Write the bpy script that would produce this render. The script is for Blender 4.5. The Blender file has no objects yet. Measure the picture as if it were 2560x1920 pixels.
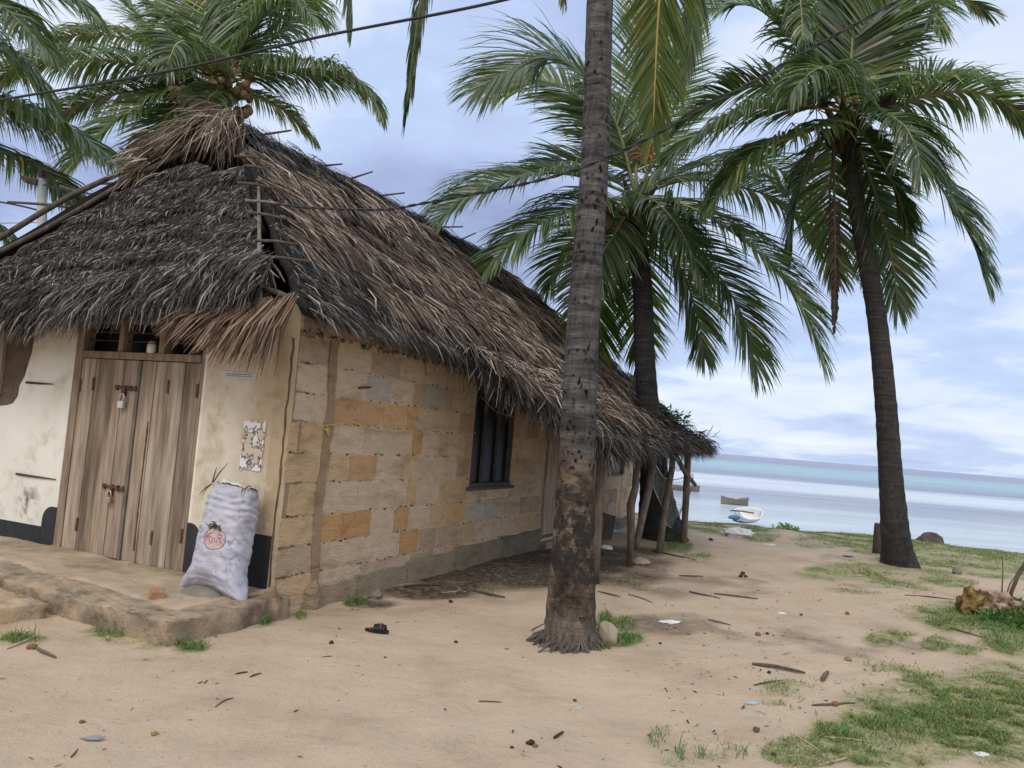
import bpy, bmesh, math, random
import numpy as np
from mathutils import Vector, Matrix
from mathutils.bvhtree import BVHTree

rng = np.random.default_rng(7)
random.seed(7)
sc = bpy.context.scene
COL = sc.collection
R_ = math.radians

# ------------------------------------------------------------------ camera, world, sun, exposure
EYE = 1.55
FPX = 1950.0                                   # focal length in pixels of a 2560 wide frame
PITCH, ROLL = R_(3.83), R_(4.66)
camd = bpy.data.cameras.new('camera')
cam = bpy.data.objects.new('camera', camd)
COL.objects.link(cam)
sc.camera = cam
camd.sensor_fit = 'HORIZONTAL'
camd.sensor_width = 36.0
camd.lens = FPX / 2560 * 36.0
camd.clip_start = 0.05
camd.clip_end = 20000
_F = np.array([0, math.cos(PITCH), math.sin(PITCH)])
_R0 = np.array([1.0, 0, 0])
_U0 = np.array([0, -math.sin(PITCH), math.cos(PITCH)])
_R = math.cos(ROLL) * _R0 + math.sin(ROLL) * _U0
_U = -math.sin(ROLL) * _R0 + math.cos(ROLL) * _U0
cam.matrix_world = Matrix(((_R[0], _U[0], -_F[0], 0), (_R[1], _U[1], -_F[1], 0), (_R[2], _U[2], -_F[2], EYE), (0, 0, 0, 1)))

SUN_EL, SUN_AZ = R_(46), R_(198)                # azimuth clockwise from +Y: high, behind the viewer's left
world = bpy.data.worlds.new('World')
sc.world = world
world.use_nodes = True
wn = world.node_tree.nodes
wl = world.node_tree.links
wn.clear()


def N(tree, typ, **kw):
    n = tree.nodes.new(typ)
    for k, v in kw.items():
        if k.startswith('i_'):
            key = k[2:]
            key = int(key) if key.isdigit() else key.replace('__', ' ')
            n.inputs[key].default_value = v
        else:
            setattr(n, k, v)
    return n


def ramp(tree, stops, interp='LINEAR'):
    n = tree.nodes.new('ShaderNodeValToRGB')
    n.color_ramp.interpolation = interp
    e = n.color_ramp.elements
    while len(e) > 1:
        e.remove(e[-1])
    e[0].position = stops[0][0]
    e[0].color = (*stops[0][1], 1)
    for p, c in stops[1:]:
        x = e.new(p)
        x.color = (*c, 1)
    return n


def build_world():
    t = world.node_tree
    out = N(t, 'ShaderNodeOutputWorld')
    bg = N(t, 'ShaderNodeBackground')
    sky = N(t, 'ShaderNodeTexSky', sky_type='NISHITA', sun_disc=False, sun_elevation=SUN_EL, sun_rotation=SUN_AZ)
    skym = N(t, 'ShaderNodeMix', data_type='RGBA', blend_type='MULTIPLY', clamp_factor=False)
    skym.inputs[0].default_value = 1
    skym.inputs[7].default_value = (0.10, 0.10, 0.10, 1)
    wl.new(sky.outputs[0], skym.inputs[6])
    tc = N(t, 'ShaderNodeTexCoord')
    sep = N(t, 'ShaderNodeSeparateXYZ')
    wl.new(tc.outputs['Generated'], sep.inputs[0])
    den = N(t, 'ShaderNodeMath', operation='MAXIMUM', i_1=0.0)
    wl.new(sep.outputs[2], den.inputs[0])
    den2 = N(t, 'ShaderNodeMath', operation='ADD', i_1=0.16)
    wl.new(den.outputs[0], den2.inputs[0])
    dx = N(t, 'ShaderNodeMath', operation='DIVIDE')
    dy = N(t, 'ShaderNodeMath', operation='DIVIDE')
    wl.new(sep.outputs[0], dx.inputs[0]); wl.new(den2.outputs[0], dx.inputs[1])
    wl.new(sep.outputs[1], dy.inputs[0]); wl.new(den2.outputs[0], dy.inputs[1])
    cmb = N(t, 'ShaderNodeCombineXYZ', i_2=3.7)
    wl.new(dx.outputs[0], cmb.inputs[0]); wl.new(dy.outputs[0], cmb.inputs[1])
    n1 = N(t, 'ShaderNodeTexNoise', i_Scale=1.0, i_Detail=10.0, i_Roughness=0.57, i_Distortion=0.25)
    wl.new(cmb.outputs[0], n1.inputs['Vector'])
    n2 = N(t, 'ShaderNodeTexNoise', i_Scale=0.30, i_Detail=3.0, i_Roughness=0.5)
    wl.new(cmb.outputs[0], n2.inputs['Vector'])
    mx = N(t, 'ShaderNodeMath', operation='MULTIPLY', i_1=0.55)
    wl.new(n1.outputs['Fac'], mx.inputs[0])
    mx2 = N(t, 'ShaderNodeMath', operation='MULTIPLY_ADD', i_1=0.45)
    wl.new(n2.outputs['Fac'], mx2.inputs[0]); wl.new(mx.outputs[0], mx2.inputs[2])
    cr = ramp(t, [(0.34, (0.28, 0.34, 0.54)), (0.41, (0.39, 0.47, 0.72)), (0.46, (0.50, 0.61, 0.88)),
                  (0.50, (0.55, 0.68, 0.95)), (0.525, (0.69, 0.78, 0.96)), (0.565, (0.77, 0.85, 0.99)), (0.63, (0.90, 0.94, 1.0))])
    wl.new(mx2.outputs[0], cr.inputs[0])
    # overcast skies brighten towards the zenith
    zz = N(t, 'ShaderNodeMapRange', i_1=0.45, i_2=1.0, i_3=1.0, i_4=1.45)
    wl.new(sep.outputs[2], zz.inputs[0])
    # thinner cloud, hence whiter and brighter, round the hidden sun
    sdv = (math.sin(SUN_AZ) * math.cos(SUN_EL), math.cos(SUN_AZ) * math.cos(SUN_EL), math.sin(SUN_EL))
    dp = N(t, 'ShaderNodeVectorMath', operation='DOT_PRODUCT'); dp.inputs[1].default_value = sdv
    wl.new(tc.outputs['Generated'], dp.inputs[0])
    gl = N(t, 'ShaderNodeMapRange', i_1=0.15, i_2=1.0, i_3=0.0, i_4=1.0, interpolation_type='SMOOTHSTEP')
    wl.new(dp.outputs['Value'], gl.inputs[0])
    gm = N(t, 'ShaderNodeMix', data_type='RGBA')
    gm.inputs[7].default_value = (1.15, 1.10, 1.02, 1)
    wl.new(gl.outputs[0], gm.inputs[0]); wl.new(cr.outputs[0], gm.inputs[6])
    cb = N(t, 'ShaderNodeMix', data_type='RGBA', blend_type='MULTIPLY')
    cb.inputs[0].default_value = 1
    wl.new(gm.outputs[2], cb.inputs[6])
    cz = N(t, 'ShaderNodeCombineXYZ')
    for i in range(3):
        wl.new(zz.outputs[0], cz.inputs[i])
    wl.new(cz.outputs[0], cb.inputs[7])
    mixs = N(t, 'ShaderNodeMix', data_type='RGBA')
    mixs.inputs[0].default_value = 0.90
    wl.new(skym.outputs[2], mixs.inputs[6]); wl.new(cb.outputs[2], mixs.inputs[7])
    wl.new(mixs.outputs[2], bg.inputs[0])
    bg.inputs[1].default_value = 1.0
    wl.new(bg.outputs[0], out.inputs[0])


build_world()
sund = bpy.data.lights.new('sun', 'SUN')
sund.energy = 1.0
sund.angle = R_(20)
sund.color = (1.0, 0.97, 0.93)
sun = bpy.data.objects.new('sun', sund)
COL.objects.link(sun)
_sd = Vector((math.sin(SUN_AZ) * math.cos(SUN_EL), math.cos(SUN_AZ) * math.cos(SUN_EL), math.sin(SUN_EL)))
sun.rotation_euler = _sd.to_track_quat('Z', 'Y').to_euler()
sun.location = (0, 0, 30)
sc.view_settings.view_transform = 'Standard'
sc.view_settings.look = 'None'
sc.view_settings.exposure = 0.12
sc.view_settings.gamma = 1.0
sc.cycles.max_bounces = 6
sc.cycles.transparent_max_bounces = 12

# ------------------------------------------------------------------ picking helpers (survey of the place)
EYEV = np.array([0, 0, EYE])


def ray(x, y):
    return _F + _R * (x - 1280) / FPX - _U * (y - 960) / FPX


def G(x, y, z=0.0):
    d = ray(x, y)
    return EYEV + d * ((z - EYE) / d[2])


def Y(x, y, dist):
    d = ray(x, y)
    return EYEV + d * (dist / d[1])


# ------------------------------------------------------------------ noise
def vnoise(x, y, seed=0):
    r = np.random.default_rng(seed)
    T = r.random((256, 256))
    xi = np.floor(x).astype(int); yi = np.floor(y).astype(int)
    fx = x - xi; fy = y - yi
    fx = fx * fx * (3 - 2 * fx); fy = fy * fy * (3 - 2 * fy)
    a = T[xi % 256, yi % 256]; b = T[(xi + 1) % 256, yi % 256]
    c = T[xi % 256, (yi + 1) % 256]; d = T[(xi + 1) % 256, (yi + 1) % 256]
    return (a * (1 - fx) + b * fx) * (1 - fy) + (c * (1 - fx) + d * fx) * fy


def fbm(x, y, seed=0, o=4):
    s = 0; a = 1; tot = 0
    for i in range(o):
        s = s + a * vnoise(x * 2 ** i + 13.1 * i, y * 2 ** i + 7.7 * i, seed + i)
        tot += a; a *= 0.5
    return s / tot


def unit(a):
    return a / np.maximum(np.linalg.norm(a, axis=-1, keepdims=True), 1e-9)


# ------------------------------------------------------------------ objects
def thing(name, label, cat, loc=(0, 0, 0), rotz=0.0, group=None):
    o = bpy.data.objects.new(name, None)
    o.empty_display_size = 0.2
    COL.objects.link(o)
    o.location = loc
    o.rotation_euler = (0, 0, rotz)
    o['label'] = label
    o['category'] = cat
    if group:
        o['group'] = group
    return o


def tag(o, label=None, cat=None, group=None, kind=None):
    if label: o['label'] = label
    if cat: o['category'] = cat
    if group: o['group'] = group
    if kind: o['kind'] = kind
    return o


def mesh_np(name, v, quads, mats, parent=None, loc=None, smooth=False, midx=None, tris=None, attr=None):
    """one mesh object; v are local to the parent (or to loc when top level)"""
    v = np.asarray(v, dtype=np.float32)
    me = bpy.data.meshes.new(name)
    quads = np.asarray(quads, dtype=np.int32).reshape(-1, 4) if quads is not None and len(quads) else np.zeros((0, 4), np.int32)
    tris = np.asarray(tris, dtype=np.int32).reshape(-1, 3) if tris is not None and len(tris) else np.zeros((0, 3), np.int32)
    nq, nt = len(quads), len(tris)
    me.vertices.add(len(v))
    me.vertices.foreach_set('co', v.ravel())
    me.loops.add(nq * 4 + nt * 3)
    me.loops.foreach_set('vertex_index', np.concatenate([quads.ravel(), tris.ravel()]))
    me.polygons.add(nq + nt)
    st = np.concatenate([np.arange(nq) * 4, nq * 4 + np.arange(nt) * 3]).astype(np.int32)
    me.polygons.foreach_set('loop_start', st)
    if midx is not None:
        me.polygons.foreach_set('material_index', np.asarray(midx, dtype=np.int32))
    if smooth:
        me.polygons.foreach_set('use_smooth', np.ones(nq + nt, dtype=bool))
    for m in (mats if isinstance(mats, (list, tuple)) else [mats]):
        me.materials.append(m)
    if attr:
        for k, a in attr.items():
            at = me.attributes.new(k, 'FLOAT_COLOR', 'POINT')
            a = np.asarray(a, dtype=np.float32)
            if a.shape[1] == 3:
                a = np.concatenate([a, np.ones((len(a), 1), np.float32)], 1)
            at.data.foreach_set('color', a.ravel())
    me.update(calc_edges=True)
    me.validate()
    o = bpy.data.objects.new(name, me)
    COL.objects.link(o)
    if parent: o.parent = parent
    if loc is not None: o.location = loc
    return o


class MB:
    """collects simple solids, then becomes ONE mesh object"""
    def __init__(s):
        s.v = []; s.f = []; s.m = []; s.c = []

    def add(s, vs, fs, mi=0, col=None):
        b = len(s.v)
        s.v += [tuple(map(float, p)) for p in vs]
        s.f += [tuple(b + i for i in f) for f in fs]
        s.m += [mi] * len(fs)
        s.c += [col or (1, 1, 1)] * len(vs)

    def box(s, lo, hi, mi=0, col=None, jit=0.0):
        x0, y0, z0 = lo; x1, y1, z1 = hi
        vs = [(x, y, z) for z in (z0, z1) for y in (y0, y1) for x in (x0, x1)]
        if jit:
            vs = [tuple(c + random.uniform(-jit, jit) for c in p) for p in vs]
        s.add(vs, [(0, 2, 3, 1), (4, 5, 7, 6), (0, 1, 5, 4), (2, 6, 7, 3), (1, 3, 7, 5), (0, 4, 6, 2)], mi, col)

    def tube(s, pts, rad, n=8, mi=0, col=None, cap=True, wob=0.0):
        pts = [Vector(p) for p in pts]
        k = len(pts)
        rad = rad if hasattr(rad, '__len__') else [rad] * k
        vs = []
        up = None
        for i in range(k):
            t = (pts[min(i + 1, k - 1)] - pts[max(i - 1, 0)]).normalized()
            if up is None:
                up = t.orthogonal().normalized()
            up = (up - t * up.dot(t)).normalized()
            sd = t.cross(up)
            for j in range(n):
                a = 2 * math.pi * j / n
                r = rad[i] * (1 + random.uniform(-wob, wob))
                vs.append(pts[i] + (up * math.cos(a) + sd * math.sin(a)) * r)
        fs = [(i * n + j, i * n + (j + 1) % n, (i + 1) * n + (j + 1) % n, (i + 1) * n + j) for i in range(k - 1) for j in range(n)]
        if cap:
            fs += [tuple(range(n - 1, -1, -1)), tuple((k - 1) * n + j for j in range(n))]
        s.add(vs, fs, mi, col)

    def poly(s, pts, axis, thick, mi=0, col=None):
        """prism: outline pts (3d), extruded along axis vector * thick"""
        a = Vector(axis) * thick
        n = len(pts)
        vs = [Vector(p) for p in pts] + [Vector(p) + a for p in pts]
        fs = [tuple(range(n - 1, -1, -1)), tuple(range(n, 2 * n))]
        fs += [(i, (i + 1) % n, n + (i + 1) % n, n + i) for i in range(n)]
        s.add(vs, fs, mi, col)

    def build(s, name, mats, parent=None, loc=None, smooth=False, bevel=0.0, attr=False):
        me = bpy.data.meshes.new(name)
        me.from_pydata(s.v, [], s.f)
        for m in (mats if isinstance(mats, (list, tuple)) else [mats]):
            me.materials.append(m)
        me.polygons.foreach_set('material_index', s.m)
        if attr:
            at = me.attributes.new('tint', 'FLOAT_COLOR', 'POINT')
            at.data.foreach_set('color', np.array([(*c, 1) for c in s.c], np.float32).ravel())
        if smooth:
            me.polygons.foreach_set('use_smooth', [True] * len(me.polygons))
        bm = bmesh.new(); bm.from_mesh(me)
        bmesh.ops.recalc_face_normals(bm, faces=bm.faces)
        bm.to_mesh(me); bm.free()
        me.update()
        o = bpy.data.objects.new(name, me)
        COL.objects.link(o)
        if parent: o.parent = parent
        if loc is not None: o.location = loc
        if bevel:
            b = o.modifiers.new('bevel', 'BEVEL'); b.width = bevel; b.segments = 2; b.limit_method = 'ANGLE'
        return o


def blob(c, r, seed, amp=0.25, freq=2.2, sub=3, squash=(1, 1, 1), facet=0.0):
    """lumpy stone-like closed surface -> verts, faces"""
    bm = bmesh.new()
    bmesh.ops.create_icosphere(bm, subdivisions=sub, radius=1)
    from mathutils import noise as mn
    off = Vector((seed * 3.1, seed * 1.7, seed * 5.3))
    vs = []
    for v in bm.verts:
        p = v.co.copy()
        n = mn.noise(p * freq + off) * amp + mn.noise(p * freq * 2.7 + off) * amp * 0.4 + mn.noise(p * freq * 7 + off) * amp * 0.12
        if facet:
            for k in range(7):
                d = Vector((math.sin(k * 2.4 + seed), math.cos(k * 1.7 + seed * 2), math.sin(k * 3.9 + seed * 3))).normalized()
                e = p.dot(d) - (1 - facet)
                if e > 0: p -= d * e * 0.85
        p = p * (1 + n)
        vs.append((c[0] + p.x * r * squash[0], c[1] + p.y * r * squash[1], c[2] + p.z * r * squash[2]))
    fs = [tuple(v.index for v in f.verts) for f in bm.faces]
    bm.free()
    return vs, fs


# ------------------------------------------------------------------ materials
MATS = {}


def mat(name, stops, scale=4.0, detail=6.0, rough=0.9, bump=0.3, bscale=None, bdist=0.02, island=False, isl_var=None,
        trans=0.0, tcol=None, stretch=(1, 1, 1), spec=0.3, stops2=None, scale2=20.0, mix2=0.5, attr=None, attr_mix=1.0, distort=0.0, metallic=0.0, objvar=None):
    m = bpy.data.materials.new(name)
    m.use_nodes = True
    t = m.node_tree
    t.nodes.clear()
    out = N(t, 'ShaderNodeOutputMaterial')
    p = N(t, 'ShaderNodeBsdfPrincipled', i_Roughness=rough, i_Metallic=metallic)
    p.inputs['Specular IOR Level'].default_value = spec
    tc = N(t, 'ShaderNodeTexCoord')
    mp = N(t, 'ShaderNodeMapping')
    mp.inputs['Scale'].default_value = stretch
    t.links.new(tc.outputs['Object'], mp.inputs[0])
    no = N(t, 'ShaderNodeTexNoise', i_Scale=scale, i_Detail=detail, i_Roughness=0.6, i_Distortion=distort)
    t.links.new(mp.outputs[0], no.inputs['Vector'])
    cr = ramp(t, stops)
    t.links.new(no.outputs['Fac'], cr.inputs[0])
    col = cr.outputs[0]
    if island:
        ge = N(t, 'ShaderNodeNewGeometry')
        cr2 = ramp(t, isl_var)
        t.links.new(ge.outputs['Random Per Island'], cr2.inputs[0])
        col = cr2.outputs[0]
        mm = N(t, 'ShaderNodeMix', data_type='RGBA', blend_type='MULTIPLY')
        mm.inputs[0].default_value = 0.8
        t.links.new(col, mm.inputs[6]); t.links.new(cr.outputs[0], mm.inputs[7])
        col = mm.outputs[2]
    if attr:
        an = N(t, 'ShaderNodeAttribute', attribute_name=attr)
        mm = N(t, 'ShaderNodeMix', data_type='RGBA', blend_type='MULTIPLY')
        mm.inputs[0].default_value = attr_mix
        t.links.new(col, mm.inputs[6]); t.links.new(an.outputs['Color'], mm.inputs[7])
        col = mm.outputs[2]
    if stops2:
        n2 = N(t, 'ShaderNodeTexNoise', i_Scale=scale2, i_Detail=4.0, i_Roughness=0.6)
        t.links.new(mp.outputs[0], n2.inputs['Vector'])
        c2 = ramp(t, stops2)
        t.links.new(n2.outputs['Fac'], c2.inputs[0])
        mm = N(t, 'ShaderNodeMix', data_type='RGBA', blend_type='MULTIPLY')
        mm.inputs[0].default_value = mix2
        t.links.new(col, mm.inputs[6]); t.links.new(c2.outputs[0], mm.inputs[7])
        col = mm.outputs[2]
    if objvar:
        oi = N(t, 'ShaderNodeObjectInfo')
        c3 = ramp(t, objvar)
        t.links.new(oi.outputs['Random'], c3.inputs[0])
        mm = N(t, 'ShaderNodeMix', data_type='RGBA', blend_type='MULTIPLY')
        mm.inputs[0].default_value = 1.0
        t.links.new(col, mm.inputs[6]); t.links.new(c3.outputs[0], mm.inputs[7])
        col = mm.outputs[2]
    t.links.new(col, p.inputs['Base Color'])
    if bump:
        nb = N(t, 'ShaderNodeTexNoise', i_Scale=bscale or scale * 4, i_Detail=8.0, i_Roughness=0.65)
        t.links.new(mp.outputs[0], nb.inputs['Vector'])
        bp = N(t, 'ShaderNodeBump', i_Strength=bump, i_Distance=bdist)
        t.links.new(nb.outputs['Fac'], bp.inputs['Height'])
        t.links.new(bp.outputs[0], p.inputs['Normal'])
    sh = p.outputs[0]
    if trans:
        tr = N(t, 'ShaderNodeBsdfTranslucent')
        if tcol:
            tr.inputs[0].default_value = (*tcol, 1)
        else:
            t.links.new(col, tr.inputs[0])
        ms = N(t, 'ShaderNodeMixShader')
        ms.inputs[0].default_value = trans
        t.links.new(sh, ms.inputs[1]); t.links.new(tr.outputs[0], ms.inputs[2])
        sh = ms.outputs[0]
    t.links.new(sh, out.inputs[0])
    MATS[name] = m
    return m


W1 = [(0.3, (0.8, 0.8, 0.8)), (0.7, (1, 1, 1))]
# palms
m_leaf = mat('palm_leaf', W1, scale=1.5, rough=0.34, bump=0, island=True, spec=0.65, trans=0.30, tcol=(0.20, 0.32, 0.06), objvar=[(0.0, (0.75, 0.80, 0.85)), (0.35, (1.1, 1.1, 1.0)), (0.7, (1.35, 1.35, 1.15)), (0.92, (1.5, 1.45, 0.95)), (1.0, (1.9, 1.5, 0.8))],
             isl_var=[(0.0, (0.026, 0.052, 0.024)), (0.45, (0.062, 0.104, 0.045)), (0.82, (0.125, 0.172, 0.085)), (0.96, (0.20, 0.215, 0.10)), (1.0, (0.34, 0.26, 0.11))])
m_leafy = mat('palm_leaf_backlit_yellow', W1, scale=1.5, rough=0.45, bump=0, island=True, spec=0.4, trans=0.45, tcol=(0.22, 0.30, 0.04),  # backlit yellow-green put into the colour, plus some yellowed leaflets
              isl_var=[(0.0, (0.04, 0.085, 0.018)), (0.6, (0.085, 0.14, 0.025)), (0.85, (0.16, 0.19, 0.04)), (1.0, (0.34, 0.22, 0.05))])
m_leafd = mat('palm_leaf_dead', W1, scale=1.5, rough=0.8, bump=0, island=True, trans=0.1,
              isl_var=[(0.0, (0.025, 0.020, 0.017)), (0.6, (0.05, 0.038, 0.03)), (1.0, (0.10, 0.072, 0.048))])
m_rachis = mat('palm_midrib', [(0.3, (0.13, 0.15, 0.06)), (0.7, (0.24, 0.23, 0.10))], scale=3, rough=0.5, bump=0.1)
m_rachisy = mat('palm_midrib_yellow', [(0.3, (0.30, 0.22, 0.05)), (0.7, (0.42, 0.30, 0.08))], scale=3, rough=0.5, bump=0.1)
m_coco = mat('coconut_husk', [(0.3, (0.09, 0.06, 0.028)), (0.7, (0.19, 0.13, 0.06))], scale=5, rough=0.6, bump=0.2)
m_stalk = mat('flower_stalk', [(0.3, (0.20, 0.10, 0.04)), (0.7, (0.40, 0.20, 0.07))], scale=6, rough=0.8, bump=0.2)
# thatch
m_tbase = mat('thatch_core', [(0.3, (0.010, 0.009, 0.009)), (0.7, (0.024, 0.022, 0.021))], scale=6, bump=0.8, bscale=40, stretch=(1, 1, 1))  # near-black underlay: shade in the gaps between strands put into its colour
m_tgrey = mat('thatch_grey', W1, scale=3, rough=0.85, bump=0, island=True, spec=0.2,
              isl_var=[(0.0, (0.015, 0.014, 0.014)), (0.48, (0.040, 0.036, 0.034)), (0.80, (0.098, 0.088, 0.081)), (1.0, (0.34, 0.305, 0.275))])
m_tbrown = mat('thatch_brown', W1, scale=3, rough=0.75, bump=0, island=True, spec=0.25,
               isl_var=[(0.0, (0.035, 0.026, 0.021)), (0.4, (0.105, 0.078, 0.061)), (0.8, (0.27, 0.205, 0.16)), (1.0, (0.52, 0.43, 0.35))])
m_tfresh = mat('thatch_fresh', W1, scale=3, rough=0.7, bump=0, island=True, spec=0.25,
               isl_var=[(0.0, (0.06, 0.040, 0.030)), (0.5, (0.19, 0.125, 0.09)), (1.0, (0.42, 0.30, 0.22))])
m_pole = mat('weathered_pole', [(0.3, (0.10, 0.085, 0.07)), (0.7, (0.26, 0.23, 0.20))], scale=5, stretch=(6, 6, 1), bump=0.5, bscale=16)
m_dpole = mat('dark_pole', [(0.3, (0.045, 0.036, 0.03)), (0.7, (0.13, 0.105, 0.085))], scale=5, stretch=(4, 4, 1), bump=0.5, bscale=16)
m_post = mat('shed_post', [(0.3, (0.07, 0.056, 0.046)), (0.55, (0.15, 0.12, 0.10)), (0.75, (0.24, 0.20, 0.16))], scale=4, stretch=(5, 5, 1), bump=0.6, bscale=14)
# wood and metal
m_door = mat('door_timber', [(0.28, (0.19, 0.145, 0.108)), (0.5, (0.35, 0.283, 0.222)), (0.72, (0.49, 0.425, 0.355))], scale=3.2, stretch=(7, 7, 0.5), detail=9, rough=0.8, bump=0.4, bscale=20, attr='tint',
             stops2=[(0.36, (0.42, 0.39, 0.37)), (0.48, (0.85, 0.84, 0.83)), (0.62, (1.12, 1.13, 1.15))], scale2=0.9, mix2=0.85)
m_frame = mat('frame_timber', [(0.3, (0.17, 0.125, 0.09)), (0.7, (0.34, 0.26, 0.19))], scale=3, stretch=(5, 5, 1), bump=0.3)
m_rust = mat('rusty_iron', [(0.3, (0.05, 0.025, 0.018)), (0.7, (0.14, 0.07, 0.045))], scale=20, rough=0.8, bump=0.3)
m_steel = mat('padlock_steel', [(0.3, (0.45, 0.45, 0.45)), (0.7, (0.62, 0.62, 0.62))], scale=10, rough=0.35, bump=0, metallic=0.6)
m_brass = mat('padlock_brass', [(0.3, (0.28, 0.24, 0.18)), (0.7, (0.42, 0.37, 0.28))], scale=10, rough=0.4, bump=0, metallic=0.5)
m_strip = mat('door_edge_strip', [(0.3, (0.10, 0.09, 0.075)), (0.7, (0.20, 0.18, 0.15))], scale=5, bump=0.2)
m_wframe = mat('window_timber', [(0.3, (0.045, 0.047, 0.052)), (0.7, (0.11, 0.11, 0.115))], scale=4, bump=0.2)
m_wdark = mat('window_shadow', [(0.3, (0.006, 0.008, 0.012)), (0.7, (0.012, 0.014, 0.02))], scale=2, rough=0.35, bump=0)  # darkness of the unlit interior put into the colour, for sheets behind openings
m_black = mat('black_paint', [(0.3, (0.015, 0.017, 0.022)), (0.7, (0.035, 0.038, 0.046))], scale=5, rough=0.6, bump=0.3, bscale=30,
              stops2=[(0.72, (1, 1, 1)), (0.78, (6, 6, 5.5))], scale2=9, mix2=1.0)
# walls
m_lime = mat('limewash', [(0.30, (0.60, 0.55, 0.465)), (0.46, (0.74, 0.715, 0.64)), (0.7, (0.80, 0.78, 0.71))], scale=1.3, detail=8, rough=0.95, bump=0.25, bscale=18,
             stops2=[(0.30, (0.66, 0.58, 0.48)), (0.45, (1, 1, 1))], scale2=3.0, mix2=0.7, attr='tint')
m_block = mat('coral_block', [(0.25, (0.60, 0.57, 0.53)), (0.42, (0.90, 0.88, 0.85)), (0.6, (1.0, 1.0, 1.0)), (0.75, (1.1, 1.1, 1.1))], scale=6, detail=10, rough=0.95, bump=1.0, bscale=26, bdist=0.035, attr='tint', stretch=(1, 1, 2.4),
              stops2=[(0.34, (0.6, 0.56, 0.5)), (0.46, (1, 1, 1))], scale2=2.2, mix2=0.6)
m_patch = mat('bare_daub', [(0.3, (0.07, 0.05, 0.038)), (0.7, (0.16, 0.12, 0.09))], scale=6, bump=0.5)
m_conc = mat('stoop_concrete', [(0.28, (0.16, 0.13, 0.095)), (0.45, (0.33, 0.265, 0.195)), (0.62, (0.45, 0.33, 0.22)), (0.75, (0.52, 0.42, 0.31))], scale=5.5, detail=10, bump=1.0, bscale=18, bdist=0.04, attr='tint',
             stops2=[(0.36, (0.35, 0.34, 0.30)), (0.50, (1, 1, 1))], scale2=3.2, mix2=0.8)
m_stone = mat('grey_boulder', [(0.3, (0.14, 0.125, 0.105)), (0.7, (0.26, 0.23, 0.19))], scale=4, bump=0.3)
m_paper = mat('torn_paper', [(0.0, (0.54, 0.45, 0.36)), (0.455, (0.54, 0.45, 0.36)), (0.47, (0.10, 0.09, 0.09)), (0.50, (0.12, 0.10, 0.10)), (0.515, (0.66, 0.64, 0.67)), (0.8, (0.74, 0.72, 0.75))], scale=9, detail=5, bump=0.2)
m_strip_p = mat('notice_paper', [(0.3, (0.45, 0.46, 0.46)), (0.7, (0.58, 0.58, 0.57))], scale=8, bump=0.1)
m_ink = mat('faded_print', [(0.3, (0.16, 0.17, 0.19)), (0.7, (0.26, 0.27, 0.29))], scale=20, bump=0)
# sack
m_sack = mat('sack_weave', [(0.3, (0.33, 0.33, 0.41)), (0.5, (0.43, 0.43, 0.51)), (0.7, (0.50, 0.50, 0.57))], scale=6, detail=8, rough=0.55, bump=0.4, bscale=70, bdist=0.006, stretch=(1, 1, 2.5),
             stops2=[(0.32, (0.62, 0.56, 0.50)), (0.47, (1, 1, 1))], scale2=3.5, mix2=0.8)
m_blueink = mat('blue_ink', [(0.3, (0.20, 0.24, 0.48)), (0.7, (0.32, 0.36, 0.58))], scale=30, bump=0)
m_redink = mat('orange_ink', [(0.40, (0.44, 0.36, 0.38)), (0.5, (0.52, 0.36, 0.32)), (0.65, (0.56, 0.38, 0.32))], scale=12, bump=0)
m_purp = mat('dark_ink', [(0.3, (0.16, 0.09, 0.15)), (0.7, (0.26, 0.16, 0.22))], scale=25, bump=0)
m_rope = mat('plant_fibre', [(0.3, (0.05, 0.045, 0.03)), (0.7, (0.16, 0.13, 0.08))], scale=20, bump=0.3)
m_charcoal = mat('leaf_stuffing', [(0.3, (0.03, 0.024, 0.018)), (0.7, (0.13, 0.105, 0.07))], scale=20, bump=0.6)
# misc
m_cable = mat('cable_black', [(0.3, (0.018, 0.019, 0.024)), (0.7, (0.03, 0.032, 0.038))], scale=10, rough=0.5, bump=0)
m_polem = mat('utility_pole', [(0.3, (0.30, 0.31, 0.34)), (0.7, (0.42, 0.43, 0.46))], scale=5, rough=0.6, bump=0.1)
m_yrope = mat('yellow_cord', [(0.3, (0.45, 0.33, 0.08)), (0.7, (0.60, 0.46, 0.16))], scale=20, bump=0)
m_white = mat('white_plastic', [(0.3, (0.60, 0.60, 0.60)), (0.7, (0.78, 0.78, 0.78))], scale=8, rough=0.4, bump=0.1)
m_bluep = mat('blue_plastic', [(0.3, (0.03, 0.07, 0.17)), (0.7, (0.07, 0.13, 0.27))], scale=8, rough=0.45, bump=0.1)
m_lbluep = mat('pale_blue_plastic', [(0.3, (0.25, 0.42, 0.50)), (0.7, (0.38, 0.55, 0.62))], scale=8, rough=0.45, bump=0.1)
m_greyp = mat('grey_scrap', [(0.3, (0.17, 0.18, 0.19)), (0.7, (0.28, 0.29, 0.30))], scale=8, rough=0.6, bump=0.2)
m_sandal = mat('sandal_black', [(0.3, (0.010, 0.010, 0.012)), (0.7, (0.022, 0.022, 0.026))], scale=8, rough=0.45, bump=0.1)
m_red = mat('red_strap', [(0.3, (0.30, 0.04, 0.03)), (0.7, (0.45, 0.08, 0.06))], scale=8, rough=0.5, bump=0.1)
m_stick = mat('dry_stick', [(0.3, (0.07, 0.055, 0.045)), (0.7, (0.17, 0.135, 0.105))], scale=9, bump=0.4)
m_pale = mat('pale_stick', [(0.3, (0.34, 0.28, 0.19)), (0.7, (0.52, 0.45, 0.33))], scale=9, bump=0.3)
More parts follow.
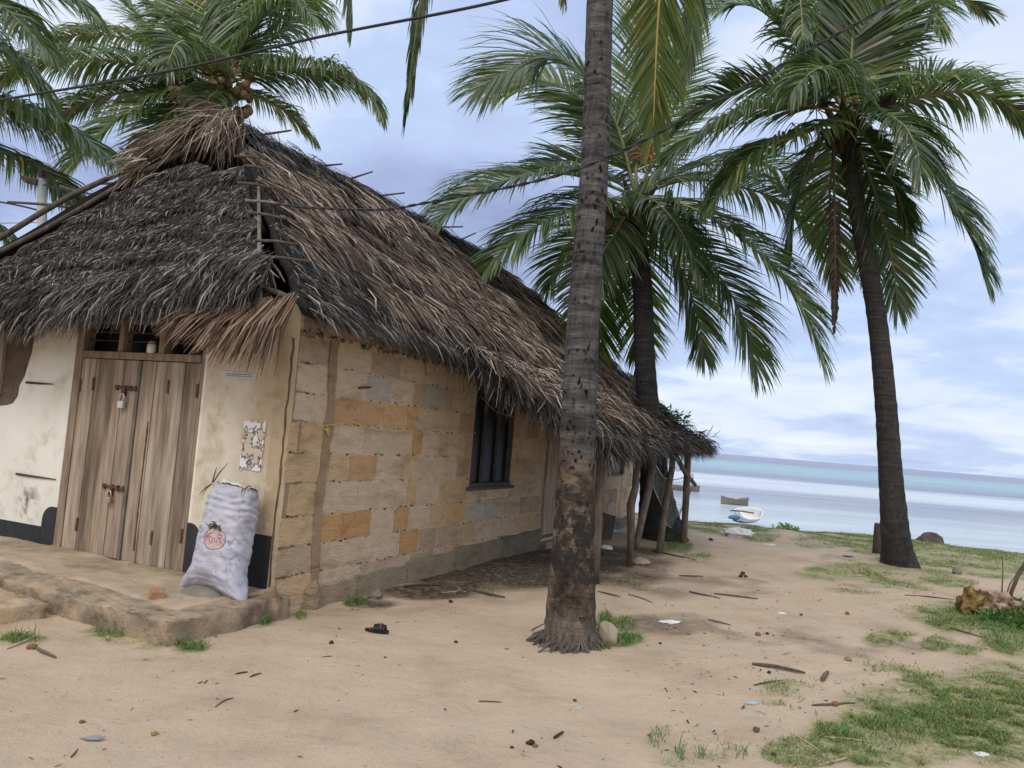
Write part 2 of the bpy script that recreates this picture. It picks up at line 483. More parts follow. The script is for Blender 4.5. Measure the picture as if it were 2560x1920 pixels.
m_husk = mat('husk_orange', [(0.3, (0.16, 0.075, 0.035)), (0.7, (0.32, 0.155, 0.07))], scale=14, bump=0.6)
m_huskd = mat('husk_dark', [(0.3, (0.022, 0.018, 0.015)), (0.7, (0.08, 0.06, 0.045))], scale=14, bump=0.6)
m_husko = mat('husk_olive', [(0.3, (0.20, 0.15, 0.05)), (0.7, (0.36, 0.27, 0.11))], scale=14, bump=0.5)
m_brick = mat('clay_lump', [(0.3, (0.27, 0.15, 0.08)), (0.7, (0.40, 0.24, 0.13))], scale=8, bump=0.4)
m_rock1 = mat('tan_stone', [(0.3, (0.27, 0.22, 0.17)), (0.7, (0.42, 0.35, 0.27))], scale=3, bump=0.3)
m_rock2 = mat('mossy_coral_rock', [(0.36, (0.035, 0.024, 0.014)), (0.5, (0.20, 0.12, 0.045)), (0.62, (0.36, 0.25, 0.11))], scale=11, bump=1.0, bscale=25, bdist=0.04)
m_rock3 = mat('pink_coral_rock', [(0.38, (0.055, 0.035, 0.026)), (0.48, (0.30, 0.20, 0.145)), (0.65, (0.52, 0.40, 0.32))], scale=9, bump=1.0, bscale=22, bdist=0.04)
m_bould = mat('dark_shore_rock', [(0.3, (0.05, 0.04, 0.036)), (0.7, (0.16, 0.12, 0.105))], scale=3, bump=0.8)
m_boat = mat('weathered_planks', [(0.3, (0.13, 0.11, 0.095)), (0.7, (0.30, 0.265, 0.23))], scale=5, stretch=(1, 5, 5), bump=0.3)
m_boatw = mat('white_boat_paint', [(0.3, (0.60, 0.62, 0.63)), (0.7, (0.76, 0.77, 0.77))], scale=4, rough=0.5, bump=0.1)
m_boatb = mat('blue_boat_paint', [(0.3, (0.03, 0.10, 0.22)), (0.7, (0.06, 0.16, 0.30))], scale=4, rough=0.5, bump=0.1)
m_net = mat('net_twine', [(0.3, (0.40, 0.50, 0.52)), (0.7, (0.55, 0.63, 0.64))], scale=8, bump=0)
m_grass = mat('grass_blade', W1, scale=0.8, rough=0.6, bump=0, island=True, trans=0.3, spec=0.3,
              isl_var=[(0.0, (0.10, 0.165, 0.04)), (0.45, (0.20, 0.285, 0.085)), (0.8, (0.31, 0.39, 0.15)), (0.92, (0.40, 0.40, 0.2)), (1.0, (0.50, 0.42, 0.26))])
m_herb = mat('herb_leaf', W1, scale=0.8, rough=0.5, bump=0, island=True, trans=0.3, spec=0.35,
             isl_var=[(0.0, (0.06, 0.13, 0.03)), (0.6, (0.12, 0.235, 0.06)), (1.0, (0.22, 0.34, 0.11))])
m_litter = mat('leaf_litter', W1, scale=0.8, rough=0.9, bump=0, island=True,
               isl_var=[(0.0, (0.03, 0.022, 0.017)), (0.5, (0.09, 0.065, 0.045)), (0.85, (0.20, 0.15, 0.105)), (1.0, (0.48, 0.43, 0.37))])


def trunk_mat(name, kind):
    m = bpy.data.materials.new(name)
    m.use_nodes = True
    t = m.node_tree
    t.nodes.clear()
    L = t.links.new
    out = N(t, 'ShaderNodeOutputMaterial')
    p = N(t, 'ShaderNodeBsdfPrincipled', i_Roughness=0.92)
    p.inputs['Specular IOR Level'].default_value = 0.2
    L(p.outputs[0], out.inputs[0])
    tc = N(t, 'ShaderNodeTexCoord')
    sep = N(t, 'ShaderNodeSeparateXYZ')
    L(tc.outputs['Object'], sep.inputs[0])
    # ring scars: wavy horizontal bands
    mpv = N(t, 'ShaderNodeMapping'); mpv.inputs['Scale'].default_value = (1.2, 1.2, 9.0)
    L(tc.outputs['Object'], mpv.inputs[0])
    rn = N(t, 'ShaderNodeTexNoise', i_Scale=2.2, i_Detail=5.0, i_Roughness=0.6, i_Distortion=0.4)
    L(mpv.outputs[0], rn.inputs['Vector'])
    mpf = N(t, 'ShaderNodeMapping'); mpf.inputs['Scale'].default_value = (9, 9, 1.6)
    L(tc.outputs['Object'], mpf.inputs[0])
    fn = N(t, 'ShaderNodeTexNoise', i_Scale=3.0, i_Detail=8.0, i_Roughness=0.7)
    L(mpf.outputs[0], fn.inputs['Vector'])
    big = N(t, 'ShaderNodeTexNoise', i_Scale=2.4, i_Detail=6.0, i_Roughness=0.65)
    L(tc.outputs['Object'], big.inputs['Vector'])
    if kind == 'near':
        upper = ramp(t, [(0.36, (0.022, 0.021, 0.022)), (0.47, (0.058, 0.055, 0.055)), (0.58, (0.105, 0.10, 0.098)), (0.70, (0.20, 0.19, 0.18))])
        lower = ramp(t, [(0.40, (0.022, 0.018, 0.016)), (0.48, (0.07, 0.052, 0.04)), (0.57, (0.165, 0.122, 0.094)), (0.72, (0.26, 0.20, 0.155))])
    else:
        upper = ramp(t, [(0.34, (0.022, 0.021, 0.022)), (0.55, (0.055, 0.052, 0.051)), (0.75, (0.11, 0.10, 0.098))])
        lower = ramp(t, [(0.34, (0.020, 0.019, 0.019)), (0.55, (0.05, 0.047, 0.045)), (0.75, (0.10, 0.092, 0.085))])
    mixn = N(t, 'ShaderNodeMath', operation='MULTIPLY_ADD', i_1=0.62)
    L(rn.outputs['Fac'], mixn.inputs[0])
    m2 = N(t, 'ShaderNodeMath', operation='MULTIPLY', i_1=0.38)
    L(fn.outputs['Fac'], m2.inputs[0]); L(m2.outputs[0], mixn.inputs[2])
    L(mixn.outputs[0], upper.inputs[0])
    big2 = N(t, 'ShaderNodeTexNoise', i_Scale=7.5, i_Detail=7.0, i_Roughness=0.7); L(tc.outputs['Object'], big2.inputs['Vector'])
    mixl = N(t, 'ShaderNodeMath', operation='MULTIPLY_ADD', i_1=0.35)
    L(big.outputs['Fac'], mixl.inputs[0])
    m3 = N(t, 'ShaderNodeMath', operation='MULTIPLY', i_1=0.65)
    L(big2.outputs['Fac'], m3.inputs[0]); L(m3.outputs[0], mixl.inputs[2])
    L(mixl.outputs[0], lower.inputs[0])
    hz = N(t, 'ShaderNodeMath', operation='MULTIPLY_ADD', i_1=0.9)
    L(big.outputs['Fac'], hz.inputs[0]); L(sep.outputs[2], hz.inputs[2])
    hm = N(t, 'ShaderNodeMapRange', i_1=1.75, i_2=2.15)
    L(hz.outputs[0], hm.inputs[0])
    cm = N(t, 'ShaderNodeMix', data_type='RGBA')
    L(hm.outputs[0], cm.inputs[0]); L(lower.outputs[0], cm.inputs[6]); L(upper.outputs[0], cm.inputs[7])
    col = cm.outputs[2]
    # insect pits
    vo = N(t, 'ShaderNodeTexVoronoi', i_Scale=17.0 if kind == 'near' else 12.0, i_Randomness=1.0)
    dn_ = N(t, 'ShaderNodeTexNoise', i_Scale=9.0, i_Detail=3.0); L(tc.outputs['Object'], dn_.inputs['Vector'])
    dv_ = N(t, 'ShaderNodeVectorMath', operation='MULTIPLY_ADD'); dv_.inputs[1].default_value = (0.10, 0.10, 0.16)
    mpo = N(t, 'ShaderNodeMapping'); mpo.inputs['Scale'].default_value = (1, 1, 0.75); L(tc.outputs['Object'], mpo.inputs[0])
    L(dn_.outputs['Color'], dv_.inputs[0]); L(mpo.outputs[0], dv_.inputs[2])
    L(dv_.outputs[0], vo.inputs['Vector'])
    vr = ramp(t, [(0.20, (0.08, 0.07, 0.065)), (0.32, (1, 1, 1))])
    L(vo.outputs['Distance'], vr.inputs[0])
    keep = ramp(t, [(0.42, (0, 0, 0)), (0.55, (1, 1, 1))] if kind == 'near' else [(0.55, (0, 0, 0)), (0.70, (0.6, 0.6, 0.6))])
    L(big.outputs['Fac'], keep.inputs[0])
    pm = N(t, 'ShaderNodeMix', data_type='RGBA', blend_type='MULTIPLY')
    L(keep.outputs[0], pm.inputs[0]); L(col, pm.inputs[6]); L(vr.outputs[0], pm.inputs[7])
    col = pm.outputs[2]
    if kind == 'near':
        # charred / damp black belt between knee and chest height
        b1 = N(t, 'ShaderNodeMapRange', i_1=0.80, i_2=1.0); b2 = N(t, 'ShaderNodeMapRange', i_1=1.75, i_2=1.45)
        L(hz.outputs[0], b1.inputs[0]); L(hz.outputs[0], b2.inputs[0])
        bm_ = N(t, 'ShaderNodeMath', operation='MULTIPLY'); L(b1.outputs[0], bm_.inputs[0]); L(b2.outputs[0], bm_.inputs[1])
        br = ramp(t, [(0.50, (0.9, 0.9, 0.9)), (0.60, (0, 0, 0))])
        L(big2.outputs['Fac'], br.inputs[0])
        b3 = N(t, 'ShaderNodeMath', operation='MULTIPLY'); L(bm_.outputs[0], b3.inputs[0]); L(br.outputs[0], b3.inputs[1])
        bk = N(t, 'ShaderNodeMix', data_type='RGBA'); bk.inputs[7].default_value = (0.028, 0.025, 0.025, 1)
        L(b3.outputs[0], bk.inputs[0]); L(col, bk.inputs[6])
        col = bk.outputs[2]
        # grey rooty skirt
        g1 = N(t, 'ShaderNodeMapRange', i_1=0.72, i_2=0.55); L(hz.outputs[0], g1.inputs[0])
        gr = ramp(t, [(0.35, (0.06, 0.052, 0.047)), (0.65, (0.23, 0.20, 0.175))]); L(fn.outputs['Fac'], gr.inputs[0])
        gm = N(t, 'ShaderNodeMix', data_type='RGBA'); L(g1.outputs[0], gm.inputs[0]); L(col, gm.inputs[6]); L(gr.outputs[0], gm.inputs[7])
        col = gm.outputs[2]
    L(col, p.inputs['Base Color'])
    bh = N(t, 'ShaderNodeMath', operation='ADD'); L(rn.outputs['Fac'], bh.inputs[0]); L(fn.outputs['Fac'], bh.inputs[1])
    vv = N(t, 'ShaderNodeMath', operation='MULTIPLY_ADD', i_1=0.5); L(vr.outputs[0], vv.inputs[0]); L(bh.outputs[0], vv.inputs[2])
    bp = N(t, 'ShaderNodeBump', i_Strength=0.8, i_Distance=0.03)
    L(vv.outputs[0], bp.inputs['Height']); L(bp.outputs[0], p.inputs['Normal'])
    return m


m_trunk_near = trunk_mat('palm_bark_pitted', 'near')
m_root = mat('fibrous_root', [(0.3, (0.05, 0.042, 0.038)), (0.7, (0.17, 0.145, 0.125))], scale=12, bump=0.5)
m_trunk = trunk_mat('palm_bark_dark', 'far')

# ================================================================== GROUND
# places where grass grows: (cx, cy, rx, ry, density) as seen on the survey photo, put on the real ground by G()
GRASS = [
    (2360, 1770, 270, 75, 1.0), (2260, 1845, 230, 70, 0.95), (2480, 1740, 130, 80, 1.0), (2500, 1840, 130, 80, 0.9),
    (2130, 1805, 100, 40, 0.5), (2000, 1740, 80, 35, 0.2), (2230, 1700, 150, 40, 0.3), (2010, 1880, 110, 36, 0.25),
    (2450, 1540, 170, 45, 1.3), (2540, 1590, 90, 50, 1.3), (2300, 1520, 60, 20, 0.5),
    (2210, 1600, 50, 18, 0.7), (2240, 1583, 60, 12, 0.5), (2345, 1610, 40, 18, 0.5), (2420, 1625, 40, 16, 0.4), (2150, 1660, 70, 20, 0.25),
    (2130, 1430, 120, 22, 1.0), (2260, 1440, 130, 22, 0.9), (2100, 1395, 60, 14, 0.5), (2340, 1455, 110, 14, 0.6), (2200, 1470, 120, 16, 0.5),
    (1830, 1315, 110, 22, 1.1), (1900, 1325, 60, 30, 1.0), (2020, 1310, 110, 18, 1.1), (2060, 1355, 70, 18, 0.9), (2180, 1350, 70, 40, 1.0),
    (2360, 1385, 180, 35, 1.2), (2480, 1400, 110, 45, 1.2), (2420, 1350, 150, 18, 1.2), (2180, 1325, 160, 16, 1.2), (1760, 1300, 60, 12, 0.9),
    (1690, 1368, 40, 16, 0.9), (1740, 1395, 50, 12, 0.6), (1580, 1460, 70, 20, 0.35), (1660, 1460, 30, 14, 0.4), (1610, 1305, 20, 12, 0.8),
    (1510, 1560, 22, 26, 1.0), (1560, 1600, 50, 18, 1.1), (1500, 1615, 30, 10, 0.7), (1560, 1560, 30, 16, 0.6), (1700, 1320, 40, 16, 0.7),
    (660, 1550, 26, 16, 1.2), (750, 1535, 16, 12, 0.9), (890, 1500, 30, 10, 0.9), (250, 1580, 40, 12, 0.8), (320, 1600, 60, 10, 0.6), (480, 1618, 45, 14, 1.1), (380, 1615, 30, 8, 0.6), (60, 1600, 60, 14, 0.7),
    (1700, 1890, 60, 30, 0.12), (1770, 1870, 60, 40, 0.10), (1930, 1740, 40, 30, 0.2), (1660, 1850, 40, 40, 0.08), (2760, 1790, 240, 100, 0.9), (2980, 1840, 260, 110, 0.8), (2720, 1590, 180, 60, 1.1), (2900, 1530, 220, 50, 1.0), (2700, 1430, 160, 30, 1.0), (2950, 1420, 240, 40, 1.0), (3300, 1500, 300, 90, 0.8),
]
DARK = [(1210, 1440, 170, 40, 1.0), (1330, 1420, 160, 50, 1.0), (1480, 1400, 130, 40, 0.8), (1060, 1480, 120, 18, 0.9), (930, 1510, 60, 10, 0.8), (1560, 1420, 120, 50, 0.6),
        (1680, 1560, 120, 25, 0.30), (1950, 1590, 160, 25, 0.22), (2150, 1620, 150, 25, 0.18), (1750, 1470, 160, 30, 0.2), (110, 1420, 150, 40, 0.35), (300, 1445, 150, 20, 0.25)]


def shore_y(x):
    return 19.0 - 0.205 * (x - 4.4) * np.clip((x + 30) / 34, 0, 1) + 0.35 * np.sin(x * 0.9) + 0.25 * np.sin(x * 2.3 + 1)


_fr = np.random.default_rng(404)
PRINTS = []
for _k in range(26):                      # trails of footprints over the yard
    _x, _y, _a = _fr.uniform(-3, 7), _fr.uniform(3.2, 13), _fr.uniform(0, 6.283)
    for _j in range(_fr.integers(5, 11)):
        _a += _fr.normal(0, 0.12)
        _x += 0.55 * math.sin(_a); _y += 0.55 * math.cos(_a)
        PRINTS.append((_x + (0.09 if _j % 2 else -0.09) * math.cos(_a), _y, _a, _fr.uniform(0.006, 0.017)))


def ground_z(x, y):
    x = np.asarray(x, float); y = np.asarray(y, float)
    near = np.exp(-((x / 14) ** 2 + ((y - 9) / 12) ** 2))
    h = (fbm(x * 0.55, y * 0.55, 3) - 0.5) * 0.07 + (fbm(x * 2.6, y * 2.6, 9) - 0.5) * 0.035 * near + (vnoise(x * 5.2, y * 5.2, 21) - 0.5) * 0.022 * near
    for fx, fy, fa, fd in PRINTS:
        dx = x - fx; dy = y - fy
        al = dx * math.sin(fa) + dy * math.cos(fa); ac = dx * math.cos(fa) - dy * math.sin(fa)
        rr2 = (al / 0.14) ** 2 + (ac / 0.065) ** 2
        h = h - fd * np.exp(-rr2) + fd * 0.45 * np.exp(-(np.sqrt(rr2) - 1.7) ** 2 * 3)
    e = y - shore_y(x)
    lip = np.where(e > -2.0, -0.10 * np.clip((e + 2.0) / 2.0, 0, 1) ** 2, 0)
    fall = np.where(e > 0, -0.9 * np.clip(e / 1.6, 0, 1) - 0.082 * np.clip(e - 1.0, 0, None) * 1.0, 0)
    return h + lip + np.maximum(fall, -4.0)


def build_ground():
    def axis(lo, hi, d0, d1, step, grow=1.16):
        a = list(np.arange(d0, d1 + 1e-6, step))
        s = step; x = d1
        while x < hi:
            s *= grow; x += s; a.append(x)
        s = step; x = d0; b = []
        while x > lo:
            s *= grow; x -= s; b.append(x)
        return np.array(b[::-1] + a)
    xs = axis(-140, 160, -5.0, 11.5, 0.06)
    ys = axis(-30, 62, 2.8, 20.2, 0.06)
    X, Yy = np.meshgrid(xs, ys)
    Z = ground_z(X, Yy)
    v = np.stack([X, Yy, Z], -1).reshape(-1, 3)
    nx, ny = len(xs), len(ys)
    i = np.arange(nx * ny).reshape(ny, nx)
    q = np.stack([i[:-1, :-1], i[:-1, 1:], i[1:, 1:], i[1:, :-1]], -1).reshape(-1, 4)
    # masks: r = turf soil, g = dark litter soil
    d = v - EYEV
    zz = d @ _F
    zz = np.where(zz > 0.5, zz, 1e9)
    px = 1280 + FPX * (d @ _R) / zz
    py = 960 - FPX * (d @ _U) / zz
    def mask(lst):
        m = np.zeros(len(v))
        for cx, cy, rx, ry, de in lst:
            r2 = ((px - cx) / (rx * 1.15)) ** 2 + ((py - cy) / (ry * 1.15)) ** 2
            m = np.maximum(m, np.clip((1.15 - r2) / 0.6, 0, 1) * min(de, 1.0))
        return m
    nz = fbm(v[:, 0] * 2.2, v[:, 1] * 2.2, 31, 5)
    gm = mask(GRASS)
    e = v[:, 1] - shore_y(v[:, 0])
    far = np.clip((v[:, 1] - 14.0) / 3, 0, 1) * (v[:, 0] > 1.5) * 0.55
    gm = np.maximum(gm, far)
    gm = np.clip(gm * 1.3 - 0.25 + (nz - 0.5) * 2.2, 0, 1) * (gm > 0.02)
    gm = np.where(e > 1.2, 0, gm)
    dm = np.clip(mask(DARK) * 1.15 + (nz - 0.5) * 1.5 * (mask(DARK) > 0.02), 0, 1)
    tan = np.clip((fbm(v[:, 0] * 0.5, v[:, 1] * 0.5, 77) - 0.45) * 3, 0, 1)
    m = bpy.data.materials.new('beach_sand')
    m.use_nodes = True
    t = m.node_tree; t.nodes.clear(); L = t.links.new
    out = N(t, 'ShaderNodeOutputMaterial'); p = N(t, 'ShaderNodeBsdfPrincipled', i_Roughness=0.95)
    p.inputs['Specular IOR Level'].default_value = 0.15
    L(p.outputs[0], out.inputs[0])
    tc = N(t, 'ShaderNodeTexCoord')
    n1 = N(t, 'ShaderNodeTexNoise', i_Scale=1.1, i_Detail=9.0, i_Roughness=0.62); L(tc.outputs['Object'], n1.inputs['Vector'])
    c1 = ramp(t, [(0.30, (0.39, 0.295, 0.21)), (0.46, (0.49, 0.38, 0.278)), (0.66, (0.55, 0.43, 0.32))]); L(n1.outputs['Fac'], c1.inputs[0])
    n2 = N(t, 'ShaderNodeTexNoise', i_Scale=55.0, i_Detail=4.0, i_Roughness=0.7); L(tc.outputs['Object'], n2.inputs['Vector'])
    c2 = ramp(t, [(0.30, (0.62, 0.60, 0.57)), (0.44, (1, 1, 1)), (0.62, (1, 1, 1)), (0.75, (1.16, 1.16, 1.16))]); L(n2.outputs['Fac'], c2.inputs[0])
    mm = N(t, 'ShaderNodeMix', data_type='RGBA', blend_type='MULTIPLY'); mm.inputs[0].default_value = 0.7
    L(c1.outputs[0], mm.inputs[6]); L(c2.outputs[0], mm.inputs[7])
    # scattered specks of debris
    vo = N(t, 'ShaderNodeTexVoronoi', i_Scale=7.0, i_Randomness=1.0); L(tc.outputs['Object'], vo.inputs['Vector'])
    vr = ramp(t, [(0.035, (0.30, 0.24, 0.20)), (0.055, (1, 1, 1))]); L(vo.outputs['Distance'], vr.inputs[0])
    mv = N(t, 'ShaderNodeMix', data_type='RGBA', blend_type='MULTIPLY'); mv.inputs[0].default_value = 0.8
    L(mm.outputs[2], mv.inputs[6]); L(vr.outputs[0], mv.inputs[7])
    at = N(t, 'ShaderNodeAttribute', attribute_name='cover')
    sp = N(t, 'ShaderNodeSeparateColor'); L(at.outputs['Color'], sp.inputs[0])
    n3 = N(t, 'ShaderNodeTexNoise', i_Scale=16.0, i_Detail=5.0, i_Roughness=0.7); L(tc.outputs['Object'], n3.inputs['Vector'])
    turf = ramp(t, [(0.32, (0.13, 0.15, 0.06)), (0.47, (0.22, 0.24, 0.10)), (0.60, (0.40, 0.33, 0.22))]); L(n3.outputs['Fac'], turf.inputs[0])
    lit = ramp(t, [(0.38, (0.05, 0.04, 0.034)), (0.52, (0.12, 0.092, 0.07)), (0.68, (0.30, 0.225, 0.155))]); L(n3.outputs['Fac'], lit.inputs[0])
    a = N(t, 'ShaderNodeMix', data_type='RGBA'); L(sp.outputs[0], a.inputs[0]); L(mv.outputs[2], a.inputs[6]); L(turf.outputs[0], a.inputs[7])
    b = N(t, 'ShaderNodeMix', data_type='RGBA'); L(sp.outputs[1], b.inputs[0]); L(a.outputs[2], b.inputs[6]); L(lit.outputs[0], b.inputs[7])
    L(b.outputs[2], p.inputs['Base Color'])
    nb = N(t, 'ShaderNodeTexNoise', i_Scale=9.0, i_Detail=10.0, i_Roughness=0.72); L(tc.outputs['Object'], nb.inputs['Vector'])
    bp = N(t, 'ShaderNodeBump', i_Strength=0.85, i_Distance=0.035); L(nb.outputs['Fac'], bp.inputs['Height']); L(bp.outputs[0], p.inputs['Normal'])
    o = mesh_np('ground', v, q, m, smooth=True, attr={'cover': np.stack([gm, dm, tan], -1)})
    tag(o, 'sandy yard with patchy grass running down to the shore', None, kind='structure')
    return o


SEA_Z = -2.5


def build_sea():
    m = bpy.data.materials.new('lagoon_water')
    m.use_nodes = True
    t = m.node_tree; t.nodes.clear(); L = t.links.new
    out = N(t, 'ShaderNodeOutputMaterial'); p = N(t, 'ShaderNodeBsdfPrincipled', i_Roughness=0.22)
    p.inputs['IOR'].default_value = 1.33
    p.inputs['Specular IOR Level'].default_value = 0.16
    L(p.outputs[0], out.inputs[0])
    tc = N(t, 'ShaderNodeTexCoord')
    sep = N(t, 'ShaderNodeSeparateXYZ'); L(tc.outputs['Object'], sep.inputs[0])
    mp = N(t, 'ShaderNodeMapping'); mp.inputs['Scale'].default_value = (0.004, 0.012, 1)
    L(tc.outputs['Object'], mp.inputs[0])
    nw = N(t, 'ShaderNodeTexNoise', i_Scale=1.5, i_Detail=5.0); L(mp.outputs[0], nw.inputs['Vector'])
    # distance from shore, log scaled, wobbling with the reef
    mx = N(t, 'ShaderNodeMath', operation='MAXIMUM', i_1=20.0); L(sep.outputs[1], mx.inputs[0])
    lg = N(t, 'ShaderNodeMath', operation='LOGARITHM', i_1=10.0); L(mx.outputs[0], lg.inputs[0])
    ad = N(t, 'ShaderNodeMath', operation='MULTIPLY_ADD', i_1=0.16); L(nw.outputs['Fac'], ad.inputs[0]); L(lg.outputs[0], ad.inputs[2])
    mr = N(t, 'ShaderNodeMapRange', i_1=1.6, i_2=3.6); L(ad.outputs[0], mr.inputs[0])
    cr = ramp(t, [(0.00, (0.55, 0.62, 0.66)), (0.13, (0.47, 0.54, 0.60)), (0.165, (0.32, 0.36, 0.44)), (0.205, (0.28, 0.31, 0.40)), (0.235, (0.37, 0.42, 0.49)),
                  (0.255, (0.56, 0.62, 0.68)), (0.315, (0.57, 0.63, 0.69)), (0.345, (0.20, 0.23, 0.33)), (0.375, (0.19, 0.25, 0.33)), (0.40, (0.22, 0.35, 0.41)), (0.47, (0.26, 0.41, 0.45)),
                  (0.56, (0.19, 0.37, 0.44)), (0.62, (0.18, 0.20, 0.30)), (1.0, (0.17, 0.185, 0.28))])
    L(mr.outputs[0], cr.inputs[0])
    mp3 = N(t, 'ShaderNodeMapping'); mp3.inputs['Scale'].default_value = (0.03, 0.22, 1); L(tc.outputs['Object'], mp3.inputs[0])
    ns = N(t, 'ShaderNodeTexNoise', i_Scale=1.0, i_Detail=8.0, i_Roughness=0.7); L(mp3.outputs[0], ns.inputs['Vector'])
    sr = ramp(t, [(0.34, (0.70, 0.72, 0.78)), (0.5, (1, 1, 1)), (0.68, (1.22, 1.22, 1.2))]); L(ns.outputs['Fac'], sr.inputs[0])
    sm = N(t, 'ShaderNodeMix', data_type='RGBA', blend_type='MULTIPLY'); sm.inputs[0].default_value = 0.9
    L(cr.outputs[0], sm.inputs[6]); L(sr.outputs[0], sm.inputs[7]); L(sm.outputs[2], p.inputs['Base Color'])
    mp2 = N(t, 'ShaderNodeMapping'); mp2.inputs['Scale'].default_value = (0.5, 1.3, 1)
    L(tc.outputs['Object'], mp2.inputs[0])
    nb = N(t, 'ShaderNodeTexNoise', i_Scale=0.55, i_Detail=8.0, i_Roughness=0.68); L(mp2.outputs[0], nb.inputs['Vector'])
    bp = N(t, 'ShaderNodeBump', i_Strength=1.0, i_Distance=0.6); L(nb.outputs['Fac'], bp.inputs['Height']); L(bp.outputs[0], p.inputs['Normal'])
    v = [(-9000, 21, SEA_Z), (9000, 21, SEA_Z), (9000, 14000, SEA_Z), (-9000, 14000, SEA_Z)]
    o = mesh_np('sea', v, [(0, 1, 2, 3)], m)
    tag(o, 'calm lagoon with a turquoise band under the horizon', None, kind='structure')


build_ground()
build_sea()

# ================================================================== HOUSE  (local axes: x = u along the long side wall, y = v along the front, z up)
HC = np.array([-1.743, 6.283, 0.0])
HROT = math.atan2(0.9059, 0.4235)
HU = np.array([0.4235, 0.9059, 0]); HV = np.array([-0.9059, 0.4235, 0])
house = thing('thatched_house', 'single storey block house with sagging grey palm thatch roof and padlocked plank door', 'house', HC, HROT)


def HW(u, v, z):
    return HC + HU * u + HV * v + np.array([0, 0, z])


def to_h(p):
    d = np.asarray(p) - HC
    return np.array([d @ HU, d @ HV, d[2]])


FW, SL, WH = 5.0, 10.0, 2.5      # front width, side length, wall height
PALE = (0.74, 0.585, 0.43); OCH = (0.66, 0.43, 0.225); ORA = (0.69, 0.50, 0.31); GRY = (0.58, 0.53, 0.455); BRN = (0.58, 0.44, 0.31); ORG2 = (0.64, 0.385, 0.18)


def strip_grid(mb, u0, u1, z0, z1, y, thick, col, wob, seed, axis='side'):
    """block face with ragged edges standing slightly proud of the wall"""
    n = 7
    r = random.Random(seed)
    def edge(a, b):
        return [(a[0] + (b[0] - a[0]) * i / n, a[1] + (b[1] - a[1]) * i / n) for i in range(n)]
    c = [(u0, z0), (u1, z0), (u1, z1), (u0, z1)]
    ol = []
    for k in range(4):
        ol += edge(c[k], c[(k + 1) % 4])
    ol = [(a + r.uniform(-wob, wob), b + r.uniform(-wob, wob)) for a, b in ol]
    if axis == 'side':
        mb.poly([(a, y, b) for a, b in ol], (0, -1, 0), thick, 0, col)
    else:
        mb.poly([(y, a, b) for a, b in ol], (-1, 0, 0), thick, 0, col)


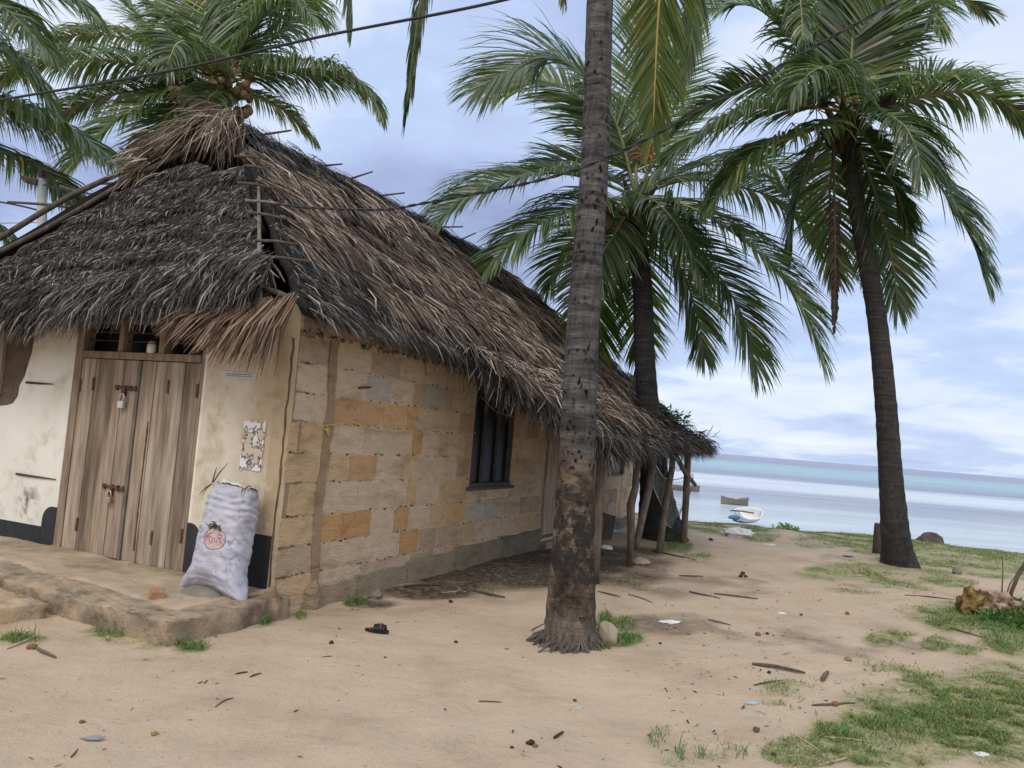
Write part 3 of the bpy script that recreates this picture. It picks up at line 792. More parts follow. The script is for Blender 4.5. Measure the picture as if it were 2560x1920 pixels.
def build_walls():
    T = 0.2
    # ---- side wall with openings for window (3.16-4.28 x .93-2.17), side door (5.5-6.15), rear window (8.4-9.3)
    mb = MB()
    mort = (0.74, 0.59, 0.43)
    ops = [(3.16, 4.28, 0.93, 2.17), (5.45, 6.2, 0.12, 2.0), (8.45, 9.3, 0.98, 1.75)]
    us = [0.0, 3.16, 4.28, 5.45, 6.2, 8.45, 9.3, SL]
    for i in range(len(us) - 1):
        a, b = us[i], us[i + 1]
        op = next((o for o in ops if abs(o[0] - a) < 1e-6), None)
        if op:
            mb.box((a, 0, -0.15), (b, T, op[2]), 0, mort); mb.box((a, 0, op[3]), (b, T, WH), 0, mort)
        else:
            mb.box((a, 0, -0.15), (b, T, WH), 0, mort)
    rows = [0.03, 0.275, 0.515, 0.76, 1.03, 1.275, 1.535, 1.775, 2.015, 2.235]
    known = {  # row -> list of (u0,u1,colour)
        1: [(-0.02, 0.40, BRN), (0.52, 1.1, PALE), (1.12, 1.74, PALE), (1.77, 2.12, ORG2), (2.15, 2.5, BRN), (2.53, 3.0, BRN)],
        2: [(-0.02, 0.38, ORA), (0.49, 0.79, ORG2), (0.80, 1.23, ORG2), (1.25, 1.62, PALE), (1.64, 1.89, ORG2), (1.92, 2.3, PALE), (2.33, 2.68, ORA), (2.70, 3.12, OCH), (3.16, 3.55, GRY), (3.6, 3.95, GRY)],
        3: [(0.05, 0.42, ORA), (0.50, 0.96, PALE), (0.98, 1.38, PALE), (1.40, 1.81, PALE), (1.83, 2.0, ORA), (2.03, 2.45, PALE), (2.48, 2.9, ORA)],
        4: [(-0.03, 0.37, ORA), (0.53, 0.81, ORA), (0.83, 1.24, OCH), (1.26, 1.66, PALE), (1.68, 1.91, ORA), (1.94, 2.35, PALE), (2.38, 2.8, PALE), (2.83, 3.13, BRN)],
        5: [(-0.03, 0.10, ORA), (0.12, 0.43, ORA), (0.52, 1.0, PALE), (1.02, 1.45, PALE), (1.47, 1.83, PALE), (1.85, 2.03, ORG2), (2.06, 2.37, PALE), (2.39, 2.57, ORA), (2.60, 2.95, PALE), (2.97, 3.14, BRN)],
        6: [(0.02, 0.38, PALE), (0.48, 0.82, OCH), (0.84, 1.25, OCH), (1.27, 1.68, OCH), (1.70, 1.90, OCH), (1.93, 2.35, PALE), (2.38, 2.75, PALE), (2.79, 3.14, BRN)],
        7: [(0.02, 0.38, PALE), (0.53, 0.96, PALE), (0.98, 1.37, GRY), (1.40, 1.78, PALE), (1.80, 2.02, BRN), (2.04, 2.40, GRY), (2.42, 2.60, BRN), (2.63, 3.1, PALE)],
        8: [(0.02, 0.38, BRN), (0.53, 1.0, PALE), (1.02, 1.5, BRN), (1.53, 2.0, PALE), (2.03, 2.5, PALE), (2.53, 3.1, PALE)],
    }
    rnd = random.Random(5)
    sd = 0
    for ri in range(9):
        z0, z1 = rows[ri] + 0.008, rows[ri + 1] - 0.010
        lst = list(known.get(ri, []))
        u = max([k[1] for k in lst], default=-0.02) + 0.03
        while u < SL - 0.1:
            wdt = rnd.uniform(0.38, 0.46) if rnd.random() < 0.75 else 0.2
            c = rnd.choice([PALE, PALE, ORA, BRN, PALE, PALE, ORA])
            kf = rnd.uniform(0.86, 1.04); c = tuple(x * kf for x in c)
            lst.append((u, min(u + wdt, SL), c))
            u += wdt + 0.025
        for a, b, c in lst:
            if any(a < o[1] and b > o[0] and z0 < o[3] and z1 > o[2] for o in ops):
                segs = []
                for o in ops:
                    if a < o[1] and b > o[0] and z0 < o[3] and z1 > o[2]:
                        if o[0] - a > 0.06: segs.append((a, o[0] - 0.025))
                        if b - o[1] > 0.06: segs.append((o[1] + 0.025, b))
            else:
                segs = [(a, b)]
            for a2, b2 in segs:
                sd += 1
                kf = rnd.uniform(0.94, 1.05); c2 = tuple(x * kf for x in c)
                hump = -0.003 if c == PALE else 0.0
                strip_grid(mb, a2, b2, z0, z1, 0.0, 0.0045 + hump + rnd.uniform(0, 0.0025), c2, 0.009, sd)
    # trowelled mortar strip down the wall near the corner, and its foot
    pts = []
    for i in range(22):
        z = 0.12 + (2.25 - 0.12) * i / 21
        pts.append((0.455 + 0.02 * math.sin(z * 5) + random.uniform(-0.012, 0.012), z, 0.04 + 0.025 * random.random()))
    ol = [(p[0] - p[2], -0.001, p[1]) for p in pts] + [(p[0] + p[2], -0.001, p[1]) for p in reversed(pts)]
    mb.poly(ol, (0, -1, 0), 0.018, 0, (0.42, 0.30, 0.20))
    vs, fs = blob((0.45, -0.03, 0.03), 0.13, 4, 0.25, squash=(0.8, 0.5, 1.3))
    mb.add(vs, fs, 0, (0.36, 0.27, 0.18))
    # ring beam with a crumbling lower edge
    mb.box((0.0, -0.028, 2.275), (SL, -0.0005, 2.49), 0, (0.47, 0.36, 0.27))
    for i in range(60):
        u = random.uniform(0.02, 2.6)
        vs, fs = blob((u, -0.025, 2.26 + random.uniform(-0.02, 0.015)), random.uniform(0.008, 0.028), i, 0.3, sub=1)
        mb.add(vs, fs, 0, random.choice([(0.22, 0.17, 0.12), (0.45, 0.36, 0.27), (0.12, 0.1, 0.08)]))
    for i in range(420):
        ri = random.randrange(1, 9); u = random.uniform(0.0, 4.4)
        if 3.1 < u < 4.3 and ri >= 4: continue
        vs, fs = blob((u, -0.002, rows[ri] + random.uniform(-0.010, 0.010)), random.uniform(0.004, 0.014), i, 0.35, sub=1, squash=(random.uniform(1, 2.4), 0.8, 0.7))
        mb.add(vs, fs, 0, random.choice([(0.10, 0.075, 0.055), (0.22, 0.17, 0.12), (0.5, 0.40, 0.30), (0.14, 0.11, 0.08)]))
    # damp, mossy plinth course
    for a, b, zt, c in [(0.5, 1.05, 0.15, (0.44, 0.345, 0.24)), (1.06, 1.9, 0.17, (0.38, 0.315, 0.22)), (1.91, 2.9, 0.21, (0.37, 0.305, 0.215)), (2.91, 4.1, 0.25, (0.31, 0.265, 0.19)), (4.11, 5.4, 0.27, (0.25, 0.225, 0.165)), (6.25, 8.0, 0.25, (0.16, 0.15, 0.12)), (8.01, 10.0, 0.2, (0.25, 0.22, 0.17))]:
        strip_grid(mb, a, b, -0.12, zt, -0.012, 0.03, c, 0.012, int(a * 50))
    w = mb.build('side_wall', m_block, house, attr=True)
    # ---- front wall, limewashed
    mb = MB()
    wc = (1, 1, 1)
    mb.box((0, 0.0 + T + 0.001, -0.1), (T, 1.0, WH), 0, wc)
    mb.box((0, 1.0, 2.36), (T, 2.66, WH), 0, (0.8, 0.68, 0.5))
    mb.box((0, 2.66, -0.1), (T, FW - T - 0.001, WH), 0, wc)
    # brown weathered upper zone and corner pier of bare render
    mb.box((-0.004, 0.0, -0.1), (T - 0.001, T, WH - 0.001), 0, (0.60, 0.49, 0.37))
    fw_ = mb.build('front_wall', m_lime, house, attr=True)
    def coat(v0, v1, z0, z1, fn):
        st = 0.022
        A_, B_ = np.meshgrid(np.arange(v0, v1 + st * 0.5, st), np.arange(z0, z1 + st * 0.5, st))
        A_ = np.clip(A_, v0, v1); B_ = np.clip(B_, z0, z1)
        nz_ = fbm(A_ * 3 + 7, B_ * 3 + 7, 141, 5) - 0.5
        x = -0.0035 - 0.004 * (fbm(A_ * 6, B_ * 6, 143, 3) - 0.5)
        x[0] = x[-1] = 0.002; x[:, 0] = x[:, -1] = 0.002
        c_ = fn(A_, B_, nz_)
        n1, n2 = A_.shape; i = np.arange(n1 * n2).reshape(n1, n2)
        q = np.stack([i[:-1, :-1], i[1:, :-1], i[1:, 1:], i[:-1, 1:]], -1).reshape(-1, 4)
        mesh_np('plaster_coat', np.stack([x, A_, B_], -1).reshape(-1, 3), q, m_lime, fw_, smooth=True, attr={'tint': c_.reshape(-1, 3)})
    def lerpc(a, b, t): return np.array(a) * (1 - t[..., None]) + np.array(b) * t[..., None]
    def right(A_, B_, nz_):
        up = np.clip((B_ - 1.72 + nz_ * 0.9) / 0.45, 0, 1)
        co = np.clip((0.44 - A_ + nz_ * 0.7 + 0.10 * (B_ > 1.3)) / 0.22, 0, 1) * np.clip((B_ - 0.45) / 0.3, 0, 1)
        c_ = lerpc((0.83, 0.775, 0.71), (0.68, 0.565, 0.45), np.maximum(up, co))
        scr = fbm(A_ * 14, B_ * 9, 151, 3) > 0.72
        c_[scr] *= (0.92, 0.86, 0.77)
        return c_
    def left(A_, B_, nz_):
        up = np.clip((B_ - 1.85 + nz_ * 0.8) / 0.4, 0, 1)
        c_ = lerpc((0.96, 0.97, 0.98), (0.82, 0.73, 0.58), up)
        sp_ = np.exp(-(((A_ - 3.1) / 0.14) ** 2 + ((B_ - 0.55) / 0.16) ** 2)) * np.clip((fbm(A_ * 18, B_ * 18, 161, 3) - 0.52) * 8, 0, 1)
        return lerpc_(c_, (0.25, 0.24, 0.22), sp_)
    def lerpc_(c_, b, t): return c_ * (1 - t[..., None]) + np.array(b) * t[..., None]
    coat(0.06, 0.995, -0.05, 2.35, right)
    coat(2.665, 4.7, -0.05, 2.35, left)
    # crack along the corner between render and blocks
    mb = MB()
    pts = [(-0.006, 0.055 + random.uniform(-0.008, 0.008), 0.2 + 2.0 * i / 24) for i in range(25)]
    ol = [(-0.0075, p[1] - random.uniform(0.004, 0.012), p[2]) for p in pts] + [(-0.0075, p[1] + random.uniform(0.004, 0.012), p[2]) for p in reversed(pts)]
    mb.poly(ol, (-1, 0, 0), 0.003)
    mb.build('crack', m_patch, house)
    mb = MB()
    mb.box((0.21, FW - T, -0.1), (SL, FW, WH), 0, wc)
    mb.build('rear_wall', m_lime, house, attr=True)
    mb = MB()
    mb.box((SL - T, T + 0.001, -0.1), (SL, FW - T - 0.001, WH), 0, (0.9, 0.8, 0.66))
    mb.build('end_wall', m_lime, house, attr=True)
    # ---- black painted skirting: long band at left, rounded ends by door, by corner
    mb = MB()
    def rounded(v_in, v_out, zt, r):
        """panel from v_in (square side) to v_out (rounded shoulder)"""
        s = 1 if v_out > v_in else -1
        o = [(v_in, 0.0), (v_in, zt)]
        for k in range(9):
            a = math.pi / 2 * k / 8
            o.append((v_out - s * r + s * r * math.sin(a), zt - r + r * math.cos(a)))
        o.append((v_out, 0.0))
        return o
    def band(ol, d):
        mb.poly([(-0.0040, a, b) for a, b in ol], (-1, 0, 0), 0.005)
    for bo in (rounded(2.665, 2.86, 0.54, 0.13), [(2.863, 0.0), (2.863, 0.34), (FW - 0.3, 0.33), (FW - 0.3, 0.0)], rounded(0.995, 0.84, 0.60, 0.12), rounded(0.075, 0.34, 0.60, 0.12)):
        mb = MB(); band(bo, 0.003); mb.build('black_skirting', m_black, house)
    # ---- patch of bare daub and boarded shutter at the left
    mb = MB()
    ol = [(3.30, 2.36), (3.32, 2.0), (3.36, 1.86), (3.37, 1.75), (3.44, 1.66), (3.46, 1.55), (3.5, 1.48), (3.6, 1.455), (3.72, 1.44), (3.9, 1.42), (4.3, 1.44), (4.3, 2.36)]
    ol = [(a + random.uniform(-0.012, 0.012), b) for a, b in ol]
    mb.poly([(-0.0005, a, b) for a, b in ol], (-1, 0, 0), 0.011)
    mb.build('bare_patch', m_patch, house)
    mb = MB()
    for k in range(4):
        mb.box((-0.045, 3.70 + k * 0.125, 1.56), (-0.008, 3.822 + k * 0.125, 2.2), 0, (0.85, 0.85, 0.82))
    mb.build('shutter', m_door, house, attr=True, bevel=0.004)
    # ---- transom and door
    fr = MB()
    fr.box((-0.012, 2.56, 0.17), (0.11, 2.66, 2.36)); fr.box((-0.006, 1.0, 0.17), (0.11, 1.035, 2.36))
    fr.box((-0.02, 1.036, 1.965), (0.10, 2.559, 2.03)); fr.box((-0.02, 1.036, 2.30), (0.10, 2.559, 2.358))
    fr.box((-0.01, 1.50, 2.031), (0.09, 1.57, 2.299)); fr.box((-0.01, 2.03, 2.031), (0.09, 2.09, 2.299))
    fr.build('door_frame', m_frame, house, bevel=0.005)
    rd = MB()
    for z in (2.13, 2.21):
        rd.tube([(0.05, 1.04, z), (0.05, 2.555, z + 0.01)], 0.006, 6)
    rd.build('transom_rod', m_rust, house)
    rb = MB(); rb.box((0.16, 0.8, 1.9), (0.19, 2.8, 2.45)); rb.build('transom_shade_sheet', m_wdark, house)  # added near-black sheet, stands in for the dark interior behind the transom
    bk = MB(); bk.box((0.14, 1.0, 0.1), (0.155, 2.66, 1.95)); bk.build('door_shade_sheet', m_wdark, house)  # added near-black sheet, keeps the gaps between door planks in painted shade
    th = MB()
    th.box((-0.06, 1.83, 0.10), (0.13, 2.62, 0.172), jit=0.006); th.box((-0.075, 1.0, 0.085), (0.13, 1.80, 0.158), jit=0.006)
    th.build('threshold', m_frame, house, bevel=0.008)
    # two bifold leaves of planks
    def leaf(v0, v1, tints, name, x=0.0):
        mb = MB(); n = len(tints); w = (v1 - v0) / n
        for k in range(n):
            a = v0 + k * w
            mb.box((x - 0.004 * (k % 2), a + 0.003, 0.178), (x + 0.03, a + w - 0.003, 1.958), 0, tints[k])
        d = mb.build(name, m_door, house, attr=True, bevel=0.004)
        return d
    dl = leaf(1.80, 2.555, [(0.86, 0.82, 0.80), (1.0, 0.95, 0.9), (0.78, 0.74, 0.70), (1.08, 1.05, 1.02)], 'door_leaf')
    dr = leaf(1.04, 1.755, [(0.80, 0.76, 0.74), (1.1, 1.12, 1.12), (1.0, 0.98, 0.95), (0.9, 0.85, 0.8)], 'door_leaf')
    es = MB(); es.box((-0.016, 1.757, 0.18), (0.02, 1.798, 1.955)); es.build('edge_strip', m_strip, house)
    def hinge(par, v, z):
        h = MB(); h.box((-0.012, v - 0.012, z - 0.06), (-0.0045, v + 0.012, z + 0.06)); h.build('hinge', m_rust, par)
    hinge(dl, 2.545, 1.70); hinge(dl, 2.37, 1.72); hinge(dl, 2.37, 0.42); hinge(dr, 1.40, 1.74); hinge(dr, 1.05, 1.72); hinge(dr, 1.40, 0.42); hinge(dr, 1.05, 0.48)
    # decayed edge of the right leaf: splinters
    sp = MB()
    zs_ = np.linspace(0.28, 1.42, 46)
    wl_ = [random.uniform(0.0015, 0.006) + 0.012 * max(0, vnoise(np.array([z * 9]), np.array([2.0]), 5)[0] - 0.45) for z in zs_]
    ol = [(-0.0042, 1.600 - wl_[k], zs_[k]) for k in range(46)] + [(-0.0042, 1.600 + wl_[k] * random.uniform(0.5, 1.3), zs_[k]) for k in range(45, -1, -1)]
    sp.poly(ol, (-1, 0, 0), 0.006)
    sp.build('rotten_edge', m_rust, dr)
    # bolts
    def bolt(v, z):
        b = MB()
        b.tube([(-0.022, v + 0.12, z + 0.012), (-0.022, v - 0.16, z - 0.005)], 0.009, 8)
        for q in (0.1, 0.0, -0.07, -0.14):
            b.box((-0.028, v + q - 0.012, z - 0.02), (-0.0045, v + q + 0.012, z + 0.025))
        b.box((-0.03, v - 0.015, z - 0.07), (-0.0045, v + 0.02, z - 0.022))
        b.build('bolt', m_rust, dl)
    bolt(1.93, 1.70); bolt(1.95, 0.80)


def build_window():
    w = MB()
    w.box((3.16, -0.012, 0.925), (4.28, 0.10, 0.965)); w.box((3.16, -0.006, 2.12), (4.28, 0.10, 2.17))
    w.box((3.16, -0.004, 0.966), (3.195, 0.10, 2.119)); w.box((4.245, -0.004, 0.966), (4.28, 0.10, 2.119))
    fr = w.build('window', m_wframe, house, bevel=0.004)
    s = MB(); s.box((3.08, -0.05, 0.885), (4.34, -0.001, 0.922)); s.build('sill', m_wframe, fr, bevel=0.006)
    p = MB(); p.box((3.19, 0.06, 0.96), (4.25, 0.075, 2.13)); p.build('pane', m_wdark, fr)  # coloured near-black in place of the dark room behind the bars
    for u in (3.50, 3.88):
        b = MB(); b.box((u, 0.02, 0.966), (u + 0.035, 0.055, 2.119)); b.build('bar', m_wframe, fr)
    # side door, pale planks
    mb = MB()
    for k in range(3):
        mb.box((5.52 + k * 0.2, 0.03, 0.16), (5.715 + k * 0.2, 0.07, 1.95), 0, (1.15, 1.15, 1.12))
    d = mb.build('side_door', m_door, house, attr=True, bevel=0.004)
    f = MB(); f.box((5.452, -0.015, 0.12), (5.515, 0.12, 1.998)); f.box((6.13, -0.015, 0.12), (6.198, 0.12, 1.998)); f.box((5.516, -0.012, 1.955), (6.129, 0.12, 1.996))
    f.build('door_frame', m_frame, d)
    s = MB(); s.box((5.40, -0.13, -0.02), (6.3, -0.045, 0.10), jit=0.01); s.build('doorstep', m_conc, d, attr=True)
    # rear window with a pale curtain
    f = MB(); f.box((8.45, -0.02, 0.98), (9.3, 0.08, 1.02)); f.box((8.45, -0.02, 1.71), (9.3, 0.08, 1.75)); f.box((8.45, -0.018, 1.021), (8.49, 0.08, 1.709)); f.box((9.22, -0.05, 1.021), (9.3, 0.08, 1.709))
    fr = f.build('window', m_frame, house)
    v, q = [], []
    n = 24
    for j in range(2):
        for i in range(n + 1):
            v.append((8.50 + 0.7 * i / n, 0.03 + 0.02 * math.sin(i * 1.3), 1.03 + 0.67 * j))
    q = [(i, i + 1, n + 2 + i, n + 1 + i) for i in range(n)]
    c = mesh_np('curtain', v, q, m_greycloth, fr, smooth=True)
    c.modifiers.new('s', 'SOLIDIFY').thickness = 0.004


m_greycloth = mat('pale_cloth', [(0.3, (0.42, 0.45, 0.44)), (0.7, (0.55, 0.57, 0.55))], scale=5, bump=0.1)
build_walls()
build_window()

# ------------------------------------------------------------------ roof
APEX = np.array([1.4, 2.5, 4.85]); REND = np.array([8.0, 2.5, 4.90])
NCOR = np.array([-0.38, -0.36, 2.37]); FCOR = np.array([10.4, -0.36, 2.35])
LCOR = np.array([-0.42, 5.4, 2.32]); BCOR = np.array([10.4, 5.4, 2.3])


def bil(a, b, c, d, s, t):
    """a->b along the top (s), c->d along the bottom; t down"""
    s = s[..., None]; t = t[..., None]
    return (a * (1 - s) + b * s) * (1 - t) + (c * (1 - s) + d * s) * t


def strands(pos, d, nrm, L, w, lift, droop, r):
    n = len(pos)
    roll = r.uniform(-0.8, 0.8, n)
    d = unit(d); nrm = unit(nrm)
    sd = np.cross(d, nrm)
    wv = (sd * np.cos(roll)[:, None] + nrm * np.sin(roll)[:, None]) * (w[:, None] * 0.5)
    bend = sd * (r.normal(0, 0.10, n) * L)[:, None]
    p0 = pos
    p1 = pos + d * (L * 0.5)[:, None] + nrm * (lift * L)[:, None] + bend * 0.3
    p2 = pos + d * L[:, None] + nrm * ((lift - droop) * L)[:, None] + bend
    V = np.stack([p0 - wv * 0.7, p0 + wv * 0.7, p1 - wv, p1 + wv, p2 - wv * 0.25, p2 + wv * 0.25], 1).reshape(-1, 3)
    b = (np.arange(n) * 6)[:, None]
    Q = np.concatenate([b + np.array([[0, 1, 3, 2]]), b + np.array([[2, 3, 5, 4]])], 1).reshape(-1, 4)
    return V, Q


def smoothjit(a, b, seed, sc_=1.0):
    return fbm(a * sc_ + 50, b * sc_ + 50, seed, 3) - 0.5


def face_base(a, b, c, d, ns, nt, amp, seed, sag=0.0):
    S, T = np.meshgrid(np.linspace(0, 1, ns), np.linspace(0, 1, nt))
    P = bil(a, b, c, d, S, T)
    n = unit(np.cross(b + d - a - c, c + d - a - b))
    if n[2] < 0: n = -n
    h = (fbm(P[..., 0] * 1.3 + 9, P[..., 1] * 1.3 + P[..., 2] * 1.3 + 9, seed) - 0.5) * amp
    h = h - sag * np.sin(S * math.pi) * np.sin(T * math.pi) - 0.05
    P = P + n * h[..., None]
    i = np.arange(ns * nt).reshape(nt, ns)
    q = np.stack([i[:-1, :-1], i[:-1, 1:], i[1:, 1:], i[1:, :-1]], -1).reshape(-1, 4)
    return P.reshape(-1, 3), q, n


def join(parts):
    V, Q, M, o = [], [], [], 0
    for v, q, m in parts:
        V.append(v); Q.append(q + o); M.append(np.full(len(q), m)); o += len(v)
    return np.concatenate(V), np.concatenate(Q), np.concatenate(M)


def build_roof():
    r = np.random.default_rng(11)
    core = []
    for a, b, c, d, ns, nt, sd in [(APEX, REND, NCOR, FCOR, 90, 36, 1), (APEX, APEX + 1e-3, NCOR, LCOR, 60, 36, 2), (REND, REND + 1e-3, FCOR, BCOR, 20, 16, 3), (APEX, REND, LCOR, BCOR, 40, 16, 4)]:
        v, q, n = face_base(a, b, c, d, ns, nt, 0.16, sd, 0.03)
        if sd == 2:      # the front face is open under the gablet, along the left hip and in a wedge at the near hip
            S, T = np.meshgrid((np.arange(ns - 1) + 0.5) / (ns - 1), (np.arange(nt - 1) + 0.5) / (nt - 1))
            wv = T * 5.76
            S, T, wv = S.ravel(), T.ravel(), wv.ravel()
            bad = (T < 0.28) | ((1 - S) * wv < 0.46) | (S * wv < 0.34 * np.clip((T - 0.40) / 0.55, 0, 1))
            q = q[~bad]
        core.append((v, q, 0))
    v, q, m = join(core)
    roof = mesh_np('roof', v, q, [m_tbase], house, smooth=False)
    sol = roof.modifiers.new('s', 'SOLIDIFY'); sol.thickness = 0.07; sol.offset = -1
    roof['label'] = 'grey weathered palm thatch with browner rows on the long side'
    # ---------- side slope
    top_d = unit(REND - APEX)
    parts = []
    nS = unit(np.cross(FCOR - NCOR, APEX - NCOR)); nS = nS if nS[2] > 0 else -nS
    dS = unit(np.cross(nS, np.array([1.0, 0, 0]))); dS = dS if dS[2] < 0 else -dS
    n = 78000
    s = r.random(n) ** 1.35; t = r.random(n) ** 0.9
    P = bil(APEX, REND, NCOR, FCOR, s, t)
    # open strip along the near hip where the battens show
    gap = (P[:, 0] - (NCOR[0] + (APEX[0] - NCOR[0]) * (1 - t)))
    keep = (gap > 0.04 + 0.16 * vnoise(t * 7, t * 0 + 3, 4) + 0.10 * np.clip((t - 0.72) / 0.28, 0, 1)) | (r.random(n) < 0.03)
    P, t_, s_ = P[keep], t[keep], s[keep]
    saw = np.mod(t_ * 9 + 1.3 * fbm(P[:, 0] * 1.1, t_ * 2, 171, 3), 1.0)
    P = P + nS * (0.075 * saw ** 1.5)[:, None]
    P = P + nS * ((fbm(P[:, 0] * 1.3 + 9, P[:, 1] * 1.3 + P[:, 2] * 1.3 + 9, 1) - 0.5) * 0.16)[:, None]
    sw = smoothjit(P[:, 0], t_ * 4, 40, 1.6) * 1.2 + r.normal(0, 0.16, len(P)) + 0.12
    D = dS + np.array([1.0, 0, 0]) * sw[:, None]
    # rows of leaf panels: strands near a row line lift and end together -> shadow steps
    k = len(P)
    L = r.uniform(0.12, 0.32, k); w = r.uniform(0.004, 0.010, k)
    V, Q = strands(P, D, np.tile(nS, (k, 1)), L, w, r.uniform(0.01, 0.09, k), r.uniform(0.02, 0.10, k), r)
    parts.append((V, Q, 0))
    # brown shaggy panel rows
    for tr, u0, u1, dens in [(0.13, 0.25, 0.6, 0.5), (0.24, 0.30, 0.95, 0.7), (0.27, 0.0, 0.30, 1.2), (0.40, 0.0, 0.42, 1.4), (0.47, 0.25, 0.9, 1.1), (0.60, 0.0, 0.55, 1.5), (0.66, 0.3, 1.0, 1.1), (0.80, 0.10, 0.85, 1.0), (0.88, 0.3, 1.0, 0.8)]:
        n = int(3600 * (u1 - u0) * dens * 1.4)
        s = u0 + (u1 - u0) * r.random(n) ** 1.2
        wob = (fbm(s * 9, s * 0 + tr * 40, 60, 3) - 0.5) * 0.12
        t = np.clip(tr + wob + r.normal(0, 0.035, n), 0, 1.02)
        P = bil(APEX, REND, NCOR, FCOR, s, t)
        gap = (P[:, 0] - (NCOR[0] + (APEX[0] - NCOR[0]) * (1 - t)))
        cl = fbm(P[:, 0] * 3.2, t * 9 + tr * 7, 66, 3)
        ok = (gap > 0.05) & (cl > 0.50)
        P, t = P[ok], t[ok]
        k = len(P)
        P = P + nS * (0.075 + (fbm(P[:, 0] * 1.3 + 9, P[:, 1] * 1.3 + P[:, 2] * 1.3 + 9, 1) - 0.5) * 0.16)[:, None]
        sw = (fbm(P[:, 0] * 2.4, t * 8, 70, 2) - 0.5) * 1.5 + r.normal(0, 0.12, k) + 0.35
        D = dS + np.array([1.0, 0, 0]) * sw[:, None]
        L = r.uniform(0.28, 0.66, k); w = r.uniform(0.006, 0.018, k)
        V, Q = strands(P, D, np.tile(nS, (k, 1)), L, w, r.uniform(0.03, 0.11, k), r.uniform(0.04, 0.14, k), r)
        parts.append((V, Q, 1))
    # shaggy short thatch right up to the near hip
    n = 5200
    t = 0.30 + 0.70 * r.random(n); g_ = r.random(n) ** 1.3 * 0.6
    P = NCOR + (APEX - NCOR) * (1 - t)[:, None] + np.array([1.0, 0, 0]) * g_[:, None] + nS * r.normal(0.0, 0.03, n)[:, None]
    D = dS + np.array([1.0, 0, 0]) * (r.normal(0.15, 0.35, n))[:, None]
    V, Q = strands(P, D, np.tile(nS, (n, 1)), r.uniform(0.10, 0.30, n), r.uniform(0.005, 0.012, n), r.uniform(0.0, 0.16, n), r.uniform(0.0, 0.15, n), r)
    parts.append((V, Q, 0))
    # frayed panel ends fanning from points at the near hip
    for (u, v, z), cnt, ln in [((1.02, 1.62, 4.02), 90, 0.75), ((0.78, 1.12, 3.62), 110, 0.85), ((0.66, 0.86, 3.34), 120, 0.95), ((0.42, 0.55, 3.05), 80, 0.8), ((0.52, 0.35, 2.85), 70, 0.7)]:
        P = np.tile(np.array([u - 0.18, v + 0.05, z + 0.16]), (cnt, 1)) + r.normal(0, 0.02, (cnt, 3))
        fan = r.uniform(-0.05, 1.15, cnt)
        D = dS + np.array([1.0, 0, 0]) * fan[:, None]
        L = r.uniform(0.5, 1.0, cnt) * ln; w = r.uniform(0.008, 0.02, cnt)
        V, Q = strands(P, D, np.tile(nS, (cnt, 1)), L, w, r.uniform(0.02, 0.12, cnt), r.uniform(-0.02, 0.12, cnt), r)
        parts.append((V, Q, 1))
    # hanging eave of the side slope
    n = 3800
    u = -0.2 + 10.2 * r.random(n) ** 1.25
    depth = (0.08 + 0.16 * fbm(u * 2.5, u * 0 + 2, 90)) * np.clip(0.55 + 0.35 * u, 0.5, 1.2)
    P = np.stack([u, np.full(n, -0.30) + r.normal(0, 0.07, n), 2.42 + r.normal(0, 0.05, n)], 1)
    D = dS * 0.8 + np.array([0.25, -0.1, -0.7]) + r.normal(0, 0.22, (n, 3))
    ok = (u > 0.45) | (r.random(n) < 0.15)
    P, D, depth = P[ok], D[ok], depth[ok]
    k = len(P)
    V, Q = strands(P, D, np.tile(nS, (k, 1)), depth * r.uniform(0.7, 1.6, k), r.uniform(0.005, 0.011, k), r.uniform(0, 0.1, k), r.uniform(0, 0.2, k), r)
    parts.append((V, Q, 0))
    # ridge cap and ragged ridge line
    n = 5200
    u = 1.3 + 6.8 * r.random(n)
    P = np.stack([u, 2.5 + r.normal(0, 0.09, n), 4.86 + r.normal(0, 0.03, n) + (fbm(u * 1.2, u * 0, 95) - 0.5) * 0.14], 1)
    sg = np.where(r.random(n) < 0.6, -1.0, 1.0)
    D = np.stack([r.normal(0.35, 0.45, n), sg * 0.75, np.full(n, -0.62)], 1)
    V, Q = strands(P, D, np.tile(np.array([0, 0, 1.0]), (n, 1)), r.uniform(0.15, 0.42, n), r.uniform(0.006, 0.013, n), r.uniform(0, 0.12, n), r.uniform(0, 0.2, n), r)
    parts.append((V, Q, 0))
    # far hip: dark shaggy end of the roof
    n = 5200
    s = r.random(n); t = r.random(n)
    P = bil(REND, REND + 1e-3, FCOR, BCOR, s * 0.5, t)
    nF = unit(np.cross(BCOR - FCOR, REND - FCOR)); nF = nF if nF[2] > 0 else -nF
    V, Q = strands(P, np.tile(FCOR * 0.5 + BCOR * 0.5 - REND, (n, 1)) + r.normal(0, 0.3, (n, 3)), np.tile(nF, (n, 1)), r.uniform(0.2, 0.5, n), r.uniform(0.01, 0.02, n), r.uniform(0, 0.12, n), r.uniform(0, 0.1, n), r)
    parts.append((V, Q, 0))
    V, Q, M = join(parts)
    o = mesh_np('side_thatch', V, Q, [m_tgrey, m_tbrown], roof, midx=M)
    # ---------- front slope
    parts = []
    nF = unit(np.cross(LCOR - NCOR, APEX - NCOR)); nF = nF if nF[2] > 0 else -nF
    dF = unit(np.cross(nF, np.array([0, 1.0, 0]))); dF = dF if dF[2] < 0 else -dF
    n = 92000
    t = 0.24 + 0.735 * r.random(n) ** 0.85; s = r.random(n)
    P = bil(APEX, APEX + 1e-3, NCOR, LCOR, s, t)
    hip = LCOR + (APEX - LCOR) * ((P[:, 2] - LCOR[2]) / (APEX[2] - LCOR[2]))[:, None]
    dl = hip[:, 1] - P[:, 1]
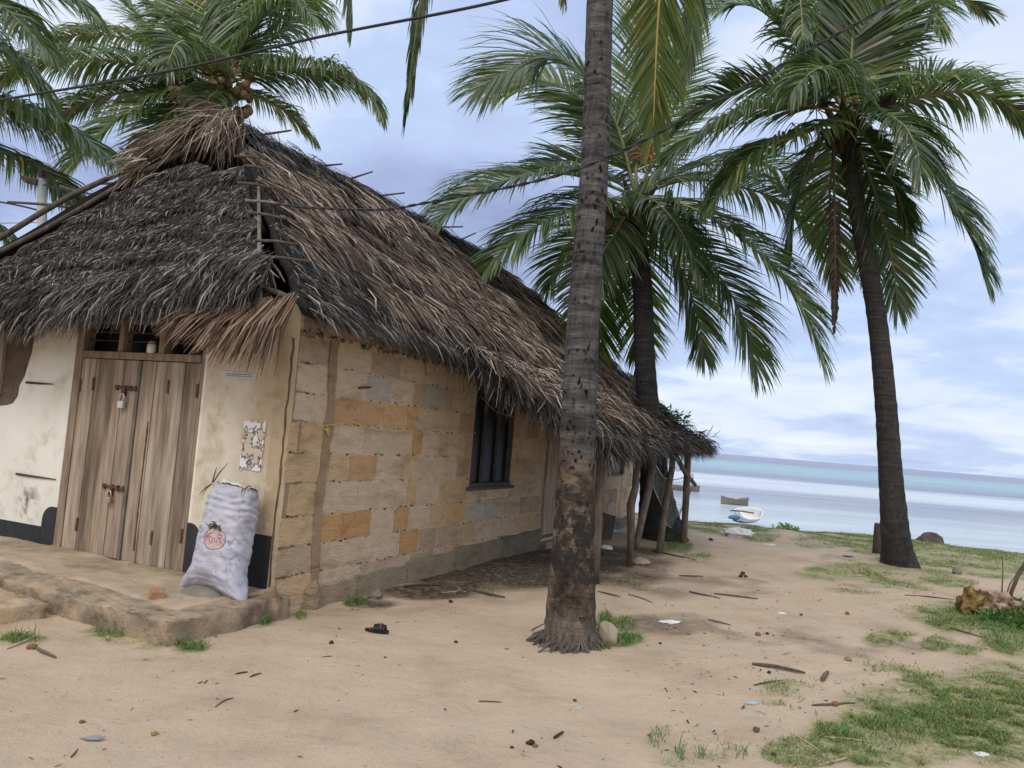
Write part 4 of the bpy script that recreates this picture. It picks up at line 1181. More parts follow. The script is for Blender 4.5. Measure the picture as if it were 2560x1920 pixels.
    near = NCOR + (APEX - NCOR) * ((P[:, 2] - NCOR[2]) / (APEX[2] - NCOR[2]))[:, None]
    dn = P[:, 1] - near[:, 1]
    lim = 0.55 + 0.25 * vnoise(P[:, 2] * 3, P[:, 2] * 0, 8)
    keep = (dl > lim) & (dn > 0.25 * np.clip((t - 0.45) / 0.55, 0, 1) + 0.02 + 0.10 * vnoise(P[:, 2] * 6, P[:, 2] * 0 + 1, 8))
    topcut = 0.30 + 0.05 * np.sin(s * 7 + 1)
    keep &= (t > topcut)
    P, t = P[keep], t[keep]
    k = len(P)
    P = P + nF * ((fbm(P[:, 0] * 1.3 + 9, P[:, 1] * 1.3 + P[:, 2] * 1.3 + 9, 2) - 0.5) * 0.16)[:, None]
    swirl = (fbm(P[:, 1] * 1.5, t * 5, 44, 3) - 0.5) * 1.8
    saw = np.mod(t * 8 + 1.2 * fbm(P[:, 1] * 1.2, t * 2, 173, 3), 1.0)
    P = P + nF * (0.042 * saw ** 1.5)[:, None]
    D = dF + np.array([0, 1.0, 0]) * (swirl + r.normal(0, 0.62, k) + 0.30)[:, None]
    L = r.uniform(0.06, 0.17, k) * (1 + 0.5 * (t > 0.8)); w = r.uniform(0.004, 0.012, k) * (1 + 0.3 * (t > 0.8))
    V, Q = strands(P, D, np.tile(nF, (k, 1)), L, w, r.uniform(0.0, 0.13, k), r.uniform(0.0, 0.15, k), r)
    parts.append((V, Q, 0))
    # a thicker shaggy skirt along the front eave
    n = 9000
    v = 0.02 + 5.2 * r.random(n)
    tt = r.random(n)
    P = np.stack([-0.28 - 0.20 * tt + r.normal(0, 0.03, n), v, 2.68 - 0.33 * tt + r.normal(0, 0.025, n) - 0.13 * np.clip((v - 1.6) / 0.8, 0, 1) + 0.13 * np.clip((0.9 - v) / 0.2, 0, 1)], 1)
    P = P + nF * 0.05
    swirl = (fbm(v * 2.2, tt * 2, 47, 3) - 0.5) * 1.6
    D = dF + np.array([-0.05, 1.0, 0]) * (swirl + r.normal(0, 0.25, n) + 0.35)[:, None] + np.array([0, 0, -0.45]) * tt[:, None]
    V, Q = strands(P, D, np.tile(nF, (n, 1)), r.uniform(0.14, 0.30, n), r.uniform(0.006, 0.014, n), r.uniform(0.0, 0.12, n), r.uniform(0.05, 0.25, n), r)
    parts.append((V, Q, 0))
    # tufts under the gablet and bundles hanging off the apex
    for (u, v, z), cnt, ln, dd in [((0.72, 2.95, 4.08), 160, 0.32, (-0.5, 0.35, -0.6)), ((1.22, 2.62, 4.80), 130, 0.62, (-0.55, 0.25, -0.75)), ((1.25, 2.35, 4.80), 130, 0.60, (-0.5, -0.25, -0.8)), ((1.3, 2.5, 4.86), 90, 0.5, (-0.3, 0.6, -0.35)), ((1.15, 2.75, 4.72), 150, 0.62, (-0.55, 0.45, -0.65)), ((1.2, 2.2, 4.62), 120, 0.55, (-0.5, -0.1, -0.8)), ((0.95, 3.1, 4.45), 120, 0.5, (-0.5, 0.5, -0.6))]:
        P = np.array([u, v, z]) + r.normal(0, 0.06, (cnt, 3))
        D = np.array(dd) + r.normal(0, 0.20, (cnt, 3))
        V, Q = strands(P, D, np.tile(nF, (cnt, 1)), r.uniform(0.5, 1.1, cnt) * ln, r.uniform(0.006, 0.014, cnt), r.uniform(0, 0.1, cnt), r.uniform(0, 0.2, cnt), r)
        parts.append((V, Q, 1))
    # loose wisps at the very top, blown to the left
    cnt = 40
    P = np.array([1.25, 2.55, 4.90]) + r.normal(0, 0.05, (cnt, 3))
    D = np.stack([r.normal(-0.1, 0.2, cnt), r.uniform(0.6, 1.1, cnt), r.normal(0.05, 0.22, cnt)], 1)
    V, Q = strands(P, D, np.tile(np.array([0, 0, 1.0]), (cnt, 1)), r.uniform(0.35, 0.85, cnt), r.uniform(0.005, 0.01, cnt), r.uniform(0.02, 0.1, cnt), r.uniform(0, 0.25, cnt), r)
    parts.append((V, Q, 1))
    # pale short tuft over the door
    cnt = 120
    P = np.array([-0.47, 1.55, 2.36]) + r.normal(0, 1, (cnt, 3)) * np.array([0.03, 0.12, 0.03])
    D = np.array([-0.25, 0.45, -0.6]) + r.normal(0, 0.25, (cnt, 3))
    V, Q = strands(P, D, np.tile(nF, (cnt, 1)), r.uniform(0.1, 0.26, cnt), r.uniform(0.007, 0.014, cnt), r.uniform(0, 0.1, cnt), r.uniform(0, 0.2, cnt), r)
    parts.append((V, Q, 1))
    V, Q, M = join(parts)
    mesh_np('front_thatch', V, Q, [m_tgrey, m_tbrown], roof, midx=M)
    # ---------- reddish fresh leaf panel hanging at the corner of the eave
    cnt = 760
    k = r.random(cnt)
    P = np.stack([-0.47 + 0.03 * r.random(cnt) - 0.04 * k, -0.34 + 1.00 * k, 2.46 - 0.07 * k - 0.05 * np.sin(k * 3.1) + r.normal(0, 0.018, cnt)], 1)
    D = np.stack([-0.16 + r.normal(0, 0.06, cnt), 0.30 + 0.75 * k + r.normal(0, 0.09, cnt), -0.95 + 0.42 * k], 1)
    L = (0.58 - 0.15 * k) * r.uniform(0.7, 1.06, cnt)
    V, Q = strands(P, D, np.tile(np.array([-0.8, 0, 0.5]), (cnt, 1)), L, r.uniform(0.010, 0.026, cnt), r.uniform(0.02, 0.10, cnt), r.uniform(0.04, 0.16, cnt), r)
    p = mesh_np('leaf_panel', V, Q, [m_tfresh], roof)
    p['label'] = 'fresh reddish brown palm leaf panel at the eave corner'
    # ---------- timber that shows
    mbp = MB()
    def pole(name, pts, rad, m, wob=0.08):
        b = MB(); b.tube(pts, rad, 8, wob=wob); return b.build(name, m, roof, smooth=True)
    def lerp(a, b, t): return a + (b - a) * t
    out = nF * 0.05 + nS * 0.05
    ra, rb = np.array([-0.36, 0.10, 2.44]), np.array([0.52, 1.10, 3.68])
    hp = [lerp(ra, rb, t) + nF * 0.02 + np.array([0.0, 0.0, 0.012 * math.sin(t * 9)]) for t in (-0.03, 0.25, 0.5, 0.75, 1.0)]
    pole('rafter_pole', hp, [0.020, 0.019, 0.018, 0.016, 0.012], m_pole)
    lp = [lerp(LCOR, APEX, t) + np.array([-0.08, 0.0, 0.0 + 0.03 * math.sin(t * 14)]) for t in np.linspace(-0.08, 0.93, 12)]
    pole('rafter_pole', lp, list(np.linspace(0.036, 0.026, 12)), m_dpole)
    lp2 = [lerp(LCOR, APEX, t) + np.array([-0.02, -0.20, -0.06 + 0.03 * math.sin(t * 11)]) for t in np.linspace(0.25, 0.92, 8)]
    pole('rafter_pole', lp2, 0.028, m_dpole)
    # battens crossing the open near hip
    for t, a, b in [(0.66, -0.16, 0.16), (0.60, -0.10, 0.12), (0.49, -0.24, 0.12), (0.40, -0.22, 0.16), (0.33, -0.26, 0.12), (0.21, -0.26, 0.10), (0.14, -0.30, 0.16)]:
        c = lerp(NCOR, APEX, t) + out * 1.25
        dd = unit(np.array([0.30, -0.95, -0.05 + random.uniform(-0.08, 0.05)]))
        pole('batten', [c + dd * a, c + dd * (a + b) / 2 + np.array([0, 0, 0.01]), c + dd * b], [0.014, 0.013, 0.009], random.choice([m_pole, m_dpole, m_dpole]))
    # eave log at the corner, and the bare batten under the side eave
    a = to_h(Y(635, 712, 6.05)); b = to_h(Y(762, 762, 5.95)); c = to_h(Y(835, 790, 6.1))
    pole('eave_log', [a, (a + b) / 2 + np.array([0, 0, 0.01]), b, c], [0.017, 0.024, 0.022, 0.018], m_dpole)
    pole('batten', [(1.32, -0.42, 2.36), (1.75, -0.42, 2.355), (2.25, -0.42, 2.33)], [0.018, 0.02, 0.016], m_pole)
    # stray stems hanging across the open hip
    for (p0, p1) in [((660, 640), (690, 722)), ((675, 650), (712, 705)), ((710, 655), (768, 745)), ((640, 690), (655, 715))]:
        a = to_h(Y(*p0, 6.9)); b = to_h(Y(*p1, 6.2))
        pole('loose_stem', [a, (a + b) / 2 + np.array([0.02, 0, 0.0]), b], [0.010, 0.012, 0.006], m_pole)
    # ends of battens that stick out past the ridge
    for px, py, qx, qy in [(660, 335, 728, 326), (812, 412, 856, 410), (880, 448, 932, 429), (955, 487, 1012, 482), (1085, 564, 1158, 567), (1150, 605, 1190, 582), (1230, 657, 1268, 656)]:
        dist = 8.6 + (px - 576) / 650 * 6.2
        a = to_h(Y(px - 20, py + 4, dist)); b = to_h(Y(qx, qy, dist - 0.05))
        pole('batten', [a, (a + b) / 2, b], [0.017, 0.015, 0.012], m_dpole)
    # sticks poking out of the left hip
    for px, py, qx, qy in [(300, 370, 395, 412), (350, 375, 420, 405), (425, 360, 470, 378), (450, 357, 520, 357), (235, 460, 350, 462), (150, 466, 215, 492), (225, 510, 270, 465), (20, 505, 230, 525)]:
        a = to_h(Y(px, py, 9.0)); b = to_h(Y(qx, qy, 8.75))
        pole('batten', [a, (a + b) / 2 + np.array([0, 0, 0.015]), b], [0.014, 0.016, 0.014], m_dpole)
    # broken end of the far eave
    a = to_h(Y(1600, 985, 15.2)); b = to_h(Y(1660, 1018, 15.0)); c = to_h(Y(1672, 1028, 15.0))
    pole('batten', [a, b, c], [0.05, 0.035, 0.02], m_dpole)
    # dry fronds that hang over the window from the eave
    cnt = 90
    P = np.array([2.9, -0.72, 2.2]) + r.normal(0, 1, (cnt, 3)) * np.array([0.35, 0.08, 0.10])
    D = np.array([0.1, -0.12, -1.0]) + r.normal(0, 0.12, (cnt, 3))
    V, Q = strands(P, D, np.tile(np.array([0, -1.0, 0.2]), (cnt, 1)), r.uniform(0.2, 0.55, cnt), r.uniform(0.006, 0.014, cnt), r.uniform(0, 0.06, cnt), r.uniform(0, 0.12, cnt), r)
    mesh_np('hanging_fringe', V, Q, [m_tbrown], roof)
    return nS


build_roof()


# ------------------------------------------------------------------ lean-to along the far part of the side wall
def build_leanto():
    r = np.random.default_rng(23)
    lt = thing('lean_to', 'thatched lean-to on crooked poles along the far side of the block house', 'shed', HC, HROT)
    A = np.array([2.05, -0.30, 2.44]); B = np.array([9.2, -0.30, 2.40]); C_ = np.array([3.25, -1.62, 1.56]); D_ = np.array([8.9, -1.62, 1.70])
    v, q, n = face_base(A, B, C_, D_, 60, 16, 0.10, 31, 0.05)
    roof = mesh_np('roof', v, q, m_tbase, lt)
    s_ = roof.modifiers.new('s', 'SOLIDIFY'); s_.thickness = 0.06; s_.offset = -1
    nn = n
    dS = unit(np.array([0.1, -1.32, -0.86]))
    parts = []
    k = 26000
    s = r.random(k) ** 1.25; t = r.random(k)
    P = bil(A, B, C_, D_, s, t)
    P = P + nn * ((fbm(P[:, 0] * 1.3 + 9, P[:, 1] * 1.3 + P[:, 2] * 1.3 + 9, 31) - 0.5) * 0.10)[:, None]
    sw = (fbm(P[:, 0] * 1.6, t * 4, 54, 3) - 0.5) * 1.3 + r.normal(0, 0.2, k) + 0.1
    D = dS + np.array([1.0, 0, 0]) * sw[:, None]
    V, Q = strands(P, D, np.tile(nn, (k, 1)), r.uniform(0.15, 0.36, k), r.uniform(0.006, 0.013, k), r.uniform(0.0, 0.13, k), r.uniform(0.02, 0.15, k), r)
    parts.append((V, Q, 0))
    k = 5200
    s = r.random(k) ** 1.6; t = np.clip(r.normal(0.25, 0.16, k), 0, 1)
    P = bil(A, B, C_, D_, s * 0.6, t) + nn * 0.06
    D = dS + np.array([1.0, 0, 0]) * (r.normal(0.2, 0.35, k) + (fbm(P[:, 0] * 3, t * 5, 57, 2) - 0.5) * 1.2)[:, None]
    V, Q = strands(P, D, np.tile(nn, (k, 1)), r.uniform(0.25, 0.6, k), r.uniform(0.008, 0.018, k), r.uniform(0.02, 0.16, k), r.uniform(0.04, 0.2, k), r)
    parts.append((V, Q, 1))
    # near edge fringe and eave fringe
    k = 2200
    a = r.random(k)
    P = A + (C_ - A) * a[:, None] + r.normal(0, 0.05, (k, 3))
    D = np.array([-0.45, -0.35, -0.75]) + r.normal(0, 0.28, (k, 3))
    V, Q = strands(P, D, np.tile(nn, (k, 1)), r.uniform(0.15, 0.42, k), r.uniform(0.006, 0.014, k), r.uniform(0, 0.12, k), r.uniform(0, 0.2, k), r)
    parts.append((V, Q, 0))
    k = 3600
    a = r.random(k) ** 1.2
    P = C_ + (D_ - C_) * a[:, None] + r.normal(0, 0.05, (k, 3))
    D = np.array([0.15, -0.55, -0.75]) + r.normal(0, 0.3, (k, 3))
    V, Q = strands(P, D, np.tile(nn, (k, 1)), r.uniform(0.10, 0.30, k), r.uniform(0.006, 0.013, k), r.uniform(0, 0.1, k), r.uniform(0, 0.25, k), r)
    parts.append((V, Q, 0))
    k = 900
    a = r.random(k)
    P = B + (D_ - B) * a[:, None] + r.normal(0, 0.06, (k, 3))
    D = np.array([0.8, -0.3, -0.3]) + r.normal(0, 0.35, (k, 3))
    V, Q = strands(P, D, np.tile(nn, (k, 1)), r.uniform(0.12, 0.36, k), r.uniform(0.01, 0.02, k), r.uniform(0, 0.1, k), r.uniform(0, 0.3, k), r)
    parts.append((V, Q, 0))
    V, Q, M = join(parts)
    mesh_np('thatch', V, Q, [m_tgrey, m_tbrown], roof, midx=M)
    def post(pts, rad, name='post', m=m_post):
        b = MB(); b.tube(pts, rad, 10, wob=0.10)
        return b.build(name, m, lt, smooth=True)
    def on_v(px, py, v):
        d = ray(px, py); n_ = HV
        p = EYEV + d * (((HC + HV * v - EYEV) @ n_) / (d @ n_))
        return to_h(p)
    def path(pix, v, rad):
        pts = [on_v(a, b, v) for a, b in pix]
        pts[0] = pts[0] + np.array([0, 0, -0.06]); pts[-1] = pts[-1] + np.array([0, 0.05, 0.12])
        post(pts, rad)
    path([(1488, 1455), (1490, 1380), (1492, 1300), (1496, 1230), (1503, 1165), (1506, 1120)], -1.48, [0.05, 0.052, 0.062, 0.046, 0.05, 0.04])
    path([(1574, 1415), (1578, 1340), (1577, 1262), (1588, 1220), (1592, 1170), (1600, 1122)], -1.45, [0.045, 0.045, 0.055, 0.048, 0.05, 0.045])
    path([(1590, 1360), (1604, 1300), (1622, 1220), (1632, 1160), (1637, 1100)], -1.42, [0.045, 0.05, 0.055, 0.058, 0.065])
    path([(1648, 1382), (1655, 1320), (1668, 1240), (1680, 1170), (1690, 1115)], -1.42, [0.055, 0.052, 0.05, 0.05, 0.05])
    path([(1707, 1362), (1712, 1300), (1716, 1220), (1719, 1160), (1723, 1110)], -1.43, [0.06, 0.058, 0.06, 0.058, 0.056])
    post([on_v(1690, 1140, -1.43), on_v(1712, 1180, -1.45), on_v(1738, 1212, -1.47)], [0.04, 0.04, 0.03], 'brace')
    for (a, b) in [((1700, 1112), (1776, 1120)), ((1715, 1108), (1764, 1130)), ((1500, 1122), (1650, 1100)), ((1600, 1104), (1740, 1106))]:
        post([on_v(*a, -1.55), on_v((a[0] + b[0]) / 2, (a[1] + b[1]) / 2, -1.56), on_v(*b, -1.57)], 0.035, 'eave_pole', m_dpole)
    # thin loose stems dangling from the eave
    for pts in [((1655, 1110), (1668, 1160), (1655, 1220), (1650, 1250)), ((1750, 1115), (1740, 1132), (1726, 1138)), ((1700, 1115), (1704, 1150), (1700, 1175))]:
        post([on_v(a, b, -1.5) for a, b in pts], 0.008, 'loose_stem', m_dpole)
    # little weeds on top, where the two roofs meet
    return on_v


on_v = build_leanto()


def leaf_tuft(name, label, cat, centers, n, size, spread, m, group=None, upright=0.6, seed=1):
    """low leafy plant: many small pointed leaves on short arching stems"""
    r = np.random.default_rng(seed)
    base = np.mean(np.array(centers), 0)
    V, Q, o = [], [], 0
    for c in centers:
        c = np.array(c)
        P = c - base + r.normal(0, 1, (n, 3)) * np.array(spread)
        P[:, 2] = np.abs(P[:, 2])
        D = r.normal(0, 1, (n, 3)); D[:, 2] = np.abs(D[:, 2]) * upright + 0.1
        D = unit(D)
        nr = unit(np.cross(D, r.normal(0, 1, (n, 3))))
        v, q = strands(P, D, nr, r.uniform(0.6, 1.2, n) * size, r.uniform(0.25, 0.4, n) * size, r.uniform(0, 0.2, n), r.uniform(0, 0.4, n), r)
        V.append(v); Q.append(q + o); o += len(v)
    ob = mesh_np(name, np.concatenate(V), np.concatenate(Q), m, loc=base)
    return tag(ob, label, cat, group)


# ================================================================== PALMS
def crom(P, n):
    P = np.asarray(P, float)
    P = np.vstack([2 * P[0] - P[1], P, 2 * P[-1] - P[-2]])
    seg = len(P) - 3
    out = []
    for k in range(n):
        x = k / (n - 1) * seg
        i = min(int(x), seg - 1); t = x - i
        a, b, c, d = P[i:i + 4]
        out.append(0.5 * ((2 * b) + (-a + c) * t + (2 * a - 5 * b + 4 * c - d) * t ** 2 + (-a + 3 * b - 3 * c + d) * t ** 3))
    return np.array(out)


def frond(parent, base, ctrl, L=0.95, nl=85, droop=0.32, width=0.036, seed=0, hint=None, m=None, mr=None, r0=0.032, vee=0.25, ragged=0.04, start=0.12, ang=1.0, dens=1.70):
    """one palm frond: leaflets are its mesh, the midrib a sub-part. ctrl in world coordinates"""
    r = np.random.default_rng(seed)
    nl = int(nl * dens); L = L * 1.36; droop = droop * (0.60 if droop < 0.45 else 0.80)
    n = 60
    P = crom(np.array(ctrl) - base, n)
    seglen = np.linalg.norm(np.diff(P, axis=0), axis=1)
    cum = np.concatenate([[0], np.cumsum(seglen)]); tot = cum[-1]
    tt = np.linspace(0, 1, n)
    Pr = np.stack([np.interp(tt * tot, cum, P[:, i]) for i in range(3)], 1)
    T = unit(np.gradient(Pr, axis=0))
    if hint is None:
        out = Pr[-1] - Pr[0]; out[2] = 0
        hint = np.array([0, 0, 1.0]) + 0.35 * unit(out)
    hint = np.asarray(hint, float)
    Nn = unit(hint - (T @ hint)[:, None] * T)
    S = np.cross(T, Nn)
    ts = start + (1 - start) * (np.arange(nl) + r.uniform(-0.6, 0.6, nl)) / nl
    ts = np.clip(ts, 0, 0.995)
    vs = []
    for side in (-1, 1):
        keep = r.random(nl) > ragged
        t = ts[keep]; k = len(t)
        f = t * (n - 1); i0 = np.minimum(f.astype(int), n - 2); fr = (f - i0)[:, None]
        p = Pr[i0] * (1 - fr) + Pr[i0 + 1] * fr
        Tt, Nt, St = T[i0], Nn[i0], S[i0]
        prof = np.interp(t, [0, 0.12, 0.35, 0.65, 0.9, 1.0], [0.45, 0.7, 1.0, 0.92, 0.6, 0.40]) * L * r.uniform(0.85, 1.1, k)
        cl = (vnoise(t * 38 + seed, t * 0 + side + 5, seed + 3) - 0.5)
        cl2 = (vnoise(t * 9 + seed, t * 0 + side + 5, seed + 7) - 0.5)
        al = np.interp(t, [0, 0.5, 0.9, 1.0], [1.20, 0.95, 0.60, 0.22]) * ang + r.normal(0, 0.05, k) + cl * 0.22
        be = vee + r.normal(0, 0.07, k) + cl2 * 0.45
        d = np.cos(al)[:, None] * Tt + np.sin(al)[:, None] * (side * St * np.cos(be)[:, None] + Nt * np.sin(be)[:, None])
        g = droop * r.uniform(0.6, 1.5, k) * (1 + 1.2 * cl2)
        tw = r.normal(0.0, 0.45, k)
        prof = prof * (1 + 0.25 * cl)
        q = p.copy(); rows = []
        for s in range(5):
            wv = Tt - np.sum(Tt * d, 1)[:, None] * d
            wv = unit(wv); nb = np.cross(d, wv)
            wv = wv * np.cos(tw)[:, None] + nb * np.sin(tw)[:, None]
            ww = width * [0.55, 1.0, 0.9, 0.6, 0.08][s] * 0.5
            rows += [q - wv * ww, q + wv * ww]
            q = q + d * (prof / 4)[:, None]
            d = unit(d + np.array([0, 0, -1.0]) * (g * (0.6 + 0.35 * s))[:, None])
        vs.append(np.stack(rows, 1))
    V = np.concatenate(vs, 0); k = len(V)
    b = (np.arange(k) * 10)[:, None]
    Q = np.concatenate([b + np.array([[2 * s, 2 * s + 1, 2 * s + 3, 2 * s + 2]]) for s in range(4)], 1).reshape(-1, 4)
    o = mesh_np('frond', V.reshape(-1, 3), Q, m or m_leaf, parent)
    mb = MB(); mb.tube(Pr[::2], list(np.linspace(r0, r0 * 0.18, len(Pr[::2]))), 6)
    mb.build('midrib', mr or m_rachis, o, smooth=True)
    return o


def trunk(parent, base, ctrl, rads, m, rings=True, n=90, seed=0, root_flare=0.0):
    """tapered, ringed palm stem; ctrl world points, rads at the same points"""
    r = np.random.default_rng(seed)
    P = crom(np.array(ctrl) - base, n)
    rad = np.interp(np.linspace(0, 1, n), np.linspace(0, 1, len(rads)), rads)
    k = 28
    V = []
    T = unit(np.gradient(P, axis=0))
    for i in range(n):
        a = np.array([1.0, 0, 0]); a = unit(a - T[i] * (a @ T[i])); b = np.cross(T[i], a)
        ring = 1 + (0.035 * ((i % 3) == 0) if rings else 0) + r.normal(0, 0.006)
        for j in range(k):
            th = 2 * math.pi * j / k
            fl = 1 + root_flare * max(0, 1 - i / (n * 0.06)) * (0.35 + 0.65 * abs(math.sin(th * 4.5 + 1))) + r.normal(0, 0.010)
            V.append(P[i] + (a * math.cos(th) + b * math.sin(th)) * rad[i] * ring * fl)
    i = np.arange(n * k).reshape(n, k)
    Q = np.stack([i[:-1], np.roll(i[:-1], -1, 1), np.roll(i[1:], -1, 1), i[1:]], -1).reshape(-1, 4)
    return mesh_np('trunk', np.array(V), Q, m, parent, smooth=True)


def coconuts(parent, base, pts, rad, m=None):
    for k, p in enumerate(pts):
        mb = MB()
        vs, fs = blob(np.array(p) - base, rad, k + 1, 0.08, 1.5, 2, (0.9, 0.9, 1.15)); mb.add(vs, fs)
        mb.build('coconut', m or m_coco, parent, smooth=True)


def stalks(parent, base, c, n, length, seed, m=None, down=0.2):
    r = random.Random(seed)
    mb = MB()
    c = np.array(c) - base
    for i in range(n):
        d = unit(np.array([r.uniform(-1, 1), r.uniform(-1, 1), r.uniform(-0.4, 0.7)]))
        a = c + d * 0.05
        mb.tube([a, a + d * length * 0.6, a + d * length + np.array([0, 0, -down * length])], [0.010, 0.008, 0.004], 5)
    mb.build('flower_stalk', m or m_stalk, parent)


def boot(parent, base, c, rad, h, seed):
    """fibrous mass of old leaf bases under the crown"""
    mb = MB()
    r = random.Random(seed)
    c = np.array(c) - base
    for i in range(26):
        th = r.uniform(0, 6.28); z = r.uniform(-h, h * 0.5)
        a = c + np.array([math.cos(th) * rad * 0.6, math.sin(th) * rad * 0.6, z])
        b = a + np.array([math.cos(th) * rad * r.uniform(0.5, 1.3), math.sin(th) * rad * r.uniform(0.5, 1.3), r.uniform(0.1, 0.4)])
        mb.tube([a, (a + b) / 2, b], [rad * 0.30, rad * 0.22, rad * 0.08], 6, wob=0.15)
    mb.build('leaf_base', m_huskd, parent)


def palm(label, base, trunk_pix, rads, crown, depth, fronds, m_tr, name='coconut_palm', flare=0.0, seed=0, lean_depth=None):
    """trunk_pix: survey points (px,py,depth); fronds: list of (points [(px,py,d_depth)...], options)"""
    root = thing(name, label, 'palm tree', base, 0, 'coconut palms around the house')
    pts = [np.array(base) + np.array([0, 0, -0.12])] + [Y(*p) for p in trunk_pix]
    trunk(root, np.array(base), pts, rads, m_tr, seed=seed, root_flare=flare)
    cw = Y(crown[0], crown[1], depth)
    for i, (pp, opt) in enumerate(fronds):
        ctrl = [cw + np.array([0, 0, 0.0])] + [Y(x, y, depth + dd) for x, y, dd in pp]
        frond(root, np.array(base), ctrl, seed=seed * 100 + i, **opt)
    return root, cw


BACK = np.array([0, -1.0, 0.25])       # fronds seen face on
Dead = dict(m=m_leafd, mr=m_dpole, droop=0.6, L=0.6, nl=50, width=0.03)
Yl = dict(mr=m_rachisy)

# --- foreground palm, crown above the frame
b1 = G(1425, 1608, 0.0)
p1, c1 = palm('nearest tall coconut palm with pitted bark standing in the sand before the house wall', b1,
     [(1428, 1500, 6.11), (1440, 1200, 6.12), (1458, 800, 6.15), (1487, 400, 6.2), (1500, 0, 6.25), (1520, -420, 6.35), (1535, -640, 6.4)],
     [0.215, 0.185, 0.144, 0.127, 0.114, 0.107, 0.10, 0.09], (1535, -650), 6.4, [
     ([(1330, -740, -0.2), (1150, -480, -0.4), (1060, -60, -0.4), (1012, 290, -0.3)], dict(L=0.36, nl=120, droop=0.9, hint=(-0.6, 0.3, 0.7), width=0.022, ang=0.55, vee=-0.2)),
     ([(1250, -900, 0.2), (1000, -640, 0.4), (890, -200, 0.4), (878, 62, 0.4)], dict(L=0.5, nl=110, droop=0.8, width=0.022, ang=0.6)),
     ([(1650, -760, 0.5), (1700, -420, 0.9), (1650, -20, 1.0), (1632, 335, 1.0)], dict(L=0.62, nl=210, droop=0.16, hint=(0, -1, 0.2), vee=-0.15, m=m_leafy, mr=m_rachisy, width=0.024, ang=0.80)),
     ([(1700, -780, 1.0), (1780, -420, 1.5), (1740, 0, 1.6), (1705, 230, 1.5)], dict(L=0.55, nl=150, droop=0.2, hint=(-0.2, -1, 0.2), vee=-0.1, width=0.024, ang=0.6)),
     ([(1480, -860, 0.8), (1420, -560, 1.6), (1415, -180, 1.8), (1412, 0, 1.8)], dict(L=0.4, nl=100, droop=0.6, width=0.02, ang=0.6)),
     ([(1900, -900, 0.6), (2150, -820, 1.0), (2300, -500, 1.2)], dict(L=0.7)),
     ([(1250, -1150, 0.6), (900, -1150, 1.0), (700, -800, 1.2)], dict(L=0.7)),
     ], m_trunk_near, flare=0.50, seed=1)

# --- palm by the lean-to
b2 = G(1655, 1345, 0.0)
F2 = [
    ([(1540, 310, 0), (1462, 199, -0.4), (1388, 138, -0.7), (1300, 160, -1.0), (1205, 215, -1.2)], dict(L=1.25, nl=110, droop=0.22, hint=(0.2, -0.6, 0.8), vee=0.0)),
    ([(1545, 360, 0.3), (1455, 250, 0.5), (1350, 200, 0.6), (1215, 215, 0.6)], dict(L=1.0, nl=95, droop=0.25, hint=(0.2, -0.8, 0.5), vee=0.05)),
    ([(1450, 440, -0.3), (1320, 437, -0.8), (1190, 480, -1.1), (1092, 548, -1.3)], dict(L=0.95, nl=100, droop=0.30, hint=(0, -0.4, 1))),
    ([(1470, 510, -0.6), (1350, 560, -1.1), (1260, 625, -1.4), (1225, 660, -1.5)], dict(L=0.95, nl=95, droop=0.42, hint=(0, -0.3, 1))),
    ([(1560, 560, 0.2), (1520, 660, 0.5), (1500, 780, 0.7), (1500, 870, 0.8)], dict(L=0.8, nl=80, droop=0.2, hint=(-0.3, -1, 0.2), m=m_leafy)),
    ([(1600, 600, 0.8), (1590, 750, 1.0), (1600, 920, 1.1)], dict(L=0.75, nl=80, droop=0.2, hint=(0.2, -1, 0.2), m=m_leafy)),
    ([(1690, 505, -0.4), (1800, 560, -0.9), (1910, 645, -1.3), (2000, 760, -1.5), (2050, 880, -1.5)], dict(L=1.0, nl=115, droop=0.30, hint=(0.3, -0.5, 0.9), **Yl)),
    ([(1690, 570, -0.2), (1790, 680, -0.5), (1860, 800, -0.7), (1890, 920, -0.7)], dict(L=0.95, nl=95, droop=0.32, hint=(0.4, -0.8, 0.5))),
    ([(1660, 590, 0.3), (1715, 700, 0.5), (1745, 800, 0.6), (1760, 890, 0.6)], dict(L=0.8, nl=85, droop=0.32, hint=(0.4, -0.9, 0.4))),
    ([(1720, 450, 0.3), (1860, 470, 0.4), (1980, 520, 0.4), (2080, 640, 0.4)], dict(L=0.9, nl=95, droop=0.5)),
    ([(1700, 430, 0.6), (1830, 400, 1.0), (1960, 430, 1.3), (2040, 520, 1.4)], dict(L=0.9, nl=90, droop=0.45)),
    ([(1660, 340, 0.6), (1700, 210, 1.0), (1730, 110, 1.2), (1745, 30, 1.3)], dict(L=0.6, nl=80, droop=0.1, hint=(0, -1, 0.3))),
    ([(1590, 300, 0.5), (1590, 150, 0.8), (1600, 0, 0.9)], dict(L=0.9, nl=80, droop=0.2, hint=(0, -1, 0.3))),
    ([(1630, 500, -0.7), (1690, 560, -1.3), (1740, 660, -1.6), (1750, 700, -1.6)], dict(L=0.7, nl=75, droop=0.5)),
    ([(1520, 440, 0.6), (1430, 400, 1.2), (1330, 420, 1.6)], dict(L=0.8, nl=80, droop=0.3)),
    ([(1540, 580, -0.2), (1470, 690, -0.3), (1440, 790, -0.3)], dict(L=0.7, nl=75, droop=0.35, hint=(-0.4, -1, 0.3))),
    ([(1480, 560, 1.0), (1400, 640, 1.4), (1370, 720, 1.5)], dict(L=0.8, nl=75, droop=0.35, m=m_leafy)),
]
